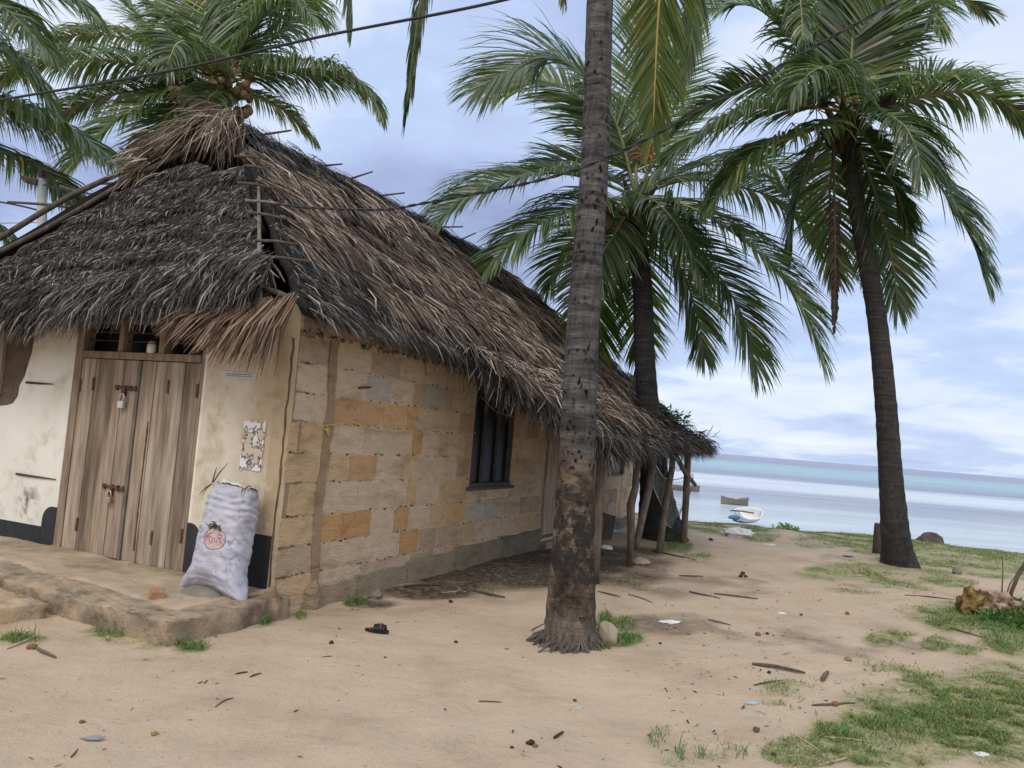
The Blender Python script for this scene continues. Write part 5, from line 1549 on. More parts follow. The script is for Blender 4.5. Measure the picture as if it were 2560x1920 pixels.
p2, c2 = palm('dark leaning coconut palm with a flared base rising through the lean-to roof', b2,
     [(1640, 1230, 13.7), (1626, 1080, 13.7), (1612, 900, 13.6), (1606, 720, 13.5), (1590, 560, 13.4), (1590, 480, 13.4)],
     [0.44, 0.30, 0.20, 0.185, 0.175, 0.17, 0.15, 0.12], (1590, 490), 13.4, F2, m_trunk, flare=0.15, seed=2)
mb = MB()
_r = random.Random(8)
for i in range(230):
    th = _r.uniform(0, 6.283); h0 = _r.uniform(0.0, 0.13) * _r.uniform(0.5, 1)
    r0_ = 0.195 + 0.02 * math.sin(th * 3); r1_ = r0_ + 0.02 + 0.15 * _r.uniform(0.0, 1.0) ** 1.6 + 0.09 * max(0, -math.cos(th - 0.3)) * _r.random()
    a_ = np.array([math.cos(th) * r0_, math.sin(th) * r0_, h0]); c_ = np.array([math.cos(th + _r.uniform(-0.25, 0.25)) * r1_, math.sin(th + _r.uniform(-0.25, 0.25)) * r1_, -0.03])
    mb.tube([a_, (a_ + c_) / 2 + np.array([math.cos(th), math.sin(th), 0]) * 0.012, c_], [0.004, 0.0065, 0.004], 5)
mb.build('root_skirt', m_root, p1)

coconuts(p2, b2, [Y(1524, 520, 13.1), Y(1516, 540, 13.2), Y(1520, 560, 13.1), Y(1668, 530, 13.1), Y(1660, 545, 13.1)], 0.11)
stalks(p2, b2, Y(1615, 385, 13.0), 46, 0.30, 3)
boot(p2, b2, Y(1592, 520, 13.4), 0.24, 0.45, 5)

# --- palm at the right on the grass
b3 = G(2250, 1412, 0.0)
F3 = [
    ([(2040, 165, 0), (1969, 85, -0.2), (1880, 15, -0.4), (1780, 25, -0.5)], dict(L=0.95, nl=95, droop=0.25, hint=(0.3, -0.6, 0.8))),
    ([(2128, 140, 0), (2135, 20, 0.1), (2138, -110, 0.2)], dict(L=0.75, nl=110, droop=0.05, hint=(0, -1, 0.1), width=0.06, ragged=0.0)),
    ([(2165, 150, 0), (2215, 50, -0.1), (2270, -60, -0.2)], dict(L=0.85, nl=95, droop=0.2, hint=(-0.3, -1, 0.5))),
    ([(2200, 110, 0.3), (2270, 10, 0.2), (2320, 0, -0.2), (2350, 80, -0.6)], dict(L=0.7, nl=85, droop=0.35)),
    ([(2230, 90, 0.6), (2370, -10, 0.8), (2470, 30, 0.8)], dict(L=0.7, nl=85, droop=0.35)),
    ([(2220, 235, 0.2), (2340, 195, 0.3), (2430, 195, 0.3), (2500, 240, 0.3)], dict(L=0.7, nl=95, droop=0.3, hint=(0, -0.6, 0.8))),
    ([(2230, 262, -0.3), (2340, 235, -0.6), (2450, 232, -0.8), (2560, 285, -0.9), (2650, 370, -1.0)], dict(L=0.85, nl=115, droop=0.48)),
    ([(2200, 300, -0.2), (2290, 370, -0.5), (2360, 480, -0.6), (2425, 590, -0.6), (2465, 695, -0.6)], dict(L=0.9, nl=115, droop=0.28, hint=(0.5, -0.6, 0.7))),
    ([(2190, 280, -0.7), (2255, 310, -1.2), (2290, 370, -1.5), (2300, 430, -1.6)], dict(L=0.8, nl=90, droop=0.5)),
    ([(2160, 400, 0.1), (2195, 510, 0.2), (2230, 650, 0.2), (2245, 770, 0.2)], dict(L=0.75, nl=100, droop=0.22, hint=(0.2, -1, 0.3))),
    ([(2000, 262, -0.5), (1912, 266, -0.9), (1770, 325, -1.2), (1650, 425, -1.3)], dict(L=0.95, nl=115, droop=0.50, **Yl)),
    ([(2000, 225, 0.2), (1890, 215, 0.4), (1780, 250, 0.5), (1690, 320, 0.5)], dict(L=0.75, nl=95, droop=0.3)),
    ([(2020, 330, -0.4), (1930, 360, -0.8), (1850, 420, -1.0), (1800, 480, -1.0)], dict(L=0.95, nl=95, droop=0.6, **Yl)),
    ([(2105, 225, -0.6), (2072, 172, -1.3), (2030, 180, -1.8), (1980, 230, -2.0)], dict(L=0.75, nl=85, droop=0.6, hint=(0.2, -0.2, 1), **Yl)),
    ([(2050, 360, 0.1), (2010, 440, 0.2), (1985, 540, 0.2), (1980, 620, 0.2)], dict(L=0.75, nl=85, droop=0.45)),
    ([(2080, 420, 0.3), (2075, 560, 0.4), (2095, 700, 0.4)], dict(L=0.65, nl=75, droop=0.4)),
    ([(2150, 430, 0.6), (2165, 560, 0.8), (2170, 700, 0.8)], dict(L=0.7, nl=80, droop=0.35, hint=(0.3, -1, 0.3))),
    ([(2085, 330, -0.3), (2086, 500, -0.4), (2088, 680, -0.4), (2084, 830, -0.4)], dict(Dead, L=0.16, droop=0.9, start=0.45)),
    ([(1990, 110, -0.3), (1985, 40, -0.8), (2000, 0, -1.3), (2008, 110, -1.8)], dict(L=0.45, nl=70, droop=0.9)),
    ([(2170, 350, -0.2), (2230, 450, -0.3), (2270, 560, -0.3)], dict(L=0.75, nl=85, droop=0.4)),
    ([(2055, 130, 0.6), (2010, 20, 1.0), (1960, -80, 1.2)], dict(L=0.8, nl=85, droop=0.2, hint=(0.2, -1, 0.4))),
]
p3, c3 = palm('tall slender coconut palm leaning left on the grass by the sea', b3,
     [(2238, 1330, 12.55), (2226, 1180, 12.55), (2212, 980, 12.5), (2190, 780, 12.45), (2155, 590, 12.4), (2122, 400, 12.4), (2112, 300, 12.4)],
     [0.29, 0.215, 0.185, 0.165, 0.15, 0.14, 0.125, 0.11, 0.10], (2115, 280), 12.4, F3, m_trunk, flare=0.2, seed=3)
stalks(p3, b3, Y(2200, 265, 12.1), 50, 0.38, 8, m_huskd)
stalks(p3, b3, Y(2040, 270, 12.2), 30, 0.3, 9, m_huskd)
boot(p3, b3, Y(2105, 330, 12.4), 0.22, 0.4, 6)
_m = MB(); _m.tube([Y(2140, 200, 12.2) - b3, Y(2137, 235, 12.2) - b3, Y(2140, 262, 12.25) - b3], [0.045, 0.05, 0.06], 8); _m.build('flower_sheath', m_husk, p3)

# --- palm behind the house ridge
b4 = np.array([*Y(560, 900, 15.0)[:2], 0.0])
F4 = [
    ([(515, 130, 0), (475, 40, 0.2), (430, -70, 0.3)], dict(L=1.0, nl=95, droop=0.35, hint=(0.2, -1, 0.4))),
    ([(556, 100, 0.2), (562, 0, 0.4), (575, -110, 0.6)], dict(L=0.9, nl=95, droop=0.2, hint=(0, -1, 0.2))),
    ([(600, 120, 0), (655, 45, 0), (720, 5, -0.2), (785, 40, -0.4)], dict(L=1.0, nl=105, droop=0.55, hint=(-0.3, -0.3, 1))),
    ([(600, 100, 0.6), (640, 20, 0.9), (690, -50, 1.0)], dict(L=0.9, nl=95, droop=0.4, hint=(-0.3, -1, 0.5))),
    ([(640, 185, -0.2), (740, 172, -0.5), (840, 182, -0.6), (905, 218, -0.7), (945, 275, -0.8)], dict(L=0.85, nl=120, droop=0.65)),
    ([(440, 150, 0.1), (330, 100, 0.2), (220, 85, 0.2), (115, 96, 0.2)], dict(L=0.7, nl=105, droop=0.55)),
    ([(440, 180, -0.2), (300, 155, -0.5), (150, 145, -0.7), (60, 158, -0.8), (-30, 210, -0.9)], dict(L=0.85, nl=125, droop=0.65)),
    ([(450, 210, -0.1), (330, 228, -0.2), (220, 252, -0.3), (130, 292, -0.3)], dict(L=0.75, nl=100, droop=0.5)),
    ([(400, 240, -0.4), (310, 290, -0.8), (235, 350, -1.0), (170, 420, -1.1)], dict(L=0.8, nl=100, droop=0.3, hint=(-0.2, -0.7, 0.7), **Yl)),
    ([(450, 262, -0.3), (395, 330, -0.6), (350, 420, -0.7)], dict(L=0.75, nl=90, droop=0.25, hint=(-0.2, -1, 0.4), **Yl)),
    ([(512, 160, -0.9), (472, 108, -1.7), (440, 112, -2.2), (415, 170, -2.5)], dict(L=0.75, nl=90, droop=0.6, hint=(0.2, -0.2, 1), **Yl)),
    ([(470, 90, 0.2), (425, 50, 0.3), (415, 40, 0.3), (380, 60, 0.3)], dict(L=0.8, nl=80, droop=0.45)),
    ([(540, 230, -0.8), (520, 250, -1.4), (545, 290, -1.8)], dict(L=0.6, nl=60, droop=0.7, **Yl)),
    ([(480, 290, 0.4), (440, 370, 0.5), (420, 440, 0.5)], dict(L=0.75, nl=80, droop=0.3)),
    ([(640, 240, 0.4), (720, 280, 0.6), (780, 340, 0.6)], dict(L=0.6, nl=75, droop=0.5)),
    ([(430, 120, 0.8), (340, 40, 1.0), (290, -60, 1.1)], dict(L=0.9, nl=90, droop=0.5)),
    ([(640, 120, 0.8), (720, 60, 1.0), (760, -10, 1.0)], dict(L=0.9, nl=90, droop=0.5)),
]
p4, c4 = palm('coconut palm heavy with nuts rising behind the thatched ridge', b4,
     [(560, 700, 15.0), (558, 450, 15.0), (556, 280, 15.0), (555, 215, 15.0)], [0.24, 0.20, 0.18, 0.17, 0.15], (555, 215), 15.0, F4, m_trunk, seed=4)
rr = random.Random(3)
coconuts(p4, b4, [Y(rr.uniform(415, 468), rr.uniform(205, 245), 14.5 + rr.uniform(-0.2, 0.2)) for _ in range(12)] + [Y(rr.uniform(548, 625), 205 + rr.uniform(0, 80), 14.5 + rr.uniform(-0.2, 0.2)) for _ in range(18)], 0.088)
stalks(p4, b4, Y(570, 185, 14.5), 60, 0.5, 12)
boot(p4, b4, Y(555, 250, 15.0), 0.3, 0.5, 7)

# --- palm off the left edge whose fronds reach in
b5 = np.array([*Y(-330, 1000, 11.0)[:2], 0.0])
F5 = [
    ([(-180, -90, 0), (-60, -110, -0.2), (90, -70, -0.3), (215, 20, -0.4)], dict(L=1.0, nl=100, droop=0.45)),
    ([(-200, 0, -0.6), (-90, -20, -1.0), (10, 20, -1.3), (110, 120, -1.5)], dict(L=0.95, nl=90, droop=0.5)),
    ([(-150, 200, -0.2), (0, 262, -0.4), (180, 325, -0.5), (330, 440, -0.6)], dict(L=0.95, nl=115, droop=0.65)),
    ([(-150, 300, 0.1), (-20, 368, 0.2), (110, 430, 0.2), (205, 520, 0.2)], dict(L=0.75, nl=105, droop=0.75, hint=(0, -0.3, 1))),
    ([(-180, 230, 0.4), (-40, 250, 0.5), (100, 290, 0.6), (225, 370, 0.6)], dict(L=0.8, nl=95, droop=0.55)),
    ([(-200, 420, 0.2), (-110, 510, 0.3), (-20, 560, 0.3), (45, 640, 0.3)], dict(L=0.6, nl=80, droop=0.5)),
    ([(-180, 100, 0.3), (-60, 100, 0.6), (60, 170, 0.8), (140, 290, 0.9)], dict(L=0.9, nl=95, droop=0.6)),
    ([(-500, 50, 0.3), (-650, 100, 0.6), (-800, 300, 0.8)], dict(L=0.9, nl=70, droop=0.6)),
]
p5, c5 = palm('coconut palm outside the left edge with broad fronds reaching over the roof', b5,
     [(-330, 700, 11.0), (-325, 350, 11.0), (-320, 170, 11.0)], [0.22, 0.18, 0.16, 0.14], (-320, 160), 11.0, F5, m_trunk, seed=5)

# ================================================================== STOOP, SACK, DOORSTEP THINGS
def house_thing(name, label, cat, u, v, z, group=None):
    return thing(name, label, cat, HW(u, v, z), HROT, group)


def build_stoop():
    st = house_thing('stoop', 'worn concrete stoop with broken rounded edges before the plank door', 'step', 0, 0, 0)
    bm = bmesh.new()
    def slab(name, outline, zt, col, seed, m, parent):
        """rounded worn slab: resampled outline, top inset, noisy"""
        pts = []
        for i in range(len(outline)):
            a = np.array(outline[i]); b = np.array(outline[(i + 1) % len(outline)])
            k = max(2, int(np.linalg.norm(b - a) / 0.05))
            pts += [a + (b - a) * j / k for j in range(k)]
        pts = np.array(pts)
        n = len(pts); c = pts.mean(0)
        rr_ = np.random.default_rng(seed)
        nz = lambda s, f: (vnoise(pts[:, 0] * f + s, pts[:, 1] * f + s, seed) - 0.5)
        rings = []
        for z, ins, amp in [(-0.1, 0.0, 0.03), (zt * 0.3, -0.004, 0.03), (zt * 0.6, 0.0, 0.035), (zt * 0.90, 0.0, 0.035), (zt * 0.985, 0.008, 0.035), (zt, 0.022, 0.035), (zt + 0.003, 0.08, 0.03)]:
            d = unit(c - pts)
            q = pts + d * (ins + amp * nz(z * 10, 6.0)[:, None] + 0.035 * nz(z * 23 + 3, 15.0)[:, None]) + rr_.normal(0, 0.005, pts.shape)
            rings.append(np.concatenate([q, np.full((n, 1), z) + ((nz(9.0, 3.0) * 0.03 + nz(4.0, 13.0) * 0.016) * (z > 0.05))[:, None]], 1))
        V = np.concatenate(rings); i = np.arange(len(V)).reshape(len(rings), n)
        Q = np.stack([i[:-1], np.roll(i[:-1], -1, 1), np.roll(i[1:], -1, 1), i[1:]], -1).reshape(-1, 4)
        cv = np.array([[c[0], c[1], zt + 0.012]])
        V = np.concatenate([V, cv]); last = i[-1]
        Tr = np.stack([last, np.roll(last, -1), np.full(n, len(V) - 1)], -1)
        return mesh_np(name, V, Q, m, parent, tris=Tr, smooth=True, attr={'tint': np.tile(np.array([col]), (len(V), 1))})
    FR = [(-1.16, -0.16), (-1.15, 0.34), (-1.10, 0.95), (-1.06, 1.8), (-0.95, 2.6), (-0.88, 3.6), (-0.85, 4.6)]
    slab('platform', FR + [(0.04, 4.6), (0.04, 2.0), (0.04, -0.12), (-0.5, -0.15)], 0.165, (1, 1, 1), 5, m_conc, st)
    # sand and earth that fill the stoop behind its kerb
    S, T = np.meshgrid(np.linspace(0, 1, 44), np.linspace(0.05, 4.5, 150))
    fr = np.interp(T, [p[1] for p in FR], [p[0] for p in FR])
    edge = 0.20 + 0.14 * (fbm(T * 2.5, T * 0 + 4, 83, 3) - 0.5)
    S = fr + edge + (-0.004 - fr - edge) * S
    inner = np.clip((S - fr - edge) / 0.12, 0, 1)
    Z = 0.150 + 0.034 * inner + (fbm(S * 5, T * 5, 81) - 0.5) * 0.034 * inner
    n1, n2 = S.shape
    i = np.arange(n1 * n2).reshape(n1, n2)
    q = np.stack([i[:-1, :-1], i[:-1, 1:], i[1:, 1:], i[1:, :-1]], -1).reshape(-1, 4)
    fill = mesh_np('sand_fill', np.stack([S, T, Z], -1).reshape(-1, 3), q, m_fill, st, smooth=True)
    so = fill.modifiers.new('s', 'SOLIDIFY'); so.thickness = 0.12; so.offset = -1
    sl = house_thing('broken_slab', 'low broken concrete slab lying in front of the stoop at the left', 'slab', 0, 0, 0)
    slab('slab', [(-1.20, 0.98), (-1.62, 1.08), (-1.68, 1.45), (-1.62, 2.2), (-1.70, 3.0), (-1.60, 3.6), (-1.12, 3.6), (-1.12, 1.6)], 0.115, (1.25, 1.2, 1.15), 15, m_conc, sl)
    # rounded block at the outer corner
    cb = MB()
    vs, fs = blob((-0.14, -0.09, 0.10), 0.15, 9, 0.12, 2, 3, (0.55, 0.5, 1.0), 0.12); cb.add(vs, fs, 0, (1, 0.95, 0.9))
    cb.build('corner_lump', m_conc, st, smooth=True, attr=True)


m_fill = mat('trodden_earth', [(0.30, (0.24, 0.185, 0.13)), (0.5, (0.40, 0.31, 0.225)), (0.7, (0.50, 0.395, 0.29))], scale=3.0, detail=9, bump=0.7, bscale=9, bdist=0.04)
build_stoop()

# flat round stone under the sack
mb = MB(); vs, fs = blob((0, 0, 0), 0.15, 21, 0.10, 1.5, 3, (0.85, 1.3, 0.55)); mb.add(vs, fs)
tag(mb.build('stone', m_stone, loc=HW(-0.46, 0.30, 0.155), smooth=True), 'flat dark grey stone under the bulging sack on the stoop', 'stone').rotation_euler = (0, 0, HROT)
mb = MB(); mb.box((-0.055, -0.035, -0.03), (0.055, 0.035, 0.04), jit=0.012)
o = mb.build('clay_lump', m_brick, loc=G(392, 1487, 0.20), bevel=0.01)
o.rotation_euler = (0.2, 0.1, 0.6); tag(o, 'small orange clay brick piece lying on the stoop left of the sack', 'brick')


def build_sack():
    base = HW(-0.36, 0.27, 0.19)
    # local frame: x = to the viewer's right (house -v), y = away from viewer (house +u), z up the leaning sack
    rt = HROT - math.pi / 2
    root = thing('sack', 'full woven grey white plastic sack leaning on the wall right of the door', 'sack', base, rt)
    lean = R_(-11); tilt = R_(-2.5)
    # heights, half width, half depth
    prof = [(-0.07, 0.02, 0.02), (-0.03, 0.20, 0.05), (0.02, 0.27, 0.10), (0.08, 0.265, 0.135), (0.16, 0.235, 0.15), (0.28, 0.222, 0.155), (0.42, 0.222, 0.155), (0.56, 0.220, 0.15), (0.70, 0.213, 0.145), (0.82, 0.212, 0.135), (0.92, 0.205, 0.12), (0.975, 0.195, 0.11), (1.0, 0.185, 0.10)]
    nz, na = 90, 96
    zs = np.linspace(-0.07, 1.0, nz)
    pz = np.array([p[0] for p in prof])
    hw = np.interp(zs, pz, [p[1] for p in prof]); hd = np.interp(zs, pz, [p[2] for p in prof])
    A = np.linspace(0, 2 * math.pi, na, endpoint=False)
    V = np.zeros((nz, na, 3))
    for i, z in enumerate(zs):
        ca, sa = np.cos(A), np.sin(A)
        e = 0.75
        x = np.sign(ca) * np.abs(ca) ** e * hw[i]; y = np.sign(sa) * np.abs(sa) ** e * hd[i]
        low = np.clip((0.20 - z) / 0.27, 0, 1)
        x = x * (1 + 0.0 * low)
        # ears: corners of the bottom seam pulled out and down
        ear = np.abs(x / max(hw.max(), 1e-3)) ** 3 * low
        zz = z - 0.10 * ear + 0.06 * low * (1 - np.abs(x / 0.27)) 
        x = x + np.sign(x) * (0.07 + 0.06 * (x < 0)) * ear
        V[i, :, 0] = x; V[i, :, 1] = y; V[i, :, 2] = zz
    # wrinkles
    U = np.tile(A[None] * 3, (nz, 1)); Zg = np.tile(zs[:, None], (1, na))
    w = (fbm(np.cos(U / 3) * 2 + 5, Zg * 16 + 3 + np.sin(U / 3) * 1.5, 5, 4) - 0.5) * 0.030
    w += 0.007 * np.sin(Zg * 95 + 1.5 * np.sin(U * 0.9) + 4 * fbm(np.cos(U / 3) * 3 + 5, Zg * 6, 8, 2)) * np.exp(-((Zg - 0.80) / 0.09) ** 2)
    w += 0.0022 * np.sin(Zg * 60 + 9 * fbm(np.cos(U / 3) * 2 + 5, Zg * 5, 9, 3))* (Zg > 0.1)
    w -= 0.030 * np.clip(0.06 - np.abs(fbm(np.cos(U / 3) * 3 + 9, Zg * 9 + np.sin(U / 3) * 2, 15, 3) - 0.5), 0, 1) / 0.06 * 0.45
    nr = np.stack([np.cos(A), np.sin(A), np.zeros(na)], -1)[None]
    V = V + nr * w[..., None]
    # lean back and sideways
    cl, sl = math.cos(-lean), math.sin(-lean)
    def xf(P):
        P = P.copy()
        P[..., 2] = P[..., 2] * 0.81
        y = P[..., 1] * cl + P[..., 2] * sl; z = -P[..., 1] * sl + P[..., 2] * cl
        x = P[..., 0] + z * math.tan(tilt)
        return np.stack([x, y, z], -1)
    i = np.arange(nz * na).reshape(nz, na)
    Q = np.stack([i[:-1], np.roll(i[:-1], -1, 1), np.roll(i[1:], -1, 1), i[1:]], -1).reshape(-1, 4)
    top = np.array([[0, 0, 0.985]])
    Vf = np.concatenate([V.reshape(-1, 3), top])
    last = i[-1]; T1 = np.stack([last, np.roll(last, -1), np.full(na, nz * na)], -1)
    f0 = i[0]; c0 = np.array([V[0].mean(0)]); Vf = np.concatenate([Vf, c0]); T2 = np.stack([np.roll(f0, -1), f0, np.full(na, nz * na + 1)], -1)
    Wv = xf(Vf)
    body = mesh_np('bag', Wv, Q, m_sack, root, tris=np.concatenate([T1, T2]), smooth=True)
    bvh = BVHTree.FromPolygons([tuple(p) for p in Wv], [tuple(q) for q in Q.tolist()])
    def onto(x, z, off=0.002):
        p = xf(np.array([x, -0.6, z])); d = xf(np.array([x, 1.0, z])) - p
        h = bvh.ray_cast(Vector(p), Vector(d).normalized())
        if h[0] is None: return Vector(xf(np.array([x, -0.15, z])))
        n = h[1] if h[1].y < 0 else -h[1]
        return h[0] + n * off
    def ribbon(mb, pts, w, off=0.003):
        ps = []
        for a, b in zip(pts[:-1], pts[1:]):
            k = max(2, int(math.hypot(b[0] - a[0], b[1] - a[1]) / 0.012))
            ps += [(a[0] + (b[0] - a[0]) * t / k, a[1] + (b[1] - a[1]) * t / k) for t in range(k)]
        ps.append(pts[-1])
        vs = []
        for j, (x, z) in enumerate(ps):
            a = ps[max(j - 1, 0)]; b = ps[min(j + 1, len(ps) - 1)]
            dx, dz = b[0] - a[0], b[1] - a[1]; l = math.hypot(dx, dz) or 1
            vs += [onto(x - dz / l * w / 2, z + dx / l * w / 2, off), onto(x + dz / l * w / 2, z - dx / l * w / 2, off)]
        mb.add(vs, [(2 * j, 2 * j + 1, 2 * j + 3, 2 * j + 2) for j in range(len(ps) - 1)])
    # printed disc
    c = (0.035, 0.47); rad = 0.098
    disc = MB()
    rings = 6; na2 = 40
    vs = [onto(c[0], c[1], 0.0015)]
    for k in range(1, rings + 1):
        for j in range(na2):
            a = 2 * math.pi * j / na2
            vs.append(onto(c[0] + rad * k / rings * math.cos(a), c[1] + rad * k / rings * math.sin(a), 0.0015))
    fs = [(0, 1 + j, 1 + (j + 1) % na2) for j in range(na2)]
    for k in range(rings - 1):
        fs += [(1 + k * na2 + j, 1 + (k + 1) * na2 + j, 1 + (k + 1) * na2 + (j + 1) % na2, 1 + k * na2 + (j + 1) % na2) for j in range(na2)]
    disc.add(vs, fs)
    em = disc.build('printed_emblem', m_redink, body)
    st = MB()
    circ = [(c[0] + rad * math.cos(a), c[1] + rad * math.sin(a)) for a in np.linspace(0, 2 * math.pi, 40)]
    ribbon(st, circ, 0.006)
    for s in [[(-0.040, 0.535), (-0.046, 0.435)], [(0.004, 0.528), (-0.043, 0.478)], [(-0.030, 0.490), (0.006, 0.432)], [(0.018, 0.475), (0.030, 0.430)], [(0.038, 0.478), (0.050, 0.436)],
              [(0.070, 0.520), (0.066, 0.440)], [(0.070, 0.520), (0.098, 0.514), (0.102, 0.492), (0.070, 0.482)], [(0.080, 0.482), (0.108, 0.444)]]:
        ribbon(st, s, 0.0075)
    st.build('emblem_letters', m_purp, em)
    # faded blue handwriting and print
    for grp in ([[(-0.17, 0.50), (-0.14, 0.53), (-0.13, 0.495), (-0.10, 0.52), (-0.08, 0.50), (-0.07, 0.47), (-0.15, 0.475)]],
                [[(0.15, 0.45), (0.16, 0.48), (0.175, 0.45), (0.16, 0.43), (0.15, 0.45)], [(0.16, 0.43), (0.19, 0.41)]],
                [[(-0.09, 0.83), (-0.085, 0.86), (-0.075, 0.83), (-0.06, 0.86), (-0.06, 0.83), (-0.045, 0.86)]]):
        bl = MB()
        for s in grp:
            ribbon(bl, s, 0.005)
        bl.build('handwriting', m_blueink, body)
    pr = MB()
    for z0, x0, x1 in [(0.255, -0.12, 0.12), (0.235, -0.10, 0.14), (0.145, -0.06, 0.13), (0.125, -0.02, 0.12)]:
        ribbon(pr, [(x0, z0), (x1, z0 - 0.005)], 0.003)
    cu = bpy.data.curves.new('net_weight', 'FONT'); cu.body = '50 KG NET.'; cu.size = 0.042; cu.align_x = 'CENTER'; cu.space_character = 1.15
    to = bpy.data.objects.new('net_weight', cu); COL.objects.link(to)
    me = bpy.data.meshes.new_from_object(to.evaluated_get(bpy.context.evaluated_depsgraph_get()))
    bpy.data.objects.remove(to)
    bm = bmesh.new(); bm.from_mesh(me)
    bmesh.ops.triangulate(bm, faces=bm.faces)
    pr.add([onto(v.co.x + 0.01, v.co.y + 0.178, 0.003) for v in bm.verts], [tuple(v.index for v in f.verts) for f in bm.faces])
    bm.free()
    pr.build('net_weight_print', m_print, body)
    # plant fibre lacing round the mouth, white liner poking out, and leaf stuffing at the torn hole
    la = MB()
    r2 = random.Random(4)
    for k in range(26):
        a = 2 * math.pi * k / 26
        p = xf(np.array([0.19 * math.cos(a), 0.105 * math.sin(a), 0.985 + r2.uniform(-0.012, 0.012)]))
        q = xf(np.array([0.192 * math.cos(a + 0.3), 0.107 * math.sin(a + 0.3), 0.985 + r2.uniform(-0.02, 0.02)]))
        la.tube([p, (p + q) / 2 + np.array([0, -0.005, 0.008]), q], 0.005, 5)
    for (x, z), (dx, dz) in [((-0.17, 0.98), (-0.10, -0.10)), ((-0.17, 0.99), (0.06, 0.13)), ((-0.16, 1.0), (0.16, 0.16)), ((0.17, 0.97), (0.10, 0.03)), ((-0.1, 0.99), (0.02, -0.12)), ((-0.18, 0.97), (-0.05, -0.09)), ((0.15, 0.98), (0.02, -0.05))]:
        p = xf(np.array([x, -0.09, z])); q = p + np.array([dx, -0.03, dz])
        la.tube([p, p + (q - p) * 0.5 + np.array([0.012, -0.01, 0.015]), q], [0.006, 0.005, 0.002], 5)
    la.build('lacing', m_rope, body)
    li = MB()
    li.poly([xf(np.array(p)) for p in [(-0.15, -0.03, 0.96), (-0.13, -0.03, 1.05), (-0.05, -0.03, 1.02), (0.02, -0.03, 1.025), (0.10, -0.03, 1.0), (0.16, -0.03, 0.97)]], (0, 1, 0), 0.012)
    li.build('liner', m_white, body)
    tw = MB()
    for k in range(34):
        x = 0.015 + r2.gauss(0, 0.022); z = 0.585 + r2.gauss(0, 0.012)
        p = onto(x, z, 0.0); d = Vector((r2.uniform(-1, 1), -0.5, r2.uniform(-0.6, 0.6))).normalized() * r2.uniform(0.02, 0.05)
        tw.tube([p, p + d * 0.5, p + d], [0.004, 0.004, 0.0015], 4)
    tw.build('leaf_stuffing', m_charcoal, body)


m_print = mat('grey_print', [(0.3, (0.28, 0.28, 0.34)), (0.7, (0.36, 0.36, 0.42))], scale=30, bump=0)
build_sack()


# padlocks hanging from the bolts
def padlock(label, u, v, z, s, m, rz=0.0):
    t = house_thing('padlock', label, 'padlock', u, v, z, 'padlocks on the plank door')
    b = MB(); b.box((-0.013 * s, -0.026 * s, -0.065 * s), (0.013 * s, 0.026 * s, -0.015 * s)); b.build('body', m, t, bevel=0.004 * s)
    k = MB()
    pts = [(0, -0.018 * s, -0.016 * s), (0, -0.018 * s, 0.015 * s)] + [(0, 0.018 * s * math.cos(a), 0.015 * s + 0.018 * s * math.sin(a)) for a in np.linspace(math.pi, 0, 7)[1:-1]] + [(0, 0.018 * s, 0.015 * s), (0, 0.018 * s, -0.016 * s)]
    k.tube(pts, 0.0055 * s, 6); k.build('shackle', m_steel, t, smooth=True)
    return t


padlock('shiny silver padlock on the upper bolt of the door', -0.035, 1.93, 1.605, 1.35, m_steel)
padlock('small dull brass padlock on the lower rusty bolt of the door', -0.04, 1.945, 0.735, 1.1, m_brass)

# white bottle on the transom ledge
t = house_thing('small_jar', 'small white plastic jar standing on the ledge above the door', 'jar', -0.005, 1.66, 2.031)
b = MB(); b.tube([(0, 0, 0), (0, 0, 0.005), (0, 0, 0.07), (0, 0, 0.085)], [0.036, 0.04, 0.04, 0.03], 16); b.build('jar_body', m_white, t, smooth=True)
b = MB(); b.tube([(0, 0, 0.086), (0, 0, 0.105)], [0.032, 0.030], 16); b.build('lid', m_greyp, t)
# notices pasted to the wall
mb = MB()
mb.poly([(0, 0.18, 0.0), (0, -0.19, -0.005), (0, -0.20, 0.055), (0, 0.19, 0.06)], (-1, 0, 0), 0.003)
o = mb.build('paper_strip', m_strip_p, loc=HW(-0.0085, 0.60, 1.845)); o.rotation_euler = (0, 0, HROT); tag(o, 'narrow printed paper strip pasted high on the wall right of the door', 'notice')
mb2 = MB()
for zz in (0.018, 0.034):
    mb2.box((-0.0042, -0.15, zz), (-0.0032, 0.13, zz + 0.007))
mb2.build('print_lines', m_ink, o)
mb = MB()
ol = []
for k in range(60):
    f = k / 60 * 4; e = int(f); f -= e
    c_ = [(0.115, 0.0), (-0.115, 0.0), (-0.115, 0.40), (0.115, 0.40)]
    p_, q_ = c_[e], c_[(e + 1) % 4]
    ol.append((p_[0] + (q_[0] - p_[0]) * f + random.uniform(-0.009, 0.009), p_[1] + (q_[1] - p_[1]) * f + random.uniform(-0.012, 0.012)))
mb.poly([(0, a_, b_) for a_, b_ in ol], (-1, 0, 0), 0.003)
o = mb.build('torn_poster', m_paper, loc=HW(-0.0085, 0.365, 1.10)); o.rotation_euler = (0, 0, HROT); tag(o, 'torn remains of a white poster on the wall near the house corner', 'poster')
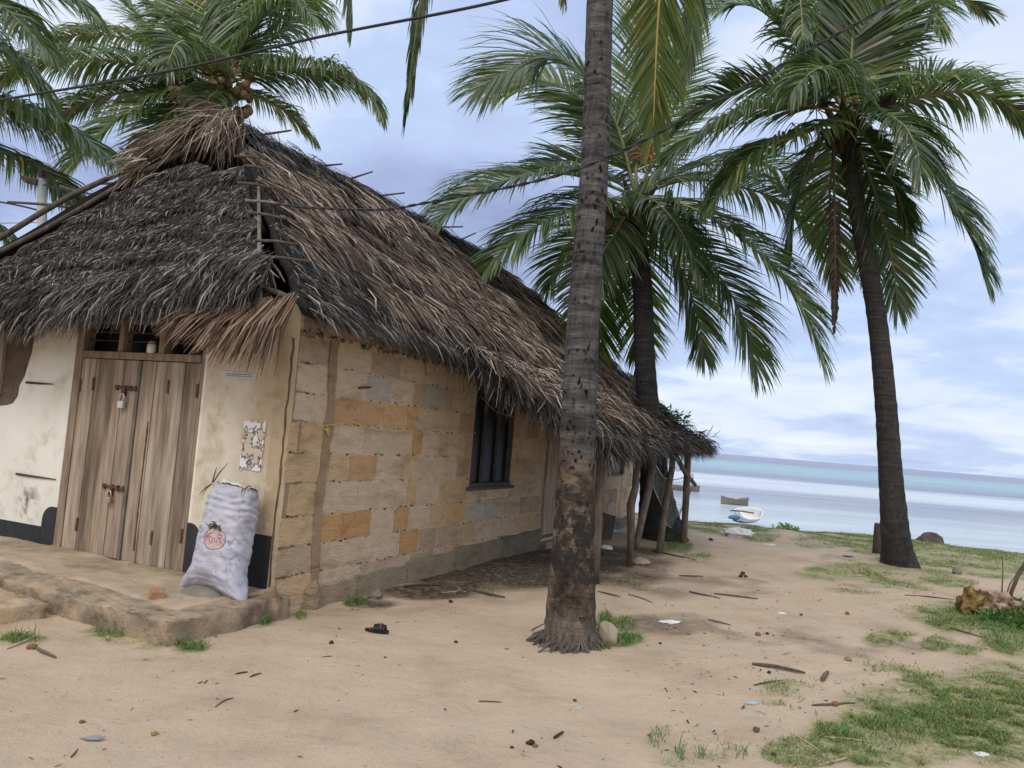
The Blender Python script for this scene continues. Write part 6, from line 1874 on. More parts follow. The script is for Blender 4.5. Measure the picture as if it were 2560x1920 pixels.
# nails / thin rusty rods stuck in the wall
for lab, v, z, ln in [('upper thin rusty rod fixed flat on the limewashed wall left of the door', 3.33, 1.69, 0.40), ('lower thin rusty rod fixed flat on the limewashed wall left of the door', 3.31, 0.795, 0.58)]:
    mb = MB(); mb.tube([(-0.012, 0, 0), (-0.014, -ln * 0.5, 0.0), (-0.012, -ln, 0.002)], [0.012, 0.011, 0.005], 6)
    o = mb.build('rusty_rod', m_rust, loc=HW(0, v, z)); o.rotation_euler = (0, 0, HROT); tag(o, lab, 'rod', 'rusty rods on the front wall')
mb = MB(); mb.tube([(0, -0.02, -0.012), (0.09, -0.022, 0.0), (0.19, -0.02, 0.012)], [0.010, 0.011, 0.007], 6)
o = mb.build('rusty_rod', m_rust, loc=HW(0.83, 0, 1.885)); o.rotation_euler = (0, 0, HROT); tag(o, 'short dark iron peg stuck on the block wall by a grey block', 'rod')
# yellow cord along the block wall
mb = MB()
pts = [(0.22, -0.03, 1.535), (0.30, -0.03, 1.505), (0.40, -0.035, 1.515), (0.78, -0.03, 1.56)]
pts += [(0.78 + 2.37 * k / 14, -0.03, 1.56 - 0.06 * math.sin(math.pi * min(k / 7, 1)) + 0.03 * math.sin(math.pi * max(0, (k - 7) / 7)) - 0.0 * k) for k in range(1, 15)]
mb.tube(pts, 0.0055, 5)
for k in range(9):
    mb.tube([(0.40 + random.uniform(-0.02, 0.02), -0.035, 1.49), (0.41 + random.uniform(-0.05, 0.05), -0.04, 1.49 + random.uniform(-0.06, 0.05))], 0.005, 4)
o = mb.build('yellow_cord', m_yrope, loc=HW(0, 0, 0)); o.rotation_euler = (0, 0, HROT); tag(o, 'thin yellow cord strung across the block wall under the bare ochre blocks', 'cord')
mb = MB(); mb.tube([(0.55, -0.025, 1.19), (0.95, -0.025, 1.115), (1.4, -0.025, 1.14), (1.9, -0.025, 1.27)], 0.003, 5)
o = mb.build('thin_line', m_pale, loc=HW(0, 0, 0)); o.rotation_euler = (0, 0, HROT); tag(o, 'thin faded line sagging on the block wall below the yellow cord', 'cord')
mb = MB(); mb.tube([(3.2, -0.05, 1.98), (3.55, -0.06, 1.84), (4.0, -0.06, 1.80), (4.6, -0.05, 1.84)], 0.004, 5)
o = mb.build('thin_line', m_pale, loc=HW(0, 0, 0)); o.rotation_euler = (0, 0, HROT); tag(o, 'slack pale wire hanging across the dark side window', 'wire')

# ================================================================== POWER LINE
def cable(name, label, pts, rad, m=m_cable, twist=0.0, group='overhead power cables'):
    P = crom(np.array(pts), 90)
    mb = MB()
    if twist:
        T = unit(np.gradient(P, axis=0))
        a = unit(np.cross(T, np.array([0, 0, 1.0]))); b = np.cross(T, a)
        s = np.cumsum(np.concatenate([[0], np.linalg.norm(np.diff(P, axis=0), axis=1)]))
        P2 = crom(P, 400)
        T = unit(np.gradient(P2, axis=0)); a = unit(np.cross(T, np.array([0, 0, 1.0]))); b = np.cross(T, a)
        s = np.cumsum(np.concatenate([[0], np.linalg.norm(np.diff(P2, axis=0), axis=1)]))
        for ph in (0, math.pi):
            q = P2 + a * (np.cos(s * twist + ph) * rad)[:, None] + b * (np.sin(s * twist + ph) * rad)[:, None]
            mb.tube(q, rad, 5)
    else:
        mb.tube(P, rad, 8)
    o = mb.build(name, m, smooth=True)
    return tag(o, label, 'cable', group)


cable('power_cable', 'thick black overhead cable crossing the sky above the thatched roof', [Y(-300, 300, 7.4), Y(0, 250, 7.0), (Y(420, 178, 6.5)), Y(800, 92, 6.0), Y(1268, -2, 5.5), Y(1700, -130, 5.1), Y(2300, -320, 4.8)], 0.0115)
cable('power_cable', 'twisted black cable sagging in front of the roof and the nearest palm trunk', [Y(108, 462, 10.4), Y(200, 480, 9.6), Y(420, 511, 8.2), Y(600, 500, 7.2), Y(760, 518, 6.6), Y(950, 524, 6.0), Y(1060, 508, 5.7), Y(1360, 448, 5.2), Y(1560, 375, 5.0), Y(1800, 250, 4.8), Y(2030, 120, 4.7), Y(2270, -12, 4.6), Y(2600, -200, 4.5)], 0.0062, twist=26)
cable('power_cable', 'short black cable pair from the left ending at the grey pole', [Y(-250, 470, 11.0), Y(0, 505, 10.7), Y(105, 528, 10.5), Y(112, 530, 10.5)], 0.012)
cable('power_cable', 'pale thin wire low at the left edge behind the roof', [Y(-250, 565, 10.8), Y(0, 558, 10.6), Y(90, 556, 10.5), Y(108, 553, 10.5)], 0.008, m_polem)
pb = np.array([*Y(100, 1000, 10.5)[:2], 0.0])
ptop = Y(104, 448, 10.5)
pole_t = thing('utility_pole', 'grey steel utility pole behind the left end of the roof', 'utility pole', pb)
mb = MB(); mb.tube([(0, 0, -0.2), (0, 0, 2.0), (ptop - pb) * np.array([1, 1, 1])], [0.075, 0.07, 0.058], 14); mb.build('pole', m_polem, pole_t, smooth=True)
mb = MB(); mb.tube([(ptop - pb) + np.array([0, 0, 0.0]), (ptop - pb) + np.array([0, 0, 0.12])], 0.05, 10); mb.build('pole_cap', m_cable, pole_t)
q = ptop - pb
mb = MB(); mb.tube([q + np.array([-0.02, -0.05, -0.06]), q + np.array([-0.14, -0.07, -0.05]), q + np.array([-0.24, -0.07, -0.01])], [0.05, 0.045, 0.02], 8); mb.build('bracket', m_dpole, pole_t)
mb = MB(); mb.tube([q + np.array([0.05, -0.05, 0.0]), q + np.array([0.14, -0.06, 0.05]), q + np.array([0.22, -0.06, 0.02])], 0.012, 6); mb.build('hook', m_cable, pole_t)

# ================================================================== THINGS BY THE SHED
mb = MB()
O_ = None
A = on_v(1640, 1162, -1.35); B = on_v(1722, 1185, -1.35); C2 = on_v(1648, 1300, -1.3); D2 = on_v(1706, 1330, -1.3)
nn_ = 18
grid = [[None] * (nn_ + 1) for _ in range(nn_ + 1)]
for j in range(nn_ + 1):
    for i in range(nn_ + 1):
        s, t = i / nn_, j / nn_
        p = (A * (1 - s) + B * s) * (1 - t) + (C2 * (1 - s) + D2 * s) * t
        p = p + np.array([0.06 * math.sin(s * 7 + t * 3), 0.08 * math.sin(t * 5 + s * 4), -0.16 * math.sin(math.pi * s) * (1 - t)])
        grid[j][i] = p
for j in range(nn_ + 1):
    mb.tube([grid[j][i] for i in range(nn_ + 1)], 0.0022 if j % 18 else 0.008, 3, cap=False)
    mb.tube([grid[k][j] for k in range(nn_ + 1)], 0.0022 if j % 18 else 0.008, 3, cap=False)
o = mb.build('fishing_net', m_net, loc=HC); o.rotation_euler = (0, 0, HROT); tag(o, 'pale green fishing net hung under the far end of the lean-to', 'fishing net')


def crumpled(name, label, cat, loc, size, m, seed, squash=0.35, rot=0.0, aspect=1.6):
    mb = MB(); vs, fs = blob((0, 0, size * squash * 0.5), size, seed, 0.45, 3.0, 3, (aspect, 1, squash)); mb.add(vs, fs)
    o = mb.build(name, m, loc=loc); o.rotation_euler = (0, 0, rot)
    return tag(o, label, cat)


def gz(x, y, px=None):
    p = G(x, y, 0.0)
    p[2] = float(ground_z(p[0], p[1]))
    p2 = G(x, y, p[2]); p2[2] = float(ground_z(p2[0], p2[1]))
    return p2


crumpled('plastic_sheet', 'crumpled blue plastic sheet at the shore edge behind the shed post', 'tarpaulin', gz(1728, 1293) + np.array([0, 0.0, 0.0]), 0.28, m_bluep, 3, 0.5)
crumpled('plastic_sheet', 'flatter blue plastic bundle on the shore edge right of the first', 'tarpaulin', gz(1770, 1297), 0.26, m_bluep, 9, 0.35)
crumpled('plastic_bag', 'crumpled white plastic bag on the grass before the boats', 'bag', gz(1846, 1340), 0.20, m_white, 4, 0.5, 0.3, 1.5)
crumpled('plastic_bag', 'pale blue plastic piece lying on the dirt under the lean-to', 'litter', gz(1535, 1333), 0.12, m_lbluep, 6, 0.3, 0.3, 2.0)
crumpled('plastic_bottle', 'small clear white bottle on the dirt behind the nearest post', 'bottle', gz(1514, 1372), 0.06, m_white, 8, 0.6, 0.2, 1.8)
mb = MB(); mb.box((-0.18, -0.02, 0), (0.18, 0.02, 0.46), jit=0.02)
p = gz(1507, 1350); o = mb.build('leaning_board', m_dpole, loc=p); o.rotation_euler = (R_(-15), 0.3, 0.5); tag(o, 'dark board leaning under the lean-to beside the house wall', 'board')

# weeds on the roofs, herbs on the ground
leaf_tuft('roof_weeds', 'small bright green weeds rooted where the lean-to thatch meets the roof', 'plant', [Y(1615, 1028, 14.6), Y(1605, 1020, 14.6)], 90, 0.12, (0.14, 0.14, 0.08), m_herb, seed=3)
leaf_tuft('roof_weeds', 'thin green weeds along the top edge of the lean-to roof by the leaning trunk', 'plant', [Y(1650, 1040, 14.4), Y(1668, 1048, 14.4), Y(1682, 1056, 14.4)], 40, 0.12, (0.12, 0.12, 0.06), m_herb, seed=4)
leaf_tuft('roof_weeds', 'single small green sprout on the thatch left of the leaning trunk', 'plant', [Y(1548, 994, 14.9)], 14, 0.10, (0.05, 0.05, 0.02), m_herb, seed=5)
for _k, _p in enumerate([(2480, 1555), (2510, 1545), (2540, 1550), (2545, 1525), (2555, 1575)]):
    leaf_tuft('low_herb', 'bright green leafy herb growing in front of the two coral rocks', 'plant', [gz(*_p)], 110, 0.10, (0.06, 0.06, 0.05), m_herb, group='herbs by the coral rocks', seed=60 + _k)
leaf_tuft('shore_shrub', 'low green shrub on the shore edge in front of the white boat', 'plant', [gz(x, 1300 - (x > 1900) * -4) for x in (1850, 1875, 1900, 1925, 1950, 1970)], 110, 0.22, (0.20, 0.18, 0.07), m_herb, seed=7)

# ================================================================== ROCKS, STUMP, STAKES
def rock(label, loc, r, m, seed, squash, rot=0, amp=0.22, facet=0.2, cat='rock', name='rock'):
    mb = MB(); vs, fs = blob((0, 0, r * squash[2] * 0.55), r, seed, amp, 1.9, 4, squash, facet); mb.add(vs, fs)
    o = mb.build(name, m, loc=loc, smooth=True); o.rotation_euler = (0, 0, rot)
    return tag(o, label, cat)


o = rock('smooth tan stone leaning against the foot of the nearest palm', gz(1527, 1612) + np.array([0, 0, 0.03]), 0.095, m_rock1, 5, (0.8, 0.75, 1.12), 0.3, 0.10, 0.16, 'stone', 'stone')
o.rotation_euler = (0, -0.45, 0.2)
rock('brown mossy coral rock, left one of the pair in the herbs', gz(2432, 1533), 0.155, m_rock2, 12, (1.05, 0.95, 1.15), 0.4, 0.55, 0.15)
rock('pinkish pale coral rock, right one of the pair in the herbs', gz(2475, 1535) - np.array([0, 0.08, 0]), 0.175, m_rock3, 17, (1.45, 0.95, 0.95), -0.3, 0.45, 0.35)
rock('large dark rounded boulder on the shore edge right of the slender palm', gz(2338, 1352) + np.array([0, 0.2, 0.0]), 0.33, m_bould, 23, (1.0, 0.9, 0.95), 0.3, 0.22, 0.1, 'boulder', 'boulder')
mb = MB(); vs, fs = blob((0, 0, 0.05), 0.5, 31, 0.2, 1.6, 3, (1.5, 0.8, 0.40)); mb.add(vs, fs)
o = mb.build('sand_mound', m_fill, loc=gz(2300, 1345) + np.array([0, 0.25, 0]), smooth=True); tag(o, 'low brown earth mound beside the dark shore boulder', 'mound')
rock('small dark round stone on the distant shore lip', gz(2037, 1312), 0.11, m_bould, 33, (1.1, 1, 0.9))
rock('small greenish round stone on the sand right of the slender palm', gz(2392, 1435), 0.075, m_stone, 35, (1, 1, 0.9))
rock('dark lump of stone at the foot of the block wall', gz(937, 1497), 0.06, m_stone, 36, (1.1, 1, 0.9))
rock('yellowish stone on the stoop at the left edge of the photo', HW(-0.45, 3.35, 0.19), 0.10, m_rock2, 37, (1, 1, 0.8))
rock('half buried lump of earth behind the nearest crooked post', gz(1600, 1412), 0.10, m_fill, 38, (1.2, 1, 0.6), cat='mound', name='earth_lump')

sp = gz(2192, 1383)
st = thing('wooden_stump', 'short forked wooden stump post beside the slender palm', 'stump', sp)
d = 13.9
mb = MB(); mb.tube([(0, 0, -0.1), (0.0, 0, 0.14), (0.01, 0, 0.28), (0.03, 0, 0.40), (0.02, 0, 0.53)], [0.085, 0.08, 0.085, 0.095, 0.085], 12, wob=0.06); mb.build('stem', m_dpole, st, smooth=True)
mb = MB(); mb.tube([(0.05, -0.01, 0.34), (0.10, -0.03, 0.37), (0.15, -0.04, 0.42)], [0.06, 0.05, 0.035], 10); mb.build('branch_stub', m_dpole, st, smooth=True)
mb = MB(); mb.tube([(0.02, 0, 0.531), (0.02, 0, 0.538)], [0.083, 0.075], 12); mb.build('cut_face', m_frame, st)

def stake(label, pts, rad, m, name='stake', cat='stake'):
    base = pts[0]
    mb = MB(); mb.tube([p - base for p in pts], rad, 8, wob=0.06)
    return tag(mb.build(name, m, loc=base, smooth=True), label, cat)


g0 = gz(2512, 1535); dd_ = g0[1]
stake('thick dark stake leaning right at the edge behind the coral rocks', [g0 + np.array([0, 0, -0.1]), Y(2528, 1480, dd_), Y(2545, 1440, dd_), Y(2575, 1385, dd_), Y(2590, 1350, dd_)], [0.022, 0.021, 0.020, 0.018, 0.016], m_dpole)
g1 = gz(2505, 1500)
stake('thin slanted twig left of the thick leaning stake', [g1 + np.array([0, 0, -0.1]), Y(2525, 1460, g1[1]), Y(2550, 1420, g1[1])], [0.010, 0.009, 0.006], m_stick, 'twig', 'twig')
g2 = gz(2504, 1487)
stake('thin upright bare twig behind the pale coral rock', [g2 + np.array([0, 0, -0.1]), Y(2507, 1440, g2[1]), Y(2506, 1390, g2[1])], [0.010, 0.008, 0.006], m_stick, 'twig', 'twig')

# ================================================================== BOATS
def boat(name, label, loc, rot, L, B, H, m_out, m_in, roll=0.0, pitch=0.0, band=None):
    root = thing(name, label, 'boat', loc, 0, None)
    root.rotation_euler = (roll, pitch, rot)
    n, k = 24, 10
    def sec(i, off=0.0):
        t = i / (n - 1); x = (t - 0.5) * L
        w = B / 2 * (1 - abs(2 * t - 1) ** 2.6) ** 0.8 * (1 if t < 0.5 else 1) + 0.02
        sh = H * (1 + 0.35 * abs(2 * t - 1) ** 2.2)
        keel = 0.10 * H * abs(2 * t - 1) ** 3
        pts = []
        for j in range(2 * k + 1):
            a = (j / (2 * k) - 0.5) * 2
            y = np.sign(a) * abs(a) ** 0.6 * (w - off) if w > off else 0
            z = keel + off + (sh - keel - off) * abs(a) ** 2.4
            pts.append((x * (1 - off / L), y, z))
        return pts
    V = []; 
    for i in range(n): V += sec(i)
    m1 = 2 * k + 1
    Q = [(i * m1 + j, (i + 1) * m1 + j, (i + 1) * m1 + j + 1, i * m1 + j + 1) for i in range(n - 1) for j in range(2 * k)]
    Vn = np.array(V)
    zc = np.array([np.mean([V[a][2] for a in q]) for q in Q])
    midx = (zc < H * 0.45).astype(int) if band else np.zeros(len(Q), int)
    hull = mesh_np('hull', V, Q, [m_in, m_in, m_out, band or m_out], root, smooth=True, midx=midx)
    s = hull.modifiers.new('s', 'SOLIDIFY'); s.thickness = 0.035; s.offset = 1; s.material_offset = 2
    g = MB()
    for sd in (0, 2 * k):
        g.tube([V[i * m1 + sd] for i in range(n)], 0.032, 6)
    g.build('gunwale', m_in, root, smooth=True)
    for t in ((0.3, 0.55, 0.75) if not band else (0.35,)):
        b = MB(); i = int(t * (n - 1)); w = abs(V[i * m1][1]) * 0.92
        b.box(((t - 0.5) * L - 0.09, -w, H * 0.72), ((t - 0.5) * L + 0.09, w, H * 0.77)); b.build('thwart', m_in, root)
    return root


pb_ = G(1836, 1262, SEA_Z)
boat('rowing_boat', 'weathered brown wooden rowing boat floating near the white boat', pb_ + np.array([0, 0, -0.08]), R_(4), 70 * pb_[1] / FPX * 1.0, 0.95, 0.55, m_boat, m_boat)
pr_ = Y(1840, 1249, pb_[1])
mb = MB(); vs, fs = blob((0, 0, 0), 0.16, 3, 0.3, 2, 2, (1.3, 1, 0.8)); mb.add(vs, fs)
tag(mb.build('bundle', m_pinkc := mat('pink_cloth', [(0.3, (0.55, 0.30, 0.30)), (0.7, (0.65, 0.45, 0.45))], bump=0.2), loc=pr_), 'small pink bundle lying in the brown rowing boat', 'bundle')
pw_ = Y(1866, 1283, 46.0)
wb = boat('white_boat', 'beached white boat with blue bottom and a round open hull', pw_ + np.array([0, 0, -0.42]), R_(18), 1.85, 1.1, 0.5, m_boatw, m_boatw, roll=R_(30), pitch=R_(-6), band=m_boatb)
mb = MB(); a = Y(1826, 1276, 45.4); b = Y(1885, 1283, 45.0)
mb.tube([np.zeros(3), (b - a) * 0.5 + np.array([0, 0, 0.03]), b - a], 0.04, 6); tag(mb.build('pole', m_dpole, loc=a), 'brown pole laid across the side of the white boat', 'pole')
mb = MB(); vs, fs = blob((0, 0, 0.15), 0.24, 13, 0.2, 1.6, 2, (1.5, 1, 0.6), 0.2); mb.add(vs, fs)
tag(mb.build('float', m_boatb, loc=Y(1836, 1290, 45.2) + np.array([0, 0, -0.25])), 'blue float lying under the pole at the left of the white boat', 'float')
pf_ = G(1705, 1226, SEA_Z)
boat('dugout_canoe', 'long low brown canoe seen behind the fishing net', pf_ + np.array([0, 0, -0.05]), R_(3), 88 * pf_[1] / FPX, 0.9, 0.5, m_boat, m_boat)

# ================================================================== GROUND CLUTTER (each piece a thing)
def stick(label, p0, p1, rad, m=None, bow=0.02, cat='stick', name='stick'):
    a, b = gz(*p0), gz(*p1)
    a[2] += rad * 0.8; b[2] += rad * 0.8
    d = b - a; side = unit(np.cross(d, np.array([0, 0, 1.0])))
    mid = (a + b) / 2 + side * bow * np.linalg.norm(d)
    mid[2] = float(ground_z(mid[0], mid[1])) + rad * 1.3
    mb = MB(); P = crom(np.array([a, mid, b]) - a, 7)
    mb.tube(P, [rad * 0.8, rad, rad * 1.05, rad, rad * 0.9, rad * 0.8, rad * 0.5], 6, wob=0.12)
    return tag(mb.build(name, m or m_stick, loc=a), label, cat, 'sticks strewn on the sand')


STK = [
    ('long black split stick on the open sand at the right', (1880, 1663), (2013, 1683), 0.014, m_dpole, 0.03),
    ('grey stick just below the long black split stick', (1885, 1713), (1957, 1704), 0.006, None, 0.02),
    ('upper of two long thin sticks on the path before the grass', (1785, 1485), (1895, 1498), 0.009, m_dpole, 0.01),
    ('slanted stick left of the long thin one on the path', (1723, 1481), (1800, 1498), 0.009, m_dpole, 0.02),
    ('short dark stick on the path nearest the shed posts', (1698, 1441), (1758, 1442), 0.010, m_dpole, 0.02),
    ('curved brown stick on the sand between rock and path', (1770, 1550), (1827, 1564), 0.008, None, 0.04),
    ('long brown stalk lying at the edge of the herbs by the rocks', (2315, 1554), (2460, 1596), 0.011, m_stick, 0.02),
    ('thin double stick on the sand left of the coral rocks', (2262, 1489), (2385, 1500), 0.008, None, -0.03),
    ('pale grass stem across the turf left of the slender palm', (2110, 1442), (2165, 1441), 0.006, m_pale, 0.0),
    ('forked brown stick at the rim of the lower grass with a husk on it', (2030, 1765), (2138, 1760), 0.007, None, 0.03),
    ('long pale straw on the sand at the lower grass edge', (2062, 1846), (2180, 1858), 0.006, m_pale, 0.02),
    ('thick pale straw on the sand near the bottom edge', (2045, 1917), (2120, 1897), 0.007, m_pale, 0.03),
    ('slanting pale straw beside the lower grass', (1975, 1832), (2050, 1878), 0.005, m_pale, 0.02),
    ('white splinter standing out on the sand above the lower grass', (1995, 1758), (2012, 1742), 0.006, m_pale, 0.0),
    ('dark stick lying in the grass at the right edge', (2412, 1744), (2475, 1740), 0.009, None, 0.0),
    ('bundle of dark leaf ribs on the sand before the wall', (1180, 1478), (1262, 1496), 0.014, m_dpole, 0.02),
    ('curved dry stem near the dark leaf litter by the wall', (1104, 1483), (1148, 1470), 0.006, m_pale, 0.25),
    ('straight twig beside a curled one in the middle of the sand', (1196, 1757), (1254, 1758), 0.004, None, 0.0),
    ('dark leaf sliver pointing up right on the open sand', (1385, 1848), (1408, 1832), 0.008, m_huskd, 0.0),
    ('thin slanted twig on the empty sand at the lower left', (538, 1768), (584, 1746), 0.004, None, 0.0),
    ('small twig near the bottom edge at the left', (176, 1903), (194, 1875), 0.004, None, 0.03),
    ('white stick leaning by the broken slab at the left', (16, 1624), (92, 1592), 0.006, m_pale, 0.0),
    ('grey brown stalk with a husk end at the left', (90, 1623), (140, 1646), 0.010, m_stick, 0.05),
    ('short stick left of a small pile on the sand', (588, 1685), (620, 1680), 0.005, m_dpole, 0.0),
    ('short stick right of a small pile on the sand', (625, 1692), (652, 1684), 0.005, m_dpole, 0.0),
    ('pair of dark twigs against the foot of the wall', (1010, 1468), (1105, 1465), 0.010, m_dpole, 0.0),
    ('grey weathered chunk of wood near the husks', (2055, 1703), (2070, 1688), 0.016, m_stick, 0.0),
    ('pale bent twig beside the grey chunk of wood', (2110, 1722), (2125, 1738), 0.005, m_pale, 0.1),
    ('long stick lying under the lean-to by the leaning palm', (1630, 1378), (1740, 1402), 0.012, m_dpole, 0.02),
    ('dark stick behind the nearest palm on the dirt', (1495, 1480), (1550, 1490), 0.008, m_dpole, 0.0),
    ('slanted dark stem on the dirt right of the nearest palm', (1570, 1488), (1632, 1505), 0.006, None, 0.0),
]
for lab, a, b, rad, m, bow in STK:
    stick(lab, a, b, rad, m, bow)


def husk(label, px, py, r, m, seed, cat='coconut husk', name='coconut_husk'):
    mb = MB(); r = r * 0.82
    vs, fs = blob((0, 0, r * 0.42), r, seed, 0.42, 2.6, 2, (1.15, 0.95, 0.75), 0.25); mb.add(vs, fs)
    o = mb.build(name, m, loc=gz(px, py)); o.rotation_euler = (0, 0, seed)
    return tag(o, label, cat, 'husks and seed pods on the sand')


for lab, x, y, r, m in [
    ('round black husk beside a brown shard on the bottom sand', 1326, 1860, 0.026, m_huskd),
    ('curved brown shard right of the round black husk', 1338, 1867, 0.018, m_husk),
    ('small brown pod left of the round black husk', 1280, 1870, 0.012, m_huskd),
    ('round brown nut alone on the lower left sand', 387, 1838, 0.020, m_husko),
    ('flattened orange pod on the lower left sand', 205, 1807, 0.016, m_husk),
    ('olive brown round nut with a pale stem on the right sand', 2120, 1653, 0.034, m_husko),
    ('orange pod resting on the forked stick by the lower grass', 2088, 1763, 0.028, m_husk),
    ('bright red orange pod alone on the path right of the middle', 2118, 1537, 0.030, m_husk),
    ('small orange pod left of the bright red orange one', 2003, 1538, 0.022, m_husk),
    ('split orange pod on the sand below the path sticks', 1895, 1589, 0.030, m_husk),
    ('dark brown pod next to the split orange pod', 1918, 1585, 0.020, m_huskd),
    ('upper dark husk of the three lying on the path', 1857, 1436, 0.042, m_huskd),
    ('lower left dark husk of the three lying on the path', 1852, 1443, 0.038, m_huskd),
    ('lower right dark husk of the three lying on the path', 1864, 1443, 0.030, m_huskd),
    ('dark husk on the sand between the last shed post and the white bag', 1777, 1352, 0.055, m_huskd),
    ('small dark husk below the long black split stick', 1922, 1682, 0.018, m_huskd),
    ('brown leaf curl in the grass at the right edge', 2545, 1715, 0.034, m_husk),
    ('grey brown palm sheath piece at the left rim of the lower grass', 1890, 1828, 0.026, m_stick),
    ('dark pod near the bottom edge of the sand at the right', 1935, 1890, 0.018, m_huskd),
    ('orange flower pod on the end of the stalk at the left', 80, 1622, 0.034, m_husk),
    ('brown seed on the sand midway below the nearest palm', 1437, 1753, 0.014, m_huskd),
    ('reddish seed right of the middle near the grass wisps', 1623, 1840, 0.014, m_husk),
    ('black nut on the sand before the wall', 1126, 1507, 0.026, m_huskd),
    ('dry brown leaf clump below the black nut', 1140, 1607, 0.018, m_huskd),
    ('small dark husk in front of the slender palm', 2225, 1414, 0.035, m_huskd),
    ('dark brown husk between the wall and the black sandal', 828, 1609, 0.022, m_huskd),
    ('tiny dark nut on the grass wisps near the path', 1650, 1612, 0.016, m_huskd)]:
    husk(lab, x, y, r, m, int(x * 7 + y) % 97)

for lab, x, y, r, m, asp in [
    ('white torn paper on grey ash right of the nearest palm', 1675, 1556, 0.055, m_white, 2.0),
    ('small white scrap on the path below the orange pods', 1955, 1532, 0.030, m_white, 1.5),
    ('blue bottle cap on the sand at the right of the middle', 1447, 1770, 0.014, m_lbluep, 1.2),
    ('small blue scrap on the path among leaf bits', 1722, 1583, 0.018, m_bluep, 1.3),
    ('clear crumpled plastic cup on the sand above the lower grass', 2262, 1728, 0.045, m_pale, 1.6),
    ('white scrap in the lower grass at the right', 2455, 1888, 0.026, m_white, 1.8),
    ('yellow leaf lying in the grass at the right', 2493, 1757, 0.020, m_yrope, 1.6),
    ('white plastic lid on the distant grass', 1925, 1362, 0.06, m_white, 2.0),
    ('blue rag on the ground left of the slender palm', 2120, 1391, 0.06, m_bluep, 1.6),
    ('teal string scrap on the sand by the lower grass', 1880, 1758, 0.020, m_lbluep, 2.6)]:
    o = crumpled('litter_scrap', lab, 'litter', gz(x, y), r, m, int(x) % 53, 0.22, 0.4, asp)
    o['group'] = 'scraps of litter on the ground'
mb = MB(); mb.poly([(-0.10, -0.01, 0), (-0.03, -0.035, 0.004), (0.05, -0.03, 0.006), (0.09, 0.02, 0.012), (0.03, 0.02, 0.02), (-0.02, 0.025, 0.01), (-0.03, 0.0, 0.008)], (0, 0, 1), 0.004)
o = mb.build('torn_plastic', m_greyp, loc=gz(232, 1850) + np.array([0, 0, 0.006])); o.scale = (0.62, 0.62, 0.62); tag(o, 'flat torn grey plastic piece on the lower left sand', 'litter')

# sandal
sp = gz(942, 1580)
sn = thing('sandal', 'black sandal with red strap lying in the sand before the wall', 'sandal', sp, R_(-8)); sn.scale = (0.72, 0.72, 0.72)
mb = MB()
ol = [(0.125 * math.cos(a) * (1 + 0.04 * math.cos(2 * a)), 0.043 * math.sin(a) * (1 + 0.22 * math.cos(a)), 0.004) for a in np.linspace(0, 2 * math.pi, 28)[:-1]]
mb.poly(ol, (0, 0, 1), 0.028); mb.build('sole', m_sandal, sn, bevel=0.006)
mb = MB()
for (x0, w) in [(0.03, 0.05)]:
    pts = [(x0, 0.046 * math.cos(a), 0.028 + 0.055 * math.sin(a)) for a in np.linspace(0, math.pi, 10)]
    for dx in (-0.05, -0.03, -0.01, 0.01, 0.03, 0.05):
        mb.tube([(p[0] + dx, p[1], p[2] * (1 - 0.1 * abs(dx) / 0.05)) for p in pts], 0.013, 6)
mb.build('upper', m_sandal, sn, smooth=True)
mb = MB(); mb.tube([(0.045, 0.046 * math.cos(a), 0.036 + 0.062 * math.sin(a)) for a in np.linspace(0.9, 2.9, 8)], 0.006, 6); mb.tube([(-0.07, -0.03, 0.034), (-0.06, 0.0, 0.04), (-0.08, 0.025, 0.034)], 0.008, 6); mb.build('strap', m_red, sn, smooth=True)


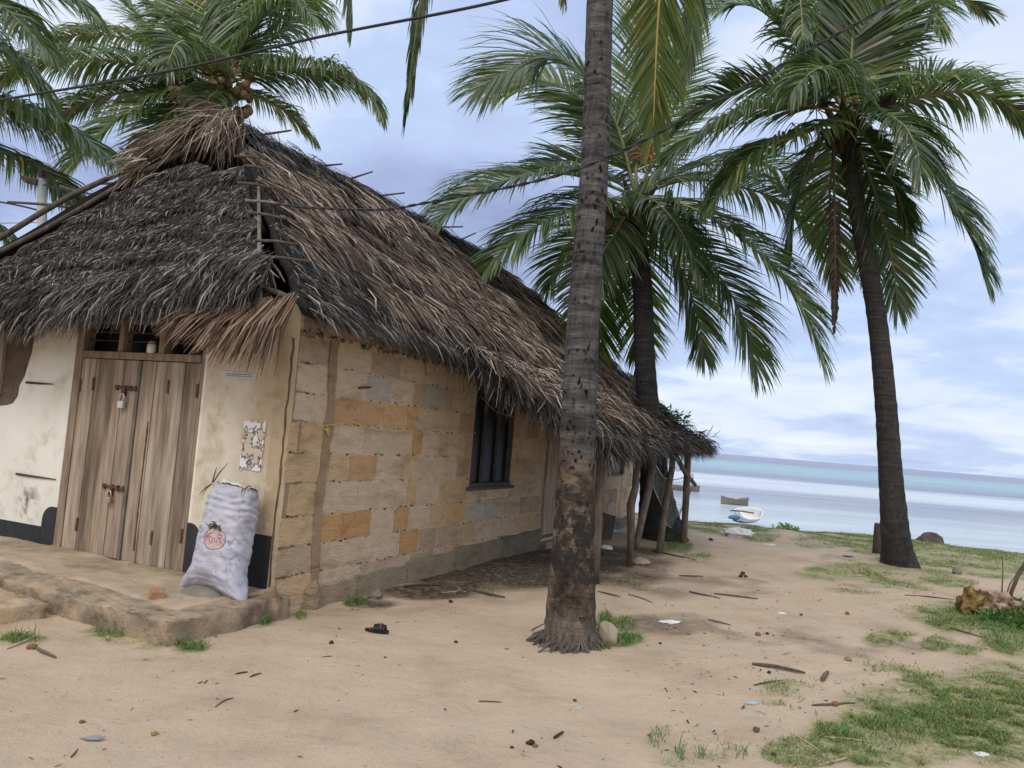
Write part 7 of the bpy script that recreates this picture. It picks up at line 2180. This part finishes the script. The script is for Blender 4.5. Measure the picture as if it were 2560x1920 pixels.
# ================================================================== GRASS AND LITTER
def build_grass():
    r = np.random.default_rng(77)
    P = []
    for cx, cy, rx, ry, de in GRASS:
        if de <= 0: continue
        n = int(math.pi * rx * ry * de * 0.60)
        a = r.random(n) * 2 * math.pi; q = r.random(n) ** 0.6
        x = cx + rx * q * np.cos(a); y = cy + ry * q * np.sin(a)
        d = _F[None] + _R[None] * ((x - 1280) / FPX)[:, None] - _U[None] * ((y - 960) / FPX)[:, None]
        t = (0 - EYE) / d[:, 2]
        p = EYEV + d * t[:, None]
        P.append(p[(t > 0) & (p[:, 1] < 30)])
    # far turf strip along the shore, scattered on the land itself
    n = 60000
    x = r.uniform(1.5, 16, n); y = shore_y(x) - 4.0 * r.random(n) ** 1.5 + 0.5
    P.append(np.stack([x, y, x * 0], 1))
    P = np.concatenate(P)
    nz = fbm(P[:, 0] * 2.2, P[:, 1] * 2.2, 31, 5)
    nz2 = fbm(P[:, 0] * 9, P[:, 1] * 9, 35, 3)
    farm = np.clip((P[:, 1] - 14.5) / 2, 0, 1) * 0.05
    nz = nz + farm; nz2 = nz2 + farm * 2
    keep = r.random(len(P)) < np.clip((nz - 0.43) * 5, 0.03, 1) * np.clip((nz2 - 0.38) * 4.0, 0.02, 1)
    h = to_local(P)
    inside = (h[:, 0] > -0.02) & (h[:, 0] < SL + 0.05) & (h[:, 1] > -0.02) & (h[:, 1] < FW)
    keep &= ~inside
    P = P[keep]
    P[:, 2] = ground_z(P[:, 0], P[:, 1])
    n = len(P)
    th = r.random(n) * 2 * math.pi
    D = np.stack([np.cos(th) * 0.75, np.sin(th) * 0.75, r.uniform(0.25, 1.2, n)], 1)
    dist = np.linalg.norm(P[:, :2], axis=1)
    L = r.uniform(0.012, 0.042, n) * np.where(r.random(n) < 0.05, 1.9, 1.0)
    w = np.clip(0.0018 + 0.0004 * dist, 0.002, 0.009) * r.uniform(0.6, 1.3, n)
    nr = unit(np.cross(unit(D), np.stack([-np.sin(th), np.cos(th), th * 0], 1)))
    V, Q = strands(P - D * 0.0, D, nr, L, w, r.uniform(0.0, 0.10, n), r.uniform(0.0, 0.25, n), r)
    o = mesh_np('grass', V, Q, m_grass)
    tag(o, 'short patchy green grass growing out of the sand', 'grass', kind='stuff')
    # longer tufts at the near palm, the stoop and the shed
    P = []
    for cx, cy, rx, ry, k in [(1512, 1560, 14, 26, 170), (1562, 1602, 38, 14, 240), (1500, 1618, 26, 8, 90), (1556, 1568, 30, 12, 70), (660, 1552, 22, 14, 170), (480, 1622, 40, 12, 120), (280, 1590, 50, 8, 90), (752, 1538, 14, 10, 50), (60, 1602, 50, 10, 60), (890, 1502, 30, 8, 110), (1700, 1366, 36, 10, 200), (1740, 1392, 40, 8, 120), (2440, 1545, 120, 26, 900), (2530, 1590, 80, 40, 700), (2200, 1840, 120, 40, 260), (1700, 1885, 14, 16, 22), (1752, 1885, 12, 14, 18), (1850, 1885, 20, 14, 20), (2300, 1302, 8, 4, 0), (2020, 1300, 90, 6, 260), (2200, 1322, 160, 6, 400), (1960, 1310, 40, 6, 220), (1640, 1850, 20, 24, 26)]:
        a = r.random(k) * 6.283; q = np.sqrt(r.random(k))
        for X, Y_ in zip(cx + rx * q * np.cos(a), cy + ry * q * np.sin(a)):
            P.append(G(X, Y_, 0))
    P = np.array(P); P[:, 2] = ground_z(P[:, 0], P[:, 1]); n = len(P)
    th = r.random(n) * 2 * math.pi
    D = np.stack([np.cos(th) * 0.5, np.sin(th) * 0.5, r.uniform(0.5, 1.3, n)], 1)
    nr = unit(np.cross(unit(D), np.stack([-np.sin(th), np.cos(th), th * 0], 1)))
    V, Q = strands(P, D, nr, r.uniform(0.03, 0.10, n), r.uniform(0.003, 0.006, n), r.uniform(0.0, 0.1, n), r.uniform(0.0, 0.5, n), r)
    o = mesh_np('grass_tufts', V, Q, m_herb)
    tag(o, 'longer fresh green tufts at the palm foot, stoop and rocks', 'grass', kind='stuff')


def to_local(P):
    d = P - HC
    return np.stack([d @ HU, d @ HV, d[:, 2]], 1)


def build_litter():
    r = np.random.default_rng(88)
    P = []
    def px_pts(x, y):
        d = _F[None] + _R[None] * ((x - 1280) / FPX)[:, None] - _U[None] * ((y - 960) / FPX)[:, None]
        t = (0 - EYE) / d[:, 2]
        return EYEV + d * t[:, None]
    for cx, cy, rx, ry, de in DARK:
        n = int(math.pi * rx * ry * de * (0.05 if de > 0.5 else 0.02))
        a = r.random(n) * 6.283; q = r.random(n) ** 0.55
        P.append(px_pts(cx + rx * q * np.cos(a), cy + ry * q * np.sin(a)))
    # thin scatter over the whole yard
    n = 2800
    X = r.uniform(-4, 10, n); Yy = 3.2 + 13 * r.random(n) ** 1.5
    P.append(np.stack([X, Yy, X * 0], 1))
    n = 900
    x = r.uniform(1650, 2560, n); y = r.uniform(1480, 1900, n)
    P.append(px_pts(x, y))
    P = np.concatenate(P)
    h = to_local(P)
    P = P[~((h[:, 0] > -1.2) & (h[:, 0] < SL + 0.05) & (h[:, 1] > -0.03) & (h[:, 1] < FW))]
    P[:, 2] = ground_z(P[:, 0], P[:, 1]) + 0.004
    n = len(P); th = r.random(n) * 6.283
    D = np.stack([np.cos(th), np.sin(th), r.normal(0.02, 0.08, n)], 1)
    L = np.exp(r.normal(-4.1, 0.6, n)); w = np.clip(L * r.uniform(0.08, 0.40, n), 0.002, 0.010)
    V, Q = strands(P, D, np.tile(np.array([0, 0, 1.0]), (n, 1)), L, w, r.uniform(0, 0.08, n), r.uniform(-0.05, 0.1, n), r)
    # seeds and crumbs
    o = mesh_np('ground_litter', V, Q, m_litter)
    tag(o, 'scattered leaf bits and crumbs on the sand', 'litter', kind='stuff')


build_grass()
build_litter()
